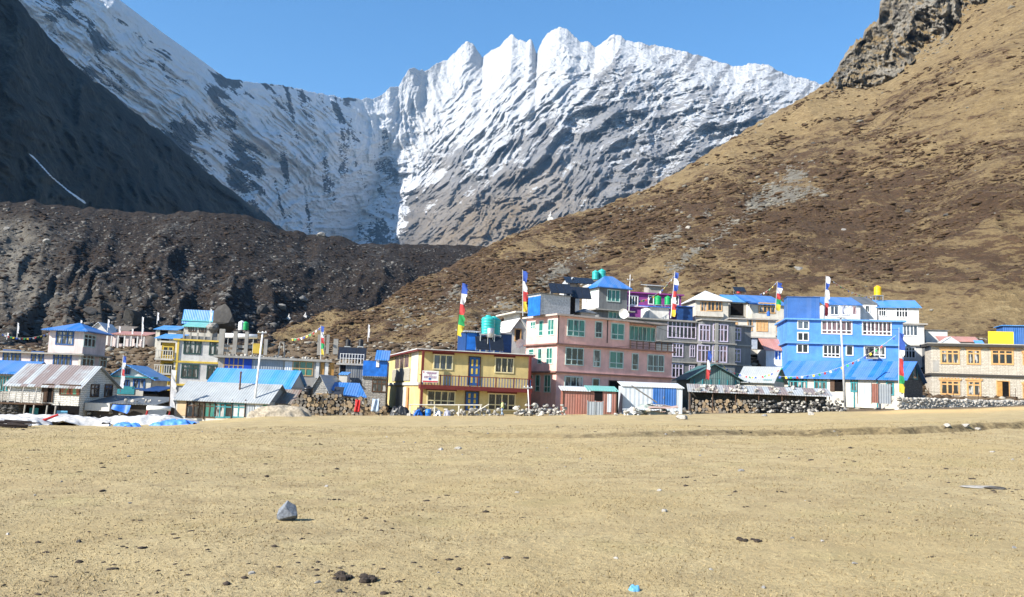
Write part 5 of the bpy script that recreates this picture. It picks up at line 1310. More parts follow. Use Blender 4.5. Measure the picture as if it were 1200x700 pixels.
# scrap heap: boards and a tarpaulin, one thing each
SCRAP = [plain('old_board', (.30, .26, .22)), plain('pinkish_board', (.42, .30, .26)), TINW, STEEL, plain('grey_green_board', (.22, .26, .22)), TIN]
SCL = ['long warped board sticking out of the scrap heap on the left', 'grey board near the top of the scrap heap', 'pinkish board lying across the top of the scrap heap', 'crumpled pale tin sheet at the left end of the scrap heap', 'dull board at the foot of the scrap heap', 'thin plank poking out of the right end of the scrap heap', 'sheet of tin folded over the middle of the scrap heap', 'short board leaning on the right side of the scrap heap', 'green-grey panel buried in the scrap heap', 'pale panel at the bottom right of the scrap heap']
for k in range(10):
    px = 740 + (k * 37 % 46); h = [.25, .75, 1.0, .45, .12, .5, .85, .35, .6, .2][k]; p = at(px, 480, 72.5 + rs.uniform(-.6, .6)); zg = float(gz(p.x, p.y)); m = MB(); L_ = rs.uniform(1.4, 3.0); w_ = rs.uniform(.3, .9)
    for i in range(5):
        x = -L_ / 2 + L_ * i / 4; q = .07 * math.sin(i * 1.3 + k)
        m.v += [(x, -w_ / 2, q), (x, w_ / 2, q + .04), (x, w_ / 2, q + .09), (x, -w_ / 2, q + .05)]
    for i in range(4):
        for j in range(4): e = i * 4; m.face(e + j, e + (j + 1) % 4, e + 4 + (j + 1) % 4, e + 4 + j)
    m.face(3, 2, 1, 0); m.face(16, 17, 18, 19)
    o = m.build('scrap_board', SCRAP[k % 6]); o.location = (p.x, p.y, zg + h); o.rotation_euler = (rs.uniform(-.35, .35), rs.uniform(-.15, .15), rs.uniform(-.3, .3)); tag(o, SCL[k], 'board', 'boards of the scrap heap')
def drape(name, label, p, sx, sy, h, mat, seed, cat='tarpaulin', group=None, n=30, cr=1.0):
    "a crumpled cloth lying over something"
    xs = np.linspace(-1, 1, n); X, Y = np.meshgrid(xs, xs, indexing='ij'); R_ = np.sqrt(X * X + Y * Y) + fbm(X * 2.5, Y * 2.5, 3, seed) * .35
    Z = h * np.clip(1.0 - R_ ** 2, 0, 1) ** .6 * (1 + cr * .5 * fbm(X * 2.6, Y * 2.6, 4, seed + 1)) + np.clip(1.0 - R_, 0, .4) * cr * .3 * h * (ridged(X * 3, Y * 3, 4, seed + 2) - .3) - .05 + .06 * np.clip((1 - R_) * 4, 0, 1)
    XX = X * sx * (1 + .25 * fbm(Y * 1.6, X * .5, 2, seed + 3)); YY = Y * sy * (1 + .25 * fbm(X * 1.6, Y * .5, 2, seed + 4))
    ground = gz_fine(p[0] + XX, p[1] + YY) - p[2]
    o = mesh_obj(name, np.stack([XX, YY, Z + ground], -1), grid_faces(n, n, True), mat, smooth_=True); o.location = p
    return tag(o, label, cat, group)
def gp(px, py, D): p = at(px, py, D); return (p.x, p.y, float(gz(p.x, p.y)))
drape('tarpaulin', 'greyish green tarpaulin draped over the scrap heap', gp(760, 482, 72.6), 2.0, .8, .9, plain('grey_green_tarp', (.27, .31, .28), .6, var=.4), 31)
drape('tarpaulin', 'pale cloth slumped at the left end of the scrap heap', gp(741, 484, 72.2), .8, .5, .7, plain('pale_cloth', (.55, .55, .53), .8), 37)
# stones along the foot of the front row
LB_ = [(604, 662, 71.0, 95, 1.0, 'pale broken stone in the heap left of the red shed', 'heap of pale stones by the pink hotel'), (500, 585, 70.2, 60, .6, 'white stone in the low row in front of the yellow lodge', 'row of stones before the yellow lodge'), (455, 505, 70.2, 30, .6, 'stone in the dark clutter at the corner of the yellow lodge', 'stones at the yellow lodge corner'), (720, 815, 71.8, 26, .5, 'stone lying before the pale blue shed', 'stones before the pale blue shed'), (95, 150, 69.5, 75, .95, 'pale stone in the rubble wall below the rusty-roofed house', 'rubble wall below the rusty-roofed house')]
for x0, x1, D_, n, h, l, g in LB_:
    for k in range(n):
        px = rs.uniform(x0, x1); p = at(px, 485, D_ + rs.uniform(-.6, .6)); zz = rs.uniform(0, 1) ** 1.6 * h; stone(p.x, p.y, float(gz(p.x, p.y)) + zz - .05, rs.uniform(.22, .62), l, mi=rs.choice([1, 3, 3, 0]), name='rubble_stone', group=g)
for px, l, mm, s_ in ((469, 'black plastic sheeting bundled at the corner of the yellow lodge', BLACKP, 1.0), (493, 'dark bundle in front of the yellow lodge side door', plain('dark_cloth', (.03, .03, .035)), .6)): drape('bundle', l, gp(px, 487, 70), s_, .5, .8, mm, px, 'bundle')
a = at(501.5, 488, 69.5); t = thing('plastic_drum', 'blue plastic drum in front of the yellow lodge windows', 'drum', gp(501.5, 488, 69.5)); m = MB(); m.lathe([(.24, 0), (.27, .05), (.27, .3), (.285, .32), (.27, .34), (.27, .6), (.24, .66)], 16); m.build('body', plain('drum_blue', (.02, .16, .55), .4), t, True); m = MB(); m.lathe([(.2, .66), (.2, .69)], 14); m.build('lid', BLACKP, t)
for px, l, mm in ((513, 'pale bag among the clutter before the yellow lodge', TARPW), (524, 'grey sack near the middle of the rail fence', plain('grey_cloth', (.3, .3, .36))), (490, 'small blue bag left of the plastic drum', TARPB)): drape('bag', l, gp(px, 487, 69.6), .4, .35, .5, mm, px, 'bag', n=14)
pole(70.5, 620.5, 487, 618.5, 452, .06, 'short white post at the right corner of the yellow lodge', WFRAME, (.93,))

# ---- left of the yellow lodge
b = Bld(Z3, 'house', 'house wrapped in bright blue sheeting over a grey stone ground floor', (436, 340), (552, 342), 6, 6, 80)
zg_ = b.z(490, 416); b.wall(STONEG, z1=zg_ - .01); b.wall(TARPB, z0=zg_, name='blue_sheeting'); m = MB(); m.box(-.2, b.W, -.25, -.004, zg_ - .12, zg_); m.build('ledge', DARKS, b.root)
b.win('front', (482, 436, 544, 488), 3, BROWN, G_PALE, 2, .12); b.box('hanging_sheet', TARPW, 'front', (498, 335, 512, 372), .01, .08)
m = MB(); x0 = b.x(492, 320); zt = b.z(520, 285); m.slab([(x0, -.3, b.H + .15), (b.W + .2, -.3, b.H + .15), (b.W + .2, 3, zt), (x0, 3, zt)], .08); m.box(x0 + .1, b.W, .0, 3, b.H - .05, b.H + .1); m.build('roof', B_ROOF, b.root)
b = Bld(Z3, 'workshop', 'dark metal-clad block with two black tanks on its concrete roof', (322, 352), (436, 350), 4, 6, 82)
b.wall(GREYS); b.band(b.H, .2, .35, CONC, 'roof'); b.box('dark_opening', DARKH, 'front', (322, 358, 350, 420), .005, .03); b.box('panel_joint', DARKS, 'front', (318, 440, 432, 446), .005, .05); b.box('dark_panel', DARKS, 'front', (352, 358, 428, 440), .005, .02); b.box('dark_base', DARKS, 'front', (330, 448, 434, 500), .005, .02)
ZR = b.o.z + b.H + .01
water_tank(83.5, 407.8, 397.5, 406, BLACKP, 'left black tank on the dark metal block', stand=ZR); water_tank(83.5, 422.8, 397.5, 406, BLACKP, 'right black tank on the dark metal block', stand=ZR)
solar_panel(82.7, 412, 422, 3.2, 1.5, 4, 70, 'upright solar heater panel under the black tanks', .05)
r0 = thing('roof_railing', 'white rooftop railing in front of the black tanks', 'railing', b.world((0, .1, b.H + .01)), b.yaw); m = MB()
for z in (.55, 1.05): m.box(0, b.W, -.02, .02, z - .02, z + .02)
for k in range(9): m.box(b.W * k / 8 - .025, b.W * k / 8 + .025, -.025, .025, 0, 1.1)
m.build('bars', WFRAME, r0)
# concrete house, unfinished top
b = Bld(Z2, 'house', 'unfinished concrete house with bare pillars rising from its flat roof', (378, 290), (935, 318), 12, 8, 82)
CB = b; b.wall(CONC, z1=b.H - .25); b.band(b.H, .25, .5, CONC, 'roof')
b.win('front', (407, 306, 500, 378), 4, WOODF, plain('blue_shutter', (.02, .07, .42)), 2, .12, split=.5); b.box('blue_door', plain('blue_shutter', (.02, .07, .42)), 'front', (504, 310, 546, 392), .01, .06)
b.box('metal_cladding', GREYS, 'front', (550, 304, 706, 402), .01, .06); b.box('white_panel', TINW, 'front', (716, 322, 760, 402), .01, .06)
xA = b.x(766, 360); B3 = Bld.rect
b.Z = Z3; b.win('front', (97, 348, 188, 410), 3, WOODF, G_TEAL, 2, .13, split=.5)
for q in ((229, 350, 246, 412), (272, 352, 294, 416)): b.box('door', plain('ochre_door', (.42, .22, .06)), 'front', q, .01, .05)
for q in ((250, 350, 266, 425), (206, 345, 222, 425)): b.box('pilaster', WHITE, 'front', q, .01, .2)
ZR = b.o.z + b.H
for q in ((213, 212, 249, 312), (256, 212, 271, 305), (291, 232, 314, 308)): b.box('pillar', CONC, 'front', q, -2.0, -1.4)
b.Z = Z2
for q in ((377, 155, 405, 288), (449, 168, 470, 288), (509, 170, 527, 285), (609, 208, 626, 290)): b.box('pillar', CONC, 'front', q, -.7, -.1)
for q in ((402, 238, 548, 252), (402, 262, 520, 275)): b.box('parapet', CONC, 'front', q, -.6, -.35)
b.box('roof_room', YTRIM, 'front', (541, 224, 588, 275), -5, -3); 
a = at(282.5, 394, 86); t = thing('water_cylinder', 'long white hot water cylinder lying on the unfinished concrete roof', 'boiler', (a.x, a.y, ZR)); m = MB(); h = a.z - ZR; m.tube((-1.9, 0, h), (1.9, 0, h), .28, k=14); m.build('shell', WFRAME, t, True)
for sx in (-1.5, 1.5): m = MB(); m.tube((sx, 0, 0), (sx, 0, h - .27), .05); m.build('leg', STEEL, t)
for k in range(44):
    x = rs.uniform(.3, b.W - .2); p = b.world((x, rs.uniform(-.3, .3), b.H)); stone(p.x, p.y, p.z - .03, rs.uniform(.25, .5), 'lump of rubble along the roof edge of the concrete house', mi=rs.choice([1, 3, 0]), name='rubble_stone', group='rubble on the concrete roof')
t = Bld(Z3, 'water_tank_stand', 'grey metal frame propped on the unfinished concrete roof', (27, 252), (58, 254), 12, 1.6, 84, base=ZR, cat='frame')
for sx in (0, t.W):
    for sy in (0, 1.5): m = MB(); m.tube((sx, sy, 0), (t.W / 2 + (sx - t.W / 2) * .6, .75 + (sy - .75) * .6, t.H), .06); m.build('leg', CONC, t.root)
m = MB(); m.box(.1, t.W - .1, .2, 1.3, t.H, t.H + .08); m.build('deck', CONC, t.root)
prayer_flag(84, 377, 405, 376, 381, .6, (.15, .97), 'small prayer flag on the right pillar of the unfinished concrete house', (4, 3, 2, 1, 0), zfoot=ZR); flag_string(at(376, 383, 84), at(341, 397, 86), .4, 10, 'string of prayer flags left of the small flag on the concrete house', .28)
# white and yellow guest house
b = Bld(Z2, 'guest_house', 'three-storey white guest house with yellow trim and yellow balconies', (158, 205), (380, 216), 13, (62, 236), 87)
b.wall(WHITE, z1=b.H - .12); b.band(b.H, .2, .25, YTRIM, 'roof'); zA, zB = b.z(260, 322), b.z(260, 440)
for zz in (zA, zB): b.band(zz, .22, .12, YTRIM, 'ledge')
b.box('corner_pilaster', YTRIM, 'front', (156, 206, 166, 500), .005, .13)
for q, c in (((205, 219, 282, 279), 3), ((335, 227, 376, 285), 2), ((192, 342, 268, 402), 3), ((322, 348, 365, 408), 2)): b.win('front', q, c, GREENF, G_PALE, 2, .16, split=.75)
xl = b.x(62, 260, -1.0); m = MB(); m.box(xl + .5, -.006, 1.0, b.D, 0, b.H - .5); m.build('yellow_wing', YTRIM, b.root)
m = MB(); m.box(xl + .2, -.008, .7, b.D, b.H - .495, b.H - .3); m.build('wing_roof', CREAM, b.root)
for z0_ in (b.z(160, 310), b.z(160, 385), b.z(160, 445)):
    m = MB(); m.box(xl, -.14, -.3, .995, z0_ - .2, z0_); m.build('balcony_floor', CREAM, b.root); o = MB()
    for k in range(8): q = xl + .06 + (-.3 - xl) * k / 7; o.box(q, q + .09, -.24, -.16, z0_ + .004, z0_ + .9)
    o.box(xl, -.14, -.26, -.14, z0_ + .905, z0_ + 1.0); o.build('balcony_railing', CREAM if z0_ > 5 else YTRIM, b.root)
for q in (xl + .02, -.45): m = MB(); m.box(q, q + .28, -.32, -.02, 0, b.z(160, 445) - .21); m.build('balcony_pillar', YTRIM, b.root)
b.win('front', (100, 338, 138, 375), 2, GREENF, G_DARK, 1, .12, base=-1.0); b.door('front', (84, 445, 112, 515), DARKH, GREENF, base=-1.0); b.win('front', (95, 250, 140, 290), 2, YTRIM, G_DARK, 1, .12, base=-1.0)
t = Bld(Z2, 'roof_parapet', 'low dark parapet with posts on the white guest house roof', (200, 172), (376, 184), 13, 4, 89, base=b.o.z + b.H, cat='parapet'); t.wall(CONCD, z1=t.H * .55); 
for k in range(6): m = MB(); q = t.W * k / 5; m.box(q - .1, q + .1, -.06, .1, 0, t.H); m.build('post', CONC, t.root)
pole(70, 296.2, 492, 308, 388.5, .11, 'tall white pole leaning right in front of the grey-roofed lodge', WFRAME, (.985,))
# turquoise house up the slope
b = Bld(Z2, 'house', 'turquoise house with a blue roof high on the slope at the left', (205, 95), (360, 100), 6, (178, 100), 118)
b.wall(TURQW); b.gable(B_ROOFL, b.H, b.H + 1.3, 'x', over=.4, wallm=TURQW); 
for q in ((215, 118, 240, 145), (262, 122, 290, 148), (310, 124, 335, 150)): b.win('front', q, 2, WFRAME, G_DARK, 1, .16)
b.band(b.z(280, 112), .2, .4, TURQW, 'balcony_floor')
b = Bld(Z2, 'house', 'small pale house with a railed terrace below the turquoise one', (200, 140), (340, 144), 6, 4, 112); b.wall(CREAM); b.lean(TURQ, b.H, b.H + .9, over=.3); b.win('front', (225, 148, 260, 168), 3, BROWN, G_DARK); b.win('front', (280, 150, 310, 170), 3, BROWN, G_DARK)
water_tank(101, 283, 376, 387, TINW, 'pale ribbed tank on the slope above the concrete house'); water_tank(101, 287.5, 377, 387, GT, 'green tank beside the pale ribbed tank on the slope')
for Z_, q0, q1, D_, l in ((Z1, (800, 155), (905, 158), 112, 'upper blue-roofed shed left of the white guest house'), (Z1, (805, 200), (912, 205), 106, 'lower blue-roofed shed left of the white guest house')):
    b = Bld(Z_, 'shed', l, q0, q1, 3, 4, D_, group='blue sheds on the slope'); b.wall(CREAM); b.lean(B_ROOFL, b.H, b.H + .8, over=.3)
    b.box('dark_opening', DARKH, 'front', (q0[0] + 20, q0[1] + 8, q0[0] + 60, q0[1] + 40), .005, .03)
# blue-roofed shed behind the grey-roofed lodge
b = Bld(Z2, 'house', 'long house under a bright blue tin roof behind the grey-roofed lodge', (325, 436), (735, 478), -4, 5.5, 76.5, side='right'); b.wall(CONC, z1=b.H - .1); b.gable(B_ROOFL, b.H, b.H + 1.75, 'x', over=.35, wallm=TIN)
# hut, lean-to, tank
b = Bld(Z3, 'hut', 'grey stone hut with a gable beside the black tank', (190, 470), (262, 470), -6, 5, 75); b.wall(STONEG); b.gable(TIN, b.H, b.H + 1.35, 'y', over=.3, wallm=STONEG); b.win('front', (214, 505, 260, 540), 2, WOODF, G_DARK, 1, .12)
b = Bld(Z3, 'hut', 'small shed under a sloping blue tin roof beside the firewood stack', (345, 508), (440, 512), 5, 4.2, 74.5); b.wall(CREAM, z1=b.H - .1)
m = MB(); zt = b.z(270, 442); m.slab([(-.3, -.3, b.H), (b.W + .3, -.3, b.H - .1), (b.W - .9, 4.2, zt), (-3.2, 4.2, zt)], .08); m.build('roof', B_ROOF, b.root); b.win('front', (350, 518, 372, 545), 1, WOODF, G_DARK)
t = Bld(Z3, 'shed', 'pale blue upright sheet shelter behind the sloping blue roof', (320, 405), (358, 408), 5, 3, 79); t.wall(CREAM); t.lean(B_ROOFL, t.H, t.H + .3, over=.1)
water_tank(73.5, 360.2, 452, 469.5, BLACKP, 'black water tank above the left end of the firewood stack', stand=float(gz(*at(360, 470, 73.5)[:2])))
solar_panel(73.3, 395, 468, 1.0, 1.2, -8, 60, 'solar panel leaning above the firewood stack', .2)
for px, py, mm, l, w_, h_ in ((419.5, 469, plain('red_cloth', (.5, .03, .03), .9), 'red garment hung on the firewood stack', .6, 1.15), (440.5, 468, plain('grey_blue_cloth', (.33, .40, .50), .9), 'grey blue jacket draped over the right end of the firewood stack', .85, 1.2)):
    p = at(px, py, 70.1); m = MB()
    for i in range(8):
        for j in range(8): m.v.append((w_ * (i / 7 - .5) * (.7 + .3 * j / 7), .12 * math.sin(i * 1.5 + j * .4) - .03 * j, -h_ * j / 7 + .12 * abs(i / 7 - .5)))
    for i in range(7):
        for j in range(7): q = i * 8 + j; m.face(q, q + 1, q + 9, q + 8)
    o = m.build('hanging_garment', mm, None, True); o.location = p; sm = o.modifiers.new('th', 'SOLIDIFY'); sm.thickness = .04; tag(o, l, 'garment')
# grey-roofed lodge with glass front
b = Bld(Z2, 'lodge', 'low lodge with a grey tin roof and a front of glass panels and white curtains', (162, 506), (628, 534), -7, 5.2, 70.5)
b.wall(CREAM, z1=b.H - .12); zr_ = b.H + 1.6; b.gable(TIN, b.H, zr_, 'x', over=.35, wallm=TIN)
xs_ = [(218, 246), (250, 302), (306, 356), (360, 408), (412, 444), (448, 510)]
gl_ = [G_PALE, G_PALE, G_TEAL, G_PALE, G_DARK, plain('curtain_sheet', (.5, .49, .46))]
for (x0, x1), g in zip(xs_, gl_): b.win('front', (x0, 532 + (x0 - 200) * .05, x1, 605), 2 if x1 - x0 > 35 else 1, BROWN if x0 % 4 else TEALF, g, 2, .12, split=.78)
b.box('tan_wall', paint('tan_plaster', (.62, .45, .27)), 'front', (165, 520, 212, 600), .01, .04)
for q in (214, 304, 446, 514): b.box('post', BROWN, 'front', (q - 2, 518, q + 2, 620), .02, .14)
for q, mm in (((518, 545, 560, 610), GREYS), ((566, 548, 600, 610), TINW), ((604, 545, 622, 610), plain('green_door', (.05, .2, .1)))): b.box('door_panel', mm, 'front', q, .01, .06)
m = MB(); p = (b.x(449, 455), 1.6, b.H + .7); m.tube(p, (p[0], p[1], b.H + 2.6), .09, k=8); m.tube((p[0], p[1], b.H + 2.6), (p[0], p[1], b.H + 2.75), .16, .04, 8); m.build('stove_pipe', plain('rusty_pipe', (.10, .06, .045)), b.root)
m = MB(); m.box(-.3, b.W, -1.0, -.01, .15, .42); m.build('plinth', CONC, b.root)
t = Bld(Z2, 'shed', 'ramshackle shed with a split brown plank roof right of the grey-roofed lodge', (632, 520), (745, 516), -3, 4, 71.5, side='right'); t.wall(TIN); t.gable(sheet('brown_plank_roof', (.20, .16, .12), rust=.5, fade=.6), t.H, t.H + 1.1, 'x', over=.5, wallm=STONED, x0=-1.2); t.box('dark_opening', DARKH, 'front', (655, 528, 705, 580), .005, .04)
prayer_flag(69, 198, 488, 200.5, 432, .9, (.2, .98), 'faded grey prayer flag left of the grey-roofed lodge', [plain('faded_flag_cloth', (.48, .48, .50), .9)] * 4, pm=BROWN, wild=.2)
drape('rubble_heap', 'pale heap of gravel beside the tall white pole', gp(326, 491, 67), 2.9, 1.3, 1.0, plain('gravel', (.34, .29, .22), .95, var=.5, sc=5), 43, 'gravel heap', cr=.2, n=44)
# rusty-roofed stone house
b = Bld(Z1, 'house', 'whitewashed stone house with a rusty striped tin roof and a wooden balcony', (45, 434), (411, 440), 2, (606, 415), 67.5, side='right')
SH = b; b.wall(WHITEST, z1=b.H - .1); b.gable(TINR, b.H, b.H + 1.95, 'x', over=.35, wallm=WHITEST, ridge=.42)
zf = b.z(200, 535); m = MB(); m.box(.2, b.W * .62, -1.5, -.01, zf - .15, zf); m.build('balcony_floor', BROWN, b.root); b.rail(.3, b.W * .6, 1.45, zf, .95, plain('grey_wood', (.36, .34, .31)), 6, name='balcony_railing')
b.box('painted_ground_floor_shade', DARKH, 'front', (60, 545, 405, 635), .004, .02); b.box('blue_door', TEALF, 'front', (150, 560, 195, 635), .025, .06); b.box('blue_window', plain('light_blue_panel', (.12, .35, .55)), 'front', (290, 575, 345, 628), .025, .06)  # near-black sheet paints the shade below the balcony onto the wall
b.door('front', (220, 442, 240, 532), BROWN, BROWN); b.door('front', (246, 442, 268, 532), DARKH, BROWN)
w0 = b.win('front', (311, 446, 407, 490), 2, BROWN, glass('patterned_curtain', (.22, .03, .02), (.05, .24, .16), .5), 1, .1)
for q in ((466, 446, 503, 498), (537, 446, 572, 498)): b.win('right', q, 2, BROWN, G_PALE, 2, .14, split=.7)
for px, a0 in ((122, 524), (168, 528), (236, 530), (280, 535)):
    x = b.x(px, 560, 1.45); m = MB(); m.tube((x, -1.45, .1), (x + .1, -1.45, zf - .16), .07, k=7); m.build('balcony_prop', plain('grey_wood', (.36, .34, .31)), b.root)
for k in (.12, .3, .48): m = MB(); m.tube((b.W * k, -1.42, zf), (b.W * k, -1.0, b.H - .3), .05, k=6); m.build('roof_post', plain('grey_wood', (.36, .34, .31)), b.root)
# low shed of planks and tarpaulin beside it
b = Bld(Z1, 'shed', 'low dark shelter of planks with stones on its flat roof and a blue tarpaulin', (480, 528), (795, 518), -2, 4.5, 69); b.wall(plain('dark_planks', (.05, .042, .035), .9), z1=b.H - .1); b.lean(DARKS, b.H, b.H + .55, over=.4)
b.box('whitewashed_end', WHITE, 'front', (448, 535, 575, 575), .01, .5); 
for k in range(16): p = b.world((rs.uniform(0, b.W), rs.uniform(-.2, 3.5), b.H)); stone(p.x, p.y, p.z + .12 * (p.y - b.o.y) / 4 * 1.0 + .1, rs.uniform(.25, .5), 'pale stone on the flat roof of the dark shelter', mi=rs.choice([1, 3]), name='roof_stone', group='stones on the dark shelter roof')
s0, s1, z0, z1 = b.rect('front', 590, 545, 685, 592); m = MB()
for i in range(9):
    for j in range(6): m.v.append((s0 + (s1 - s0) * i / 8, -.55 - .1 * math.sin(i * .9) - .05 * j, z1 - (z1 - z0) * (j / 5) * (.45 + .55 * i / 8) * (1 if i < 8 else .6)))
for i in range(8):
    for j in range(5): q = i * 6 + j; m.face(q, q + 1, q + 7, q + 6)
m.build('tarpaulin', TARPB, b.root, True)
# solar water heater
a = at(184, 484, 68); t = thing('solar_water_heater', 'solar water heater with a white tank and a red frame on the ground', 'solar heater', gp(184, 484, 68), math.radians(8))
m = MB(); m.tube((-1.05, .5, 1.35), (1.05, .5, 1.35), .22, k=16); m.build('tank', WFRAME, t, True); m = MB(); m.hexa([(-.8, -.5, .2), (.8, -.5, .2), (.8, .35, 1.15), (-.8, .35, 1.15), (-.8, -.56, .26), (.8, -.56, .26), (.8, .29, 1.21), (-.8, .29, 1.21)]); m.build('collector', plain('collector_glass', (.09, .10, .11), .3), t)
rd = plain('red_frame', (.4, .03, .03), .5)
for sx in (-1, 1): m = MB(); m.tube((sx, .6, 0), (sx, .55, 1.3), .05); m.tube((sx, -.6, .05), (sx, .5, 1.1), .05); m.build('frame', rd, t)
# pink and white hotel at the left edge
b = Bld(Z1, 'hotel', 'pale pink two-storey hotel with blue windows and a blue hip roof', (-140, 262), (418, 276), 2, (546, 288), 86, side='right')
b.wall(PALEPINK, z1=b.H - .12); b.band(b.H, .18, .5, CONC, 'roof')
for q, c in (((-90, 270, -40, 325), 3), ((20, 268, 100, 325), 4), ((164, 275, 218, 338), 3), ((278, 285, 360, 342), 4)): b.win('front', q, c, BLUEF, G_PALE, 2, .14, split=.7)
for q, c in (((422, 292, 478, 350), 3), ((510, 302, 542, 350), 2)): b.win('right', q, c, MINT, G_PALE, 2, .14, split=.7)
b.box('pilaster', CREAM, 'front', (404, 280, 416, 350), .01, .1)
xa, xb = b.x(238, 270), b.x(416, 270); m = MB(); z3 = b.z(330, 166); m.box(xa, xb, .3, b.D - .4, b.H + .003, z3); m.build('upper_wall', PALEPINK, b.root)
b.hip(B_ROOFD if 0 else B_ROOF, z3 + .1, z3 + 1.25, x0=xa, x1=xb, y0=.3, y1=b.D - .4, over=.7)
b.win('front', (292, 172, 372, 232), 3, BLUEF, G_PALE, 2, .14, base=-.3, split=.72); b.W_ = b.W; b.W = xb; b.win('right', (430, 190, 486, 245), 3, MINT, G_PALE, 2, .14, split=.72); b.W = b.W_
# white cottage with blue roof
b = Bld(Z1, 'cottage', 'white gabled cottage with a light blue roof and blue windows', (568, 395), (776, 402), 6, 6, 79)
b.wall(CREAM); b.gable(B_ROOFL, b.H, b.z(645, 338), 'y', over=.6, wallm=WHITE, ridge=.4); b.win('front', (634, 420, 659, 446), 2, BLUEF, G_PALE); b.win('front', (688, 418, 736, 458), 2, BLUEF, G_PALE, 1, .14); b.win('front', (645, 362, 665, 386), 2, BLUEF, G_DARK); b.band(b.H + .02, .15, .35, TEALF, 'eaves_band', y1=1)
b.box('blue_dado', TEALF, 'front', (600, 450, 690, 490), .01, .07)
t = Bld(Z1, 'shed', 'lean-to under a dark blue tarpaulin beside the white cottage', (735, 468), (815, 440), -5, 3, 77); t.wall(DARKH); t.lean(TARPD, t.H, t.H + .4, over=.3)
prayer_flag(75, 141, 460, 144.5, 416, .48, (.1, .97), 'white and red prayer flag in front of the white cottage', (1, 1, 2, 1, 0), pm=WFRAME, wild=.2)
# blue-roofed stone house cut by the left edge
b = Bld(Z1, 'house', 'brown stone house under a plain blue roof cut by the left edge', (-160, 366), (118, 368), 0, 5, 75.5, side='right'); b.wall(STONEG, z1=b.H - .1); b.gable(B_ROOF, b.H, b.H + 1.2, 'x', over=.5, wallm=STONEG, ridge=.6); b.win('front', (-5, 402, 18, 470), 2, TEALF, G_PALE); b.win('front', (38, 405, 56, 470), 1, TEALF, G_PALE); b.win('front', (-80, 402, -40, 470), 2, TEALF, G_PALE)
stone_wall('stone_wall', 'tall dark dry stone terrace wall at the left edge', [(-60, 466, 66), (22, 472, 66.5)], None, 1.0, STONED, plain('dark_wall_stone', (.09, .085, .08), .9, var=.5, sc=2.5))
# pink house with a red roof and other buildings up the left slope
b = Bld(Z1, 'house', 'low pink house with a faded red roof on the left slope', (580, 180), (745, 188), 5, 5, 112); b.wall(PALEPINK); b.lean(R_ROOF, b.H, b.H + .7, over=.4)
for q in ((612, 198, 640, 230), (690, 202, 712, 230)): b.box('dark_opening', DARKH, 'front', q, .01, .05)
for k in range(6): m = MB(); x = b.W * k / 5; m.box(x - .1, x + .1, -.5, -.3, 0, b.H - .3); m.build('porch_post', WHITE, b.root)
b = Bld(Z1, 'house', 'white gabled house left of the red-roofed one', (448, 170), (556, 175), 3, 5, 114); b.wall(WHITE); b.gable(TINW, b.H, b.H + 1.6, 'y', over=.3, wallm=WHITE); b.win('front', (490, 178, 515, 205), 2, BROWN, G_DARK)
b = Bld(Z1, 'house', 'small house with a brown stone roof above the red-roofed one', (562, 160), (655, 164), 6, 4, 118); b.wall(CREAM); b.lean(plain('brown_stone_roof', (.17, .14, .11)), b.H, b.H + .9, over=.3)
drape('tarpaulin', 'dark blue tarpaulin heaped on the slope below the red-roofed house', (lambda p: (p.x, p.y, float(gz(p.x, p.y))))(at(150, 408, 101)), 1.7, 1.2, .8, TARPD, 51)
for i, (px, y0, y1, l) in enumerate([(166, 400, 371, 'tall white flag pole beside the red-roofed house'), (154, 402, 385, 'white flag pole above the dark blue tarpaulin'), (139, 402, 382, 'white flag pole left of the dark blue tarpaulin'), (20, 396, 378, 'white flag pole behind the pink hotel, farthest left'), (8, 398, 390, 'short white flag pole at the left edge'), (94, 385, 375, 'white flag pole just behind the blue hip roof'), (126, 388, 374, 'white flag pole by the white gabled house'), (184, 380, 366, 'white flag pole by the upper blue shed'), (246, 382, 362, 'white flag pole by the turquoise house'), (431, 402, 380, 'white flag pole on the slope behind the blue sheeted house')]):
    prayer_flag(112 + i % 3, px, y0, px + .8, y1, .35, (.3, .97), l, (1, 1, 1), pm=WFRAME, wild=.2)
flag_string(at(2, 391, 108), at(60, 389, 110), .8, 18, 'string of prayer flags behind the pale pink hotel', .3)
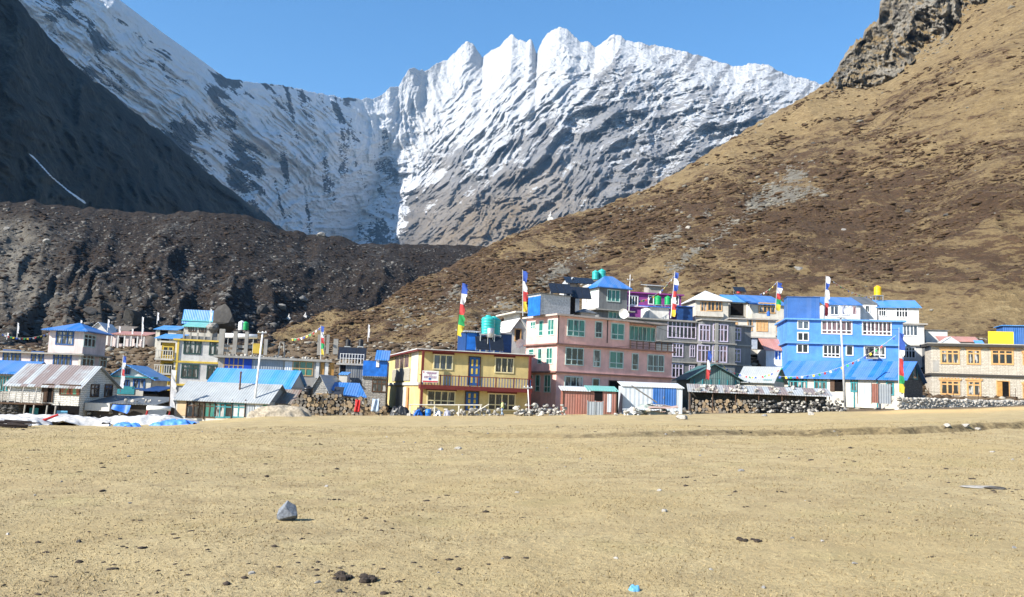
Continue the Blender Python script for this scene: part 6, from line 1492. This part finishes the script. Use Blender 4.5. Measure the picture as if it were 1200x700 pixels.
# ---- person with a pack in front of the yellow lodge
def person(px, D, h):
    p = gp(px, 487, D); import bmesh
    me = bpy.data.meshes.new('person'); J = {'pelvis': (0, 0, .52), 'belly': (0, .01, .60), 'chest': (0, .02, .74), 'neck': (0, .0, .835), 'chin': (0, -.01, .875), 'head': (0, -.012, .93), 'crown': (0, 0, .985)}
    R_ = {'pelvis': .075, 'belly': .072, 'chest': .085, 'neck': .032, 'chin': .045, 'head': .062, 'crown': .04}
    E = [('pelvis', 'belly'), ('belly', 'chest'), ('chest', 'neck'), ('neck', 'chin'), ('chin', 'head'), ('head', 'crown')]
    for s_, n in ((-1, 'l'), (1, 'r')):
        st = .06 * s_
        J.update({'hip' + n: (.05 * s_, 0, .48), 'knee' + n: (.055 * s_, -.03 - st * .5, .27), 'ank' + n: (.055 * s_, .02 + st, .045), 'toe' + n: (.06 * s_, -.08 + st, .02), 'sh' + n: (.105 * s_, .015, .785), 'el' + n: (.135 * s_, .0, .63), 'wr' + n: (.12 * s_, -.09, .53), 'ha' + n: (.115 * s_, -.12, .49)})
        R_.update({'hip' + n: .06, 'knee' + n: .042, 'ank' + n: .028, 'toe' + n: .022, 'sh' + n: .045, 'el' + n: .032, 'wr' + n: .022, 'ha' + n: .024})
        E += [('pelvis', 'hip' + n), ('hip' + n, 'knee' + n), ('knee' + n, 'ank' + n), ('ank' + n, 'toe' + n), ('chest', 'sh' + n), ('sh' + n, 'el' + n), ('el' + n, 'wr' + n), ('wr' + n, 'ha' + n)]
    ks = list(J); me.from_pydata([Vector(J[k]) * h for k in ks], [(ks.index(a), ks.index(c)) for a, c in E], []); me.update()
    o = bpy.data.objects.new('person', me); COL.objects.link(o); o.modifiers.new('skin', 'SKIN'); o.modifiers.new('sub', 'SUBSURF').render_levels = 2
    for i, k in enumerate(ks): sv = me.skin_vertices[0].data[i]; sv.radius = (R_[k] * h, R_[k] * h); sv.use_root = k == 'pelvis'
    me.materials.append(plain('skin', (.30, .17, .11), .6)); o.location = p; o.rotation_euler = (0, 0, math.radians(-75)); tag(o, 'person in a pale green vest walking past the yellow lodge with a black backpack', 'person')
    m = MB(); m.lathe([(.10, .50), (.105, .58), (.108, .70), (.115, .78), (.05, .845)], 14); m.v = [(x * h * 1.1, y * h * .95 + .01 * h, z * h) for x, y, z in m.v]; m.build('vest', plain('pale_green_cloth', (.40, .62, .22), .9), o, True)
    m = MB()
    for s_ in (-1, 1):
        st = .06 * s_; m.tube(Vector((.05 * s_, 0, .51)) * h, Vector((.055 * s_, -.03 - st * .5, .27)) * h, .068 * h, .052 * h, 10); m.tube(Vector((.055 * s_, -.03 - st * .5, .27)) * h, Vector((.055 * s_, .02 + st, .05)) * h, .052 * h, .04 * h, 10)
    m.build('trousers', plain('pale_blue_trousers', (.25, .32, .42), .9), o, True)
    m = MB(); m.lathe([(.066, .925), (.07, .955), (.055, .99), (.02, 1.005)], 12); m.v = [(x * h, y * h + .012 * h, z * h) for x, y, z in m.v]; m.build('hair', plain('black_hair', (.012, .011, .01), .7), o, True)
    m = MB(); m.lathe([(.08, 0), (.13, .04), (.135, .2), (.12, .33), (.06, .38)], 14); m.v = [(x * 1.05 * h, y * .75 * h, z * h) for x, y, z in m.v]; k = m.build('backpack', BLACKP, None, True)
    off = Matrix.Rotation(math.radians(-75), 3, 'Z') @ Vector((0, .185 * h, .47 * h)); k.location = Vector(p) + off; k.rotation_euler = (0, 0, math.radians(-75)); tag(k, 'black backpack on the back of the person in the green vest', 'backpack')
    for sx in (-1, 1):
        m = MB(); m.tube((sx * .08 * h, -.08 * h, .32 * h), (sx * .08 * h, -.17 * h, .34 * h), .012 * h, k=6); m.build('strap', BLACKP, k)
person(588.5, 69.2, 1.5)

# ================================================================== meadow and slopes: loose things
# white sheets, sand and tarpaulins lying at the near left edge of the village
SN = plain('white_sheeting', (.52, .51, .50), .8, var=.6, sc=1.8)
for px, D_, sx, sy, h, mm, l in ((55, 49, 4.3, 1.9, .62, SN, 'long heap of white sheeting in front of the rusty-roofed house'), (20, 47, 2.2, 1.5, .5, SN, 'white sheeting trailing off at the left edge'), (92, 50.5, 2.6, 1.6, .45, SN, 'low end of the white sheeting below the dark shelter'), (165, 50.5, 3.6, 1.5, .55, SN, 'pale heap of sheeting in front of the solar water heater'),
                               (204, 49, 1.4, .7, .32, plain('bright_blue_tarp', (.08, .25, .70), .5, var=.5, sc=2), 'crumpled bright blue tarpaulin on the edge of the meadow'), (150, 47.5, .9, .5, .22, plain('bright_blue_tarp', (.08, .25, .70), .5), 'small piece of blue tarpaulin on the pale sheeting'), (139, 52, 1.0, .6, .35, plain('grey_blue_cloth', (.33, .40, .50), .9), 'grey blue cloth beside the pale sheeting')):
    p = at(px, 490, D_); drape('sheeting' if mm is SN else 'tarpaulin', l, (p.x, p.y, float(gz(p.x, p.y))), sx, sy, h, mm, px)
p = at(55, 490, 47.0); m = MB(); m.tube((-.5, 0, .25), (.45, .5, .75), .09, .07, 7); o = m.build('red_cloth', plain('red_cloth', (.5, .03, .03), .9)); o.location = (p.x, p.y, float(gz(p.x, p.y))); tag(o, 'twisted red cloth lying on the white sheeting', 'cloth')
p = at(14, 490, 43.5); m = MB(); rs = random.Random(2)
for k in range(9): m.tube((rs.uniform(-2.2, 0), rs.uniform(-.3, .3), .12 + .04 * k), (rs.uniform(.4, 1.9), rs.uniform(-.5, .5), .05 + .05 * k), rs.uniform(.05, .1), .03, 6)
o = m.build('branch_pile', plain('charred_wood', (.03, .022, .02), .95)); o.location = (p.x, p.y, float(gz(p.x, p.y))); tag(o, 'dark branches lying before the white sheeting at the left edge', 'branches')
p = at(122, 490, 47); m = MB(); m.hexa([(-.4, -.2, 0), (.4, -.15, 0), (.4, .2, 0), (-.4, .15, 0), (-.38, -.18, .1), (.38, -.12, .16), (.36, .18, .12), (-.38, .14, .08)]); o = m.build('white_board', WFRAME); o.location = (p.x, p.y, float(gz_fine(p.x, p.y))); tag(o, 'small white board lying on the meadow at the left', 'board')

# big pointed stone in the meadow
def field(px, py):
    "point of the meadow seen at a pixel"
    d = ray(px, py); D = 2.0
    lo, hi = 3.0, 140.0
    for _ in range(60):
        mid = (lo + hi) / 2; z = CAMH + d[2] * mid
        if z > float(gz_fine(d[0] * mid, mid)): lo = mid
        else: hi = mid
    return Vector((d[0] * lo, lo, float(gz_fine(d[0] * lo, lo))))
import bmesh
bm = bmesh.new(); bmesh.ops.create_icosphere(bm, subdivisions=4, radius=.5)
for v in bm.verts:
    c = v.co
    for d, h in ((Vector((.55, -.5, .55)).normalized(), .30), (Vector((-.7, -.35, .6)).normalized(), .31), (Vector((.1, -.9, .1)).normalized(), .33), (Vector((.9, .2, .15)).normalized(), .40), (Vector((-.9, -.1, 0)).normalized(), .40), (Vector((.25, .6, .7)).normalized(), .36), (Vector((-.5, .5, .5)).normalized(), .36), (Vector((.3, -.4, -.8)).normalized(), .33)):
        k = c.dot(d)
        if k > h: c -= d * (k - h)
    n = float(fbm(c.x * 6 + 9, c.y * 6 + c.z * 7, 3, 3)); v.co = c * (1 + .05 * n)
z = min(v.co.z for v in bm.verts)
for v in bm.verts: v.co.z -= z + .05
me = bpy.data.meshes.new('boulder'); bm.to_mesh(me); bm.free(); me.materials.append(plain('grey_boulder_rock', (.17, .185, .21), .85, var=.5, sc=9))
o = bpy.data.objects.new('stone', me); COL.objects.link(o); p = field(334, 611); o.location = p + Vector((0, .1, -.02)); sc = 24 / F * p.y; o.scale = (sc * 1.12, sc, sc * 1.08); tag(o, 'pointed blue-grey stone alone in the dry meadow, largest one there', 'stone')

# loose stones, dung and litter on the meadow
DUNG = plain('dried_dung', (.045, .034, .026), .95, var=.4, sc=20)
def dung_mesh(seed, n):
    rs = random.Random(seed); V = []; Fc = []; m = MB()
    for k in range(n):
        a, r = rs.uniform(0, 6.3), rs.uniform(0, .5) ** .7; c = (r * math.cos(a), r * .5 * math.sin(a), 0); s_ = rs.uniform(.07, .15)
        m.lathe([(s_ * .9, -.02), (s_, s_ * .35), (s_ * .8, s_ * .8), (s_ * .3, s_)], 7, c)
    m.v = [(x + rs.gauss(0, .012), y + rs.gauss(0, .012), z + rs.gauss(0, .012)) for x, y, z in m.v]
    o = m.build('dung', DUNG); me = o.data; bpy.data.objects.remove(o); return me
DM = [dung_mesh(k, n) for k, n in enumerate((5, 9, 16, 3))]
def dung(px, py, w_px, label, k, group='dung pats on the meadow'):
    p = field(px, py); o = bpy.data.objects.new('dung', DM[k]); COL.objects.link(o); o.location = p; s_ = w_px / F * p.y; o.scale = (s_, s_ * 1.1, s_ * .8); o.rotation_euler = (0, 0, random.uniform(-.4, .4)); return tag(o, label, 'dung', group)
dung(411, 679, 46, 'widest patch of dark dung, at the bottom of the meadow left of the middle', 2, None); dung(876, 634, 24, 'flat dark dung right of the middle of the near meadow', 2, None); dung(392, 586, 12, 'dark dung clump just above and right of the pointed stone', 1, None); dung(320, 578, 8, 'small dark dung just above the pointed stone', 0, None); dung(805, 560, 12, 'dark dung clump right of the middle of the meadow', 1, None); dung(315, 536, 8, 'dark dung clump in the middle distance above the pointed stone', 1, None)
for px, py, w_, k in [(48, 586, 8, 0), (93, 602, 9, 0), (98, 609, 6, 3), (183, 600, 6, 3), (217, 640, 6, 0), (380, 638, 7, 0), (118, 606, 5, 3), (335, 663, 4, 3), (280, 551, 6, 3), (283, 551, 4, 3), (225, 564, 4, 3), (150, 520, 7, 0), (40, 528, 9, 1), (375, 521, 9, 0), (435, 512, 5, 3), (672, 581, 6, 0), (742, 572, 5, 3), (540, 605, 6, 0), (703, 685, 7, 3), (683, 683, 8, 0), (917, 577, 12, 0), (1092, 653, 9, 1), (1141, 628, 10, 0), (1172, 632, 7, 3), (972, 606, 7, 3), (938, 527, 7, 0), (882, 535, 7, 3), (520, 605, 6, 3), (745, 621, 6, 3), (1020, 538, 5, 3), (1160, 592, 7, 0), (613, 607, 8, 0), (645, 562, 5, 3), (1000, 585, 6, 3), (845, 548, 6, 3), (570, 548, 5, 3), (480, 575, 6, 0), (465, 640, 6, 3), (260, 655, 6, 3), (150, 555, 5, 3)]:
    dung(px, py, w_, 'little dark dung pat scattered on the dry meadow', k)
p = field(398, 694); stone(p.x, p.y, p.z - .02, .085, 'small dark stone at the very bottom of the meadow below the widest dung patch', k=2, mi=2)
p = field(92, 636); stone(p.x, p.y, p.z - .02, .10, 'small grey triangular stone in the near meadow at the left', k=1, mi=2)
p = field(1152, 571.5); stone(p.x, p.y, p.z - .03, .85, 'flat pale slab lying at the right of the meadow', k=3, mi=1, flat=.16, rz=.1); p = field(1166, 573); stone(p.x, p.y, p.z - .02, .5, 'dark flat stone on the right side of the flat pale slab', k=4, mi=2, flat=.3)
for px, py, s_, l in [(537, 526.5, .30, 'larger of the two pale stones left of the middle of the meadow'), (517, 527.5, .26, 'smaller of the two pale stones left of the middle of the meadow'), (869, 552.5, .24, 'grey stone right of the middle of the meadow'), (1163, 530, .22, 'white stone at the right of the meadow below the bank'), (1145, 503.5, .5, 'white stone in the dark bank at the right'), (1110, 500, .5, 'pale stone on the dark bank left of the white one'), (896, 488, .7, 'pale stone before the sandy bank'), (950, 486.5, .9, 'long pale stone at the foot of the blue-roofed lodge yard'), (952, 480, .9, 'upright pale stone left of the sandy bank'), (1028, 480, .8, 'brown stone at the left end of the sandy bank'), (799, 491.5, 1.1, 'low pale mound of stone in front of the scrap heap'), (1132, 500.5, .55, 'flat pale stone on the dark bank right of the middle'), (1001, 660, .14, 'pale flat stone near the bottom right of the meadow')]:
    p = field(px, py); stone(p.x, p.y, p.z - .04, s_, l, mi=1 if 'grey' not in l else 0, flat=.7)
rs = random.Random(21)
for k in range(50):
    py = 505 + 190 * rs.random() ** 1.9; px = rs.uniform(0, 1200); p = field(px, py); stone(p.x, p.y, p.z - .012, rs.uniform(.04, .09) * (1 + p.y / 60), 'small pale stone lying loose on the dry meadow', mi=rs.choice([1, 0, 0, 1]), group='small stones strewn over the meadow', flat=.8)
# blue plastic bag
p = field(743, 692); drape('plastic_bag', 'crumpled pale blue plastic bag at the bottom of the meadow', tuple(p), .065, .05, .04, plain('pale_blue_plastic', (.11, .32, .52), .35, var=.3, sc=20), 77, 'plastic bag', n=18)

# ---- boulders on the slopes
def on_surface(P, i, j): return P[i, j]
def near_px(P, px, py):
    v = P.copy(); v[..., 2] -= CAMH; ff = v @ _f; a = CX + F * (v @ _r) / ff; c = CY - F * (v @ _u) / ff
    k = np.argmin((a - px) ** 2 + (c - py) ** 2); return P.reshape(-1, 3)[k]
for px, py, wpx, l, mi, k in ((158, 378, 30, 'broad grey boulder above the red-roofed house', 2, 5), (310, 368, 18, 'grey boulder up the moraine right of the huge dark one', 2, 1), (330, 362, 16, 'boulder on the moraine foot behind the concrete house', 0, 2), (376, 277, 9, 'pale round boulder standing on the crest of the moraine', 1, 4), (10, 270, 9, 'grey boulder on the left moraine slope', 0, 6), (57, 285, 11, 'light boulder on the left moraine slope', 1, 2), (108, 368, 16, 'dark boulder behind the pale pink hotel', 2, 4), (215, 372, 12, 'boulder left of the turquoise house', 2, 6), (355, 352, 10, 'boulder at the right foot of the moraine', 0, 0)):
    q = near_px(MOR_P, px, py); s_ = wpx / F * q[1] * 1.1; stone(q[0], q[1] - s_ * .2, q[2] - s_ * .12, s_, l, k=k, mi=mi, name='boulder', cat='boulder', group='boulders of the moraine')
for px, py, wpx, l, mi, k in ((1066, 248, 10, 'dark boulder on the hillside shoulder right of the scree', 2, 1), (1110, 252, 10, 'small dark outcrop at the right of the hillside', 2, 3), (893, 238, 14, 'dark boulder at the left edge of the scree', 2, 2), (1020, 388, 9, 'boulder on the low slope above the stone house', 2, 4), (936, 315, 12, 'grey boulder pair above the blue hotel', 0, 5), (988, 269, 8, 'grey boulder below the scree', 0, 6), (955, 168, 9, 'dark boulder high on the hillside', 2, 0), (806, 267, 9, 'pale boulder along the rocky streak', 1, 1)):
    q = near_px(HILL_P, px, py); s_ = wpx / F * q[1] * 1.1; stone(q[0], q[1], q[2] - s_ * .25, s_, l, k=k, mi=mi, name='boulder', cat='boulder', group='boulders of the hillside', flat=.8)
for px, py, D_, wpx, l, mi, k in ((262, 386, 108, 33, 'huge dark boulder rising behind the unfinished concrete house', 2, 0), (250, 387, 107, 15, 'pointed grey boulder leaning on the huge dark one', 0, 3)):
    q = at(px, py, D_); s_ = wpx / F * q.y * 1.25; stone(q.x, q.y, q.z - .3, s_, l, k=k, mi=mi, name='boulder', cat='boulder', flat=1.25)
# chorten on the shoulder
q = near_px(HILL_P, 645, 258); t = thing('chorten', 'tiny white shrine on the crest of the hillside', 'shrine', tuple(q)); m = MB(); m.box(-1.3, 1.3, -1.3, 1.3, -.5, .7); m.box(-.9, .9, -.9, .9, .7, 1.3); m.build('base', WHITE, t); m = MB(); m.lathe([(.7, 1.3), (.85, 2.0), (.5, 2.5), (.2, 2.6), (.05, 4.2)], 12); m.build('dome', WHITE, t, True)
for px, py, l in ((339, 374, 'white shrine on the slope behind the concrete house'), (358, 372, 'smaller white shrine behind the concrete house')):
    q = near_px(MOR_P, px, py); t = thing('chorten', l, 'shrine', tuple(q)); m = MB(); m.box(-.55, .55, -.55, .55, -.5, .5); m.build('base', WHITE, t); m = MB(); m.lathe([(.32, .5), (.36, .85), (.2, 1.05), (.03, 1.7)], 12); m.build('dome', WHITE, t, True)

# ---- scattered rubble and scrub, nobody could count them
def sample(P, n, seed, prob=None, rows=(0, .97)):
    "points of a slope, drawn evenly over the picture-sized cells and thinned by prob"
    rg = np.random.default_rng(seed); nr, nc = P.shape[:2]; i = rg.uniform(rows[0], rows[1], n * 4) * (nr - 2); j = rg.uniform(.02, .97, n * 4) * (nc - 2)
    ii, jj = i.astype(int), j.astype(int); fi, fj = (i - ii)[:, None], (j - jj)[:, None]
    q = (P[ii, jj] * (1 - fj) + P[ii, jj + 1] * fj) * (1 - fi) + (P[ii + 1, jj] * (1 - fj) + P[ii + 1, jj + 1] * fj) * fi
    if prob is not None: q = q[rg.uniform(0, 1, len(q)) < prob(q)]
    return q[:n]
rg = np.random.default_rng(5)
q = sample(MOR_P, 9000, 61, lambda q: np.clip(.35 + 1.6 * fbm(q[:, 0] / 24, q[:, 1] / 24, 3, 71), .05, 1))
V, Fc = blob_set(q, np.clip(rg.lognormal(-.3, .5, len(q)), .25, 2.6), 1, .8, 1); mesh_obj('moraine_boulders', V, Fc, plain('moraine_rock', (.13, .122, .112), .92, var=.6, sc=.8), smooth_=False, kind='stuff')
q = sample(MOR_P, 7000, 63, lambda q: np.clip(.4 - 1.4 * fbm(q[:, 0] / 24, q[:, 1] / 24, 3, 71), .05, 1))
V, Fc = blob_set(q, np.clip(rg.lognormal(.2, .4, len(q)), .4, 3), 2, .5, 1); mesh_obj('moraine_scrub', V, Fc, plain('dark_scrub', (.040, .026, .018), .95, var=.5, sc=3), smooth_=False, kind='stuff')
def pc(q):
    c, px, py = hill_cov(q); return c
q = sample(HILL_P, 36000, 65, lambda q: np.clip(.22 + 1.0 * (pc(q)[:, 0] - .45) + 1.5 * fbm(q[:, 0] / 18, q[:, 1] / 30, 3, 73), .03, 1))
V, Fc = blob_set(q, np.clip(rg.lognormal(-.1, .6, len(q)), .35, 4.2) * np.clip(q[:, 1] / 330, .5, 1.2), 3, .42, 1)
def scrub_mat():
    t = NT('hill_scrub'); c = t.coord(); n = t.noise(c, .25, 3); n2 = t.noise(c, 2.5, 3)
    col = t.mix(t.ramp(n, [(.35, 0), (.65, 1)]), (.040, .025, .014), (.105, .066, .036)); col = t.mix(t.ramp(n2, [(.45, 0), (.65, .5)]), col, (.04, .026, .016)); return t.done(col, .95)
mesh_obj('hillside_scrub', V, Fc, scrub_mat(), smooth_=False, kind='stuff')
q = sample(HILL_P, 9000, 67, lambda q: np.clip(pc(q)[:, 1] * 1.3 + .012, 0, 1))
V, Fc = blob_set(q, np.clip(rg.lognormal(-.05, .5, len(q)), .35, 3) * np.clip(q[:, 1] / 350, .5, 1.3), 4, .7, 1); mesh_obj('scree', V, Fc, plain('scree_rock', (.18, .167, .14), .92, var=.6, sc=.8), smooth_=False, kind='stuff')
# scrub and stones between the houses
xs = rng.uniform(-85, 115, 15000); ys = rng.uniform(104, 150, 15000); q = np.stack([xs, ys, gz(xs, ys)], -1)
V, Fc = blob_set(q, np.clip(rng.lognormal(-.6, .5, len(q)), .2, 1.8), 6, .6, 1); xs2 = rng.uniform(-85, 115, 7000); ys2 = rng.uniform(100, 150, 7000)
V2, F2 = blob_set(np.stack([xs2, ys2, gz(xs2, ys2)], -1), np.clip(rng.lognormal(-1.0, .55, 7000), .15, 1.2), 8, .7, 1); mesh_obj('village_rubble', V2, F2, plain('village_rock', (.26, .24, .20), .92, var=.55, sc=.8), smooth_=False, kind='stuff')
mesh_obj('village_scrub', V, Fc, plain('brown_scrub', (.075, .05, .03), .95, var=.55, sc=1.2), smooth_=False, kind='stuff')
# dry grass
def grass():
    n = 190000; rg = np.random.default_rng(9)
    y = 6.5 + 46 * rg.uniform(0, 1, n) ** 1.75; u = rg.uniform(-.72, .72, n); x = u * (y + 2)
    keep = fbm(x * .5, y * .5, 3, 91) + rg.normal(0, .25, n) > -.28; x, y = x[keep], y[keep]; n = len(x)
    z = gz_fine(x, y) - .004; h = rg.uniform(.008, .024, n) * (1 + y / 60) * (1 + .8 * np.clip(fbm(x * .8, y * .8, 3, 95), 0, 1)); w_ = rg.uniform(.003, .007, n) * (1 + y / 14); a = rg.uniform(0, 6.3, n); l = rg.uniform(.3, 1.6, n)
    b = np.stack([x, y, z], -1); d = np.stack([np.cos(a), np.sin(a), 0 * a], -1); e = np.stack([-np.sin(a), np.cos(a), 0 * a], -1)
    V = np.stack([b - d * w_[:, None], b + d * w_[:, None], b + e * (h * l)[:, None] + np.stack([0 * a, 0 * a, h], -1)], 1)
    t = NT('dry_grass_blades'); c = t.coord(); nn = t.noise(c, 30, 2); n2 = t.noise(c, .6, 3)
    col = t.ramp(nn, [(.3, (.20, .15, .075)), (.5, (.29, .225, .115)), (.7, (.35, .28, .155))]); col = t.mix(t.ramp(n2, [(.5, 0), (.75, .35)]), col, (.22, .17, .085))
    mesh_obj('dry_grass', V.reshape(-1, 3), np.arange(3 * n).reshape(-1, 3), t.done(col, .9), smooth_=False, kind='stuff')
grass()

# crumbs of dung and earth all over the turf, and the small stuff of the rubble heaps
px = rng.uniform(0, 1200, 2000); py = 500 + 205 * rng.uniform(0, 1, 2000) ** 1.5
dv = np.array([ray(a, c) for a, c in zip(px, py)]); lo = np.full(len(px), 3.0); hi = np.full(len(px), 140.0)
for _ in range(36):
    mid = (lo + hi) / 2; up = CAMH + dv[:, 2] * mid > gz_fine(dv[:, 0] * mid, mid); lo = np.where(up, mid, lo); hi = np.where(up, hi, mid)
q = np.stack([dv[:, 0] * lo, lo, gz_fine(dv[:, 0] * lo, lo)], -1); cl = fbm(q[:, 0] * .25, q[:, 1] * .12, 3, 211); q = q[cl > .12]
V, Fc = blob_set(q, np.clip(rng.lognormal(-3.75, .6, len(q)), .01, .08) * (1 + q[:, 1] / 25), 12, .6, 1); mesh_obj('crumbs', V, Fc, DUNG, smooth_=False, kind='stuff')
q = np.array([r_[:3] for r_ in RUB]); V, Fc = blob_set(q, np.array([r_[3] for r_ in RUB]) * 1.05, 14, .8, 1); mesh_obj('rubble', V, Fc, plain('rubble_rock', (.34, .32, .28), .9, var=.5, sc=3), smooth_=False, kind='stuff')
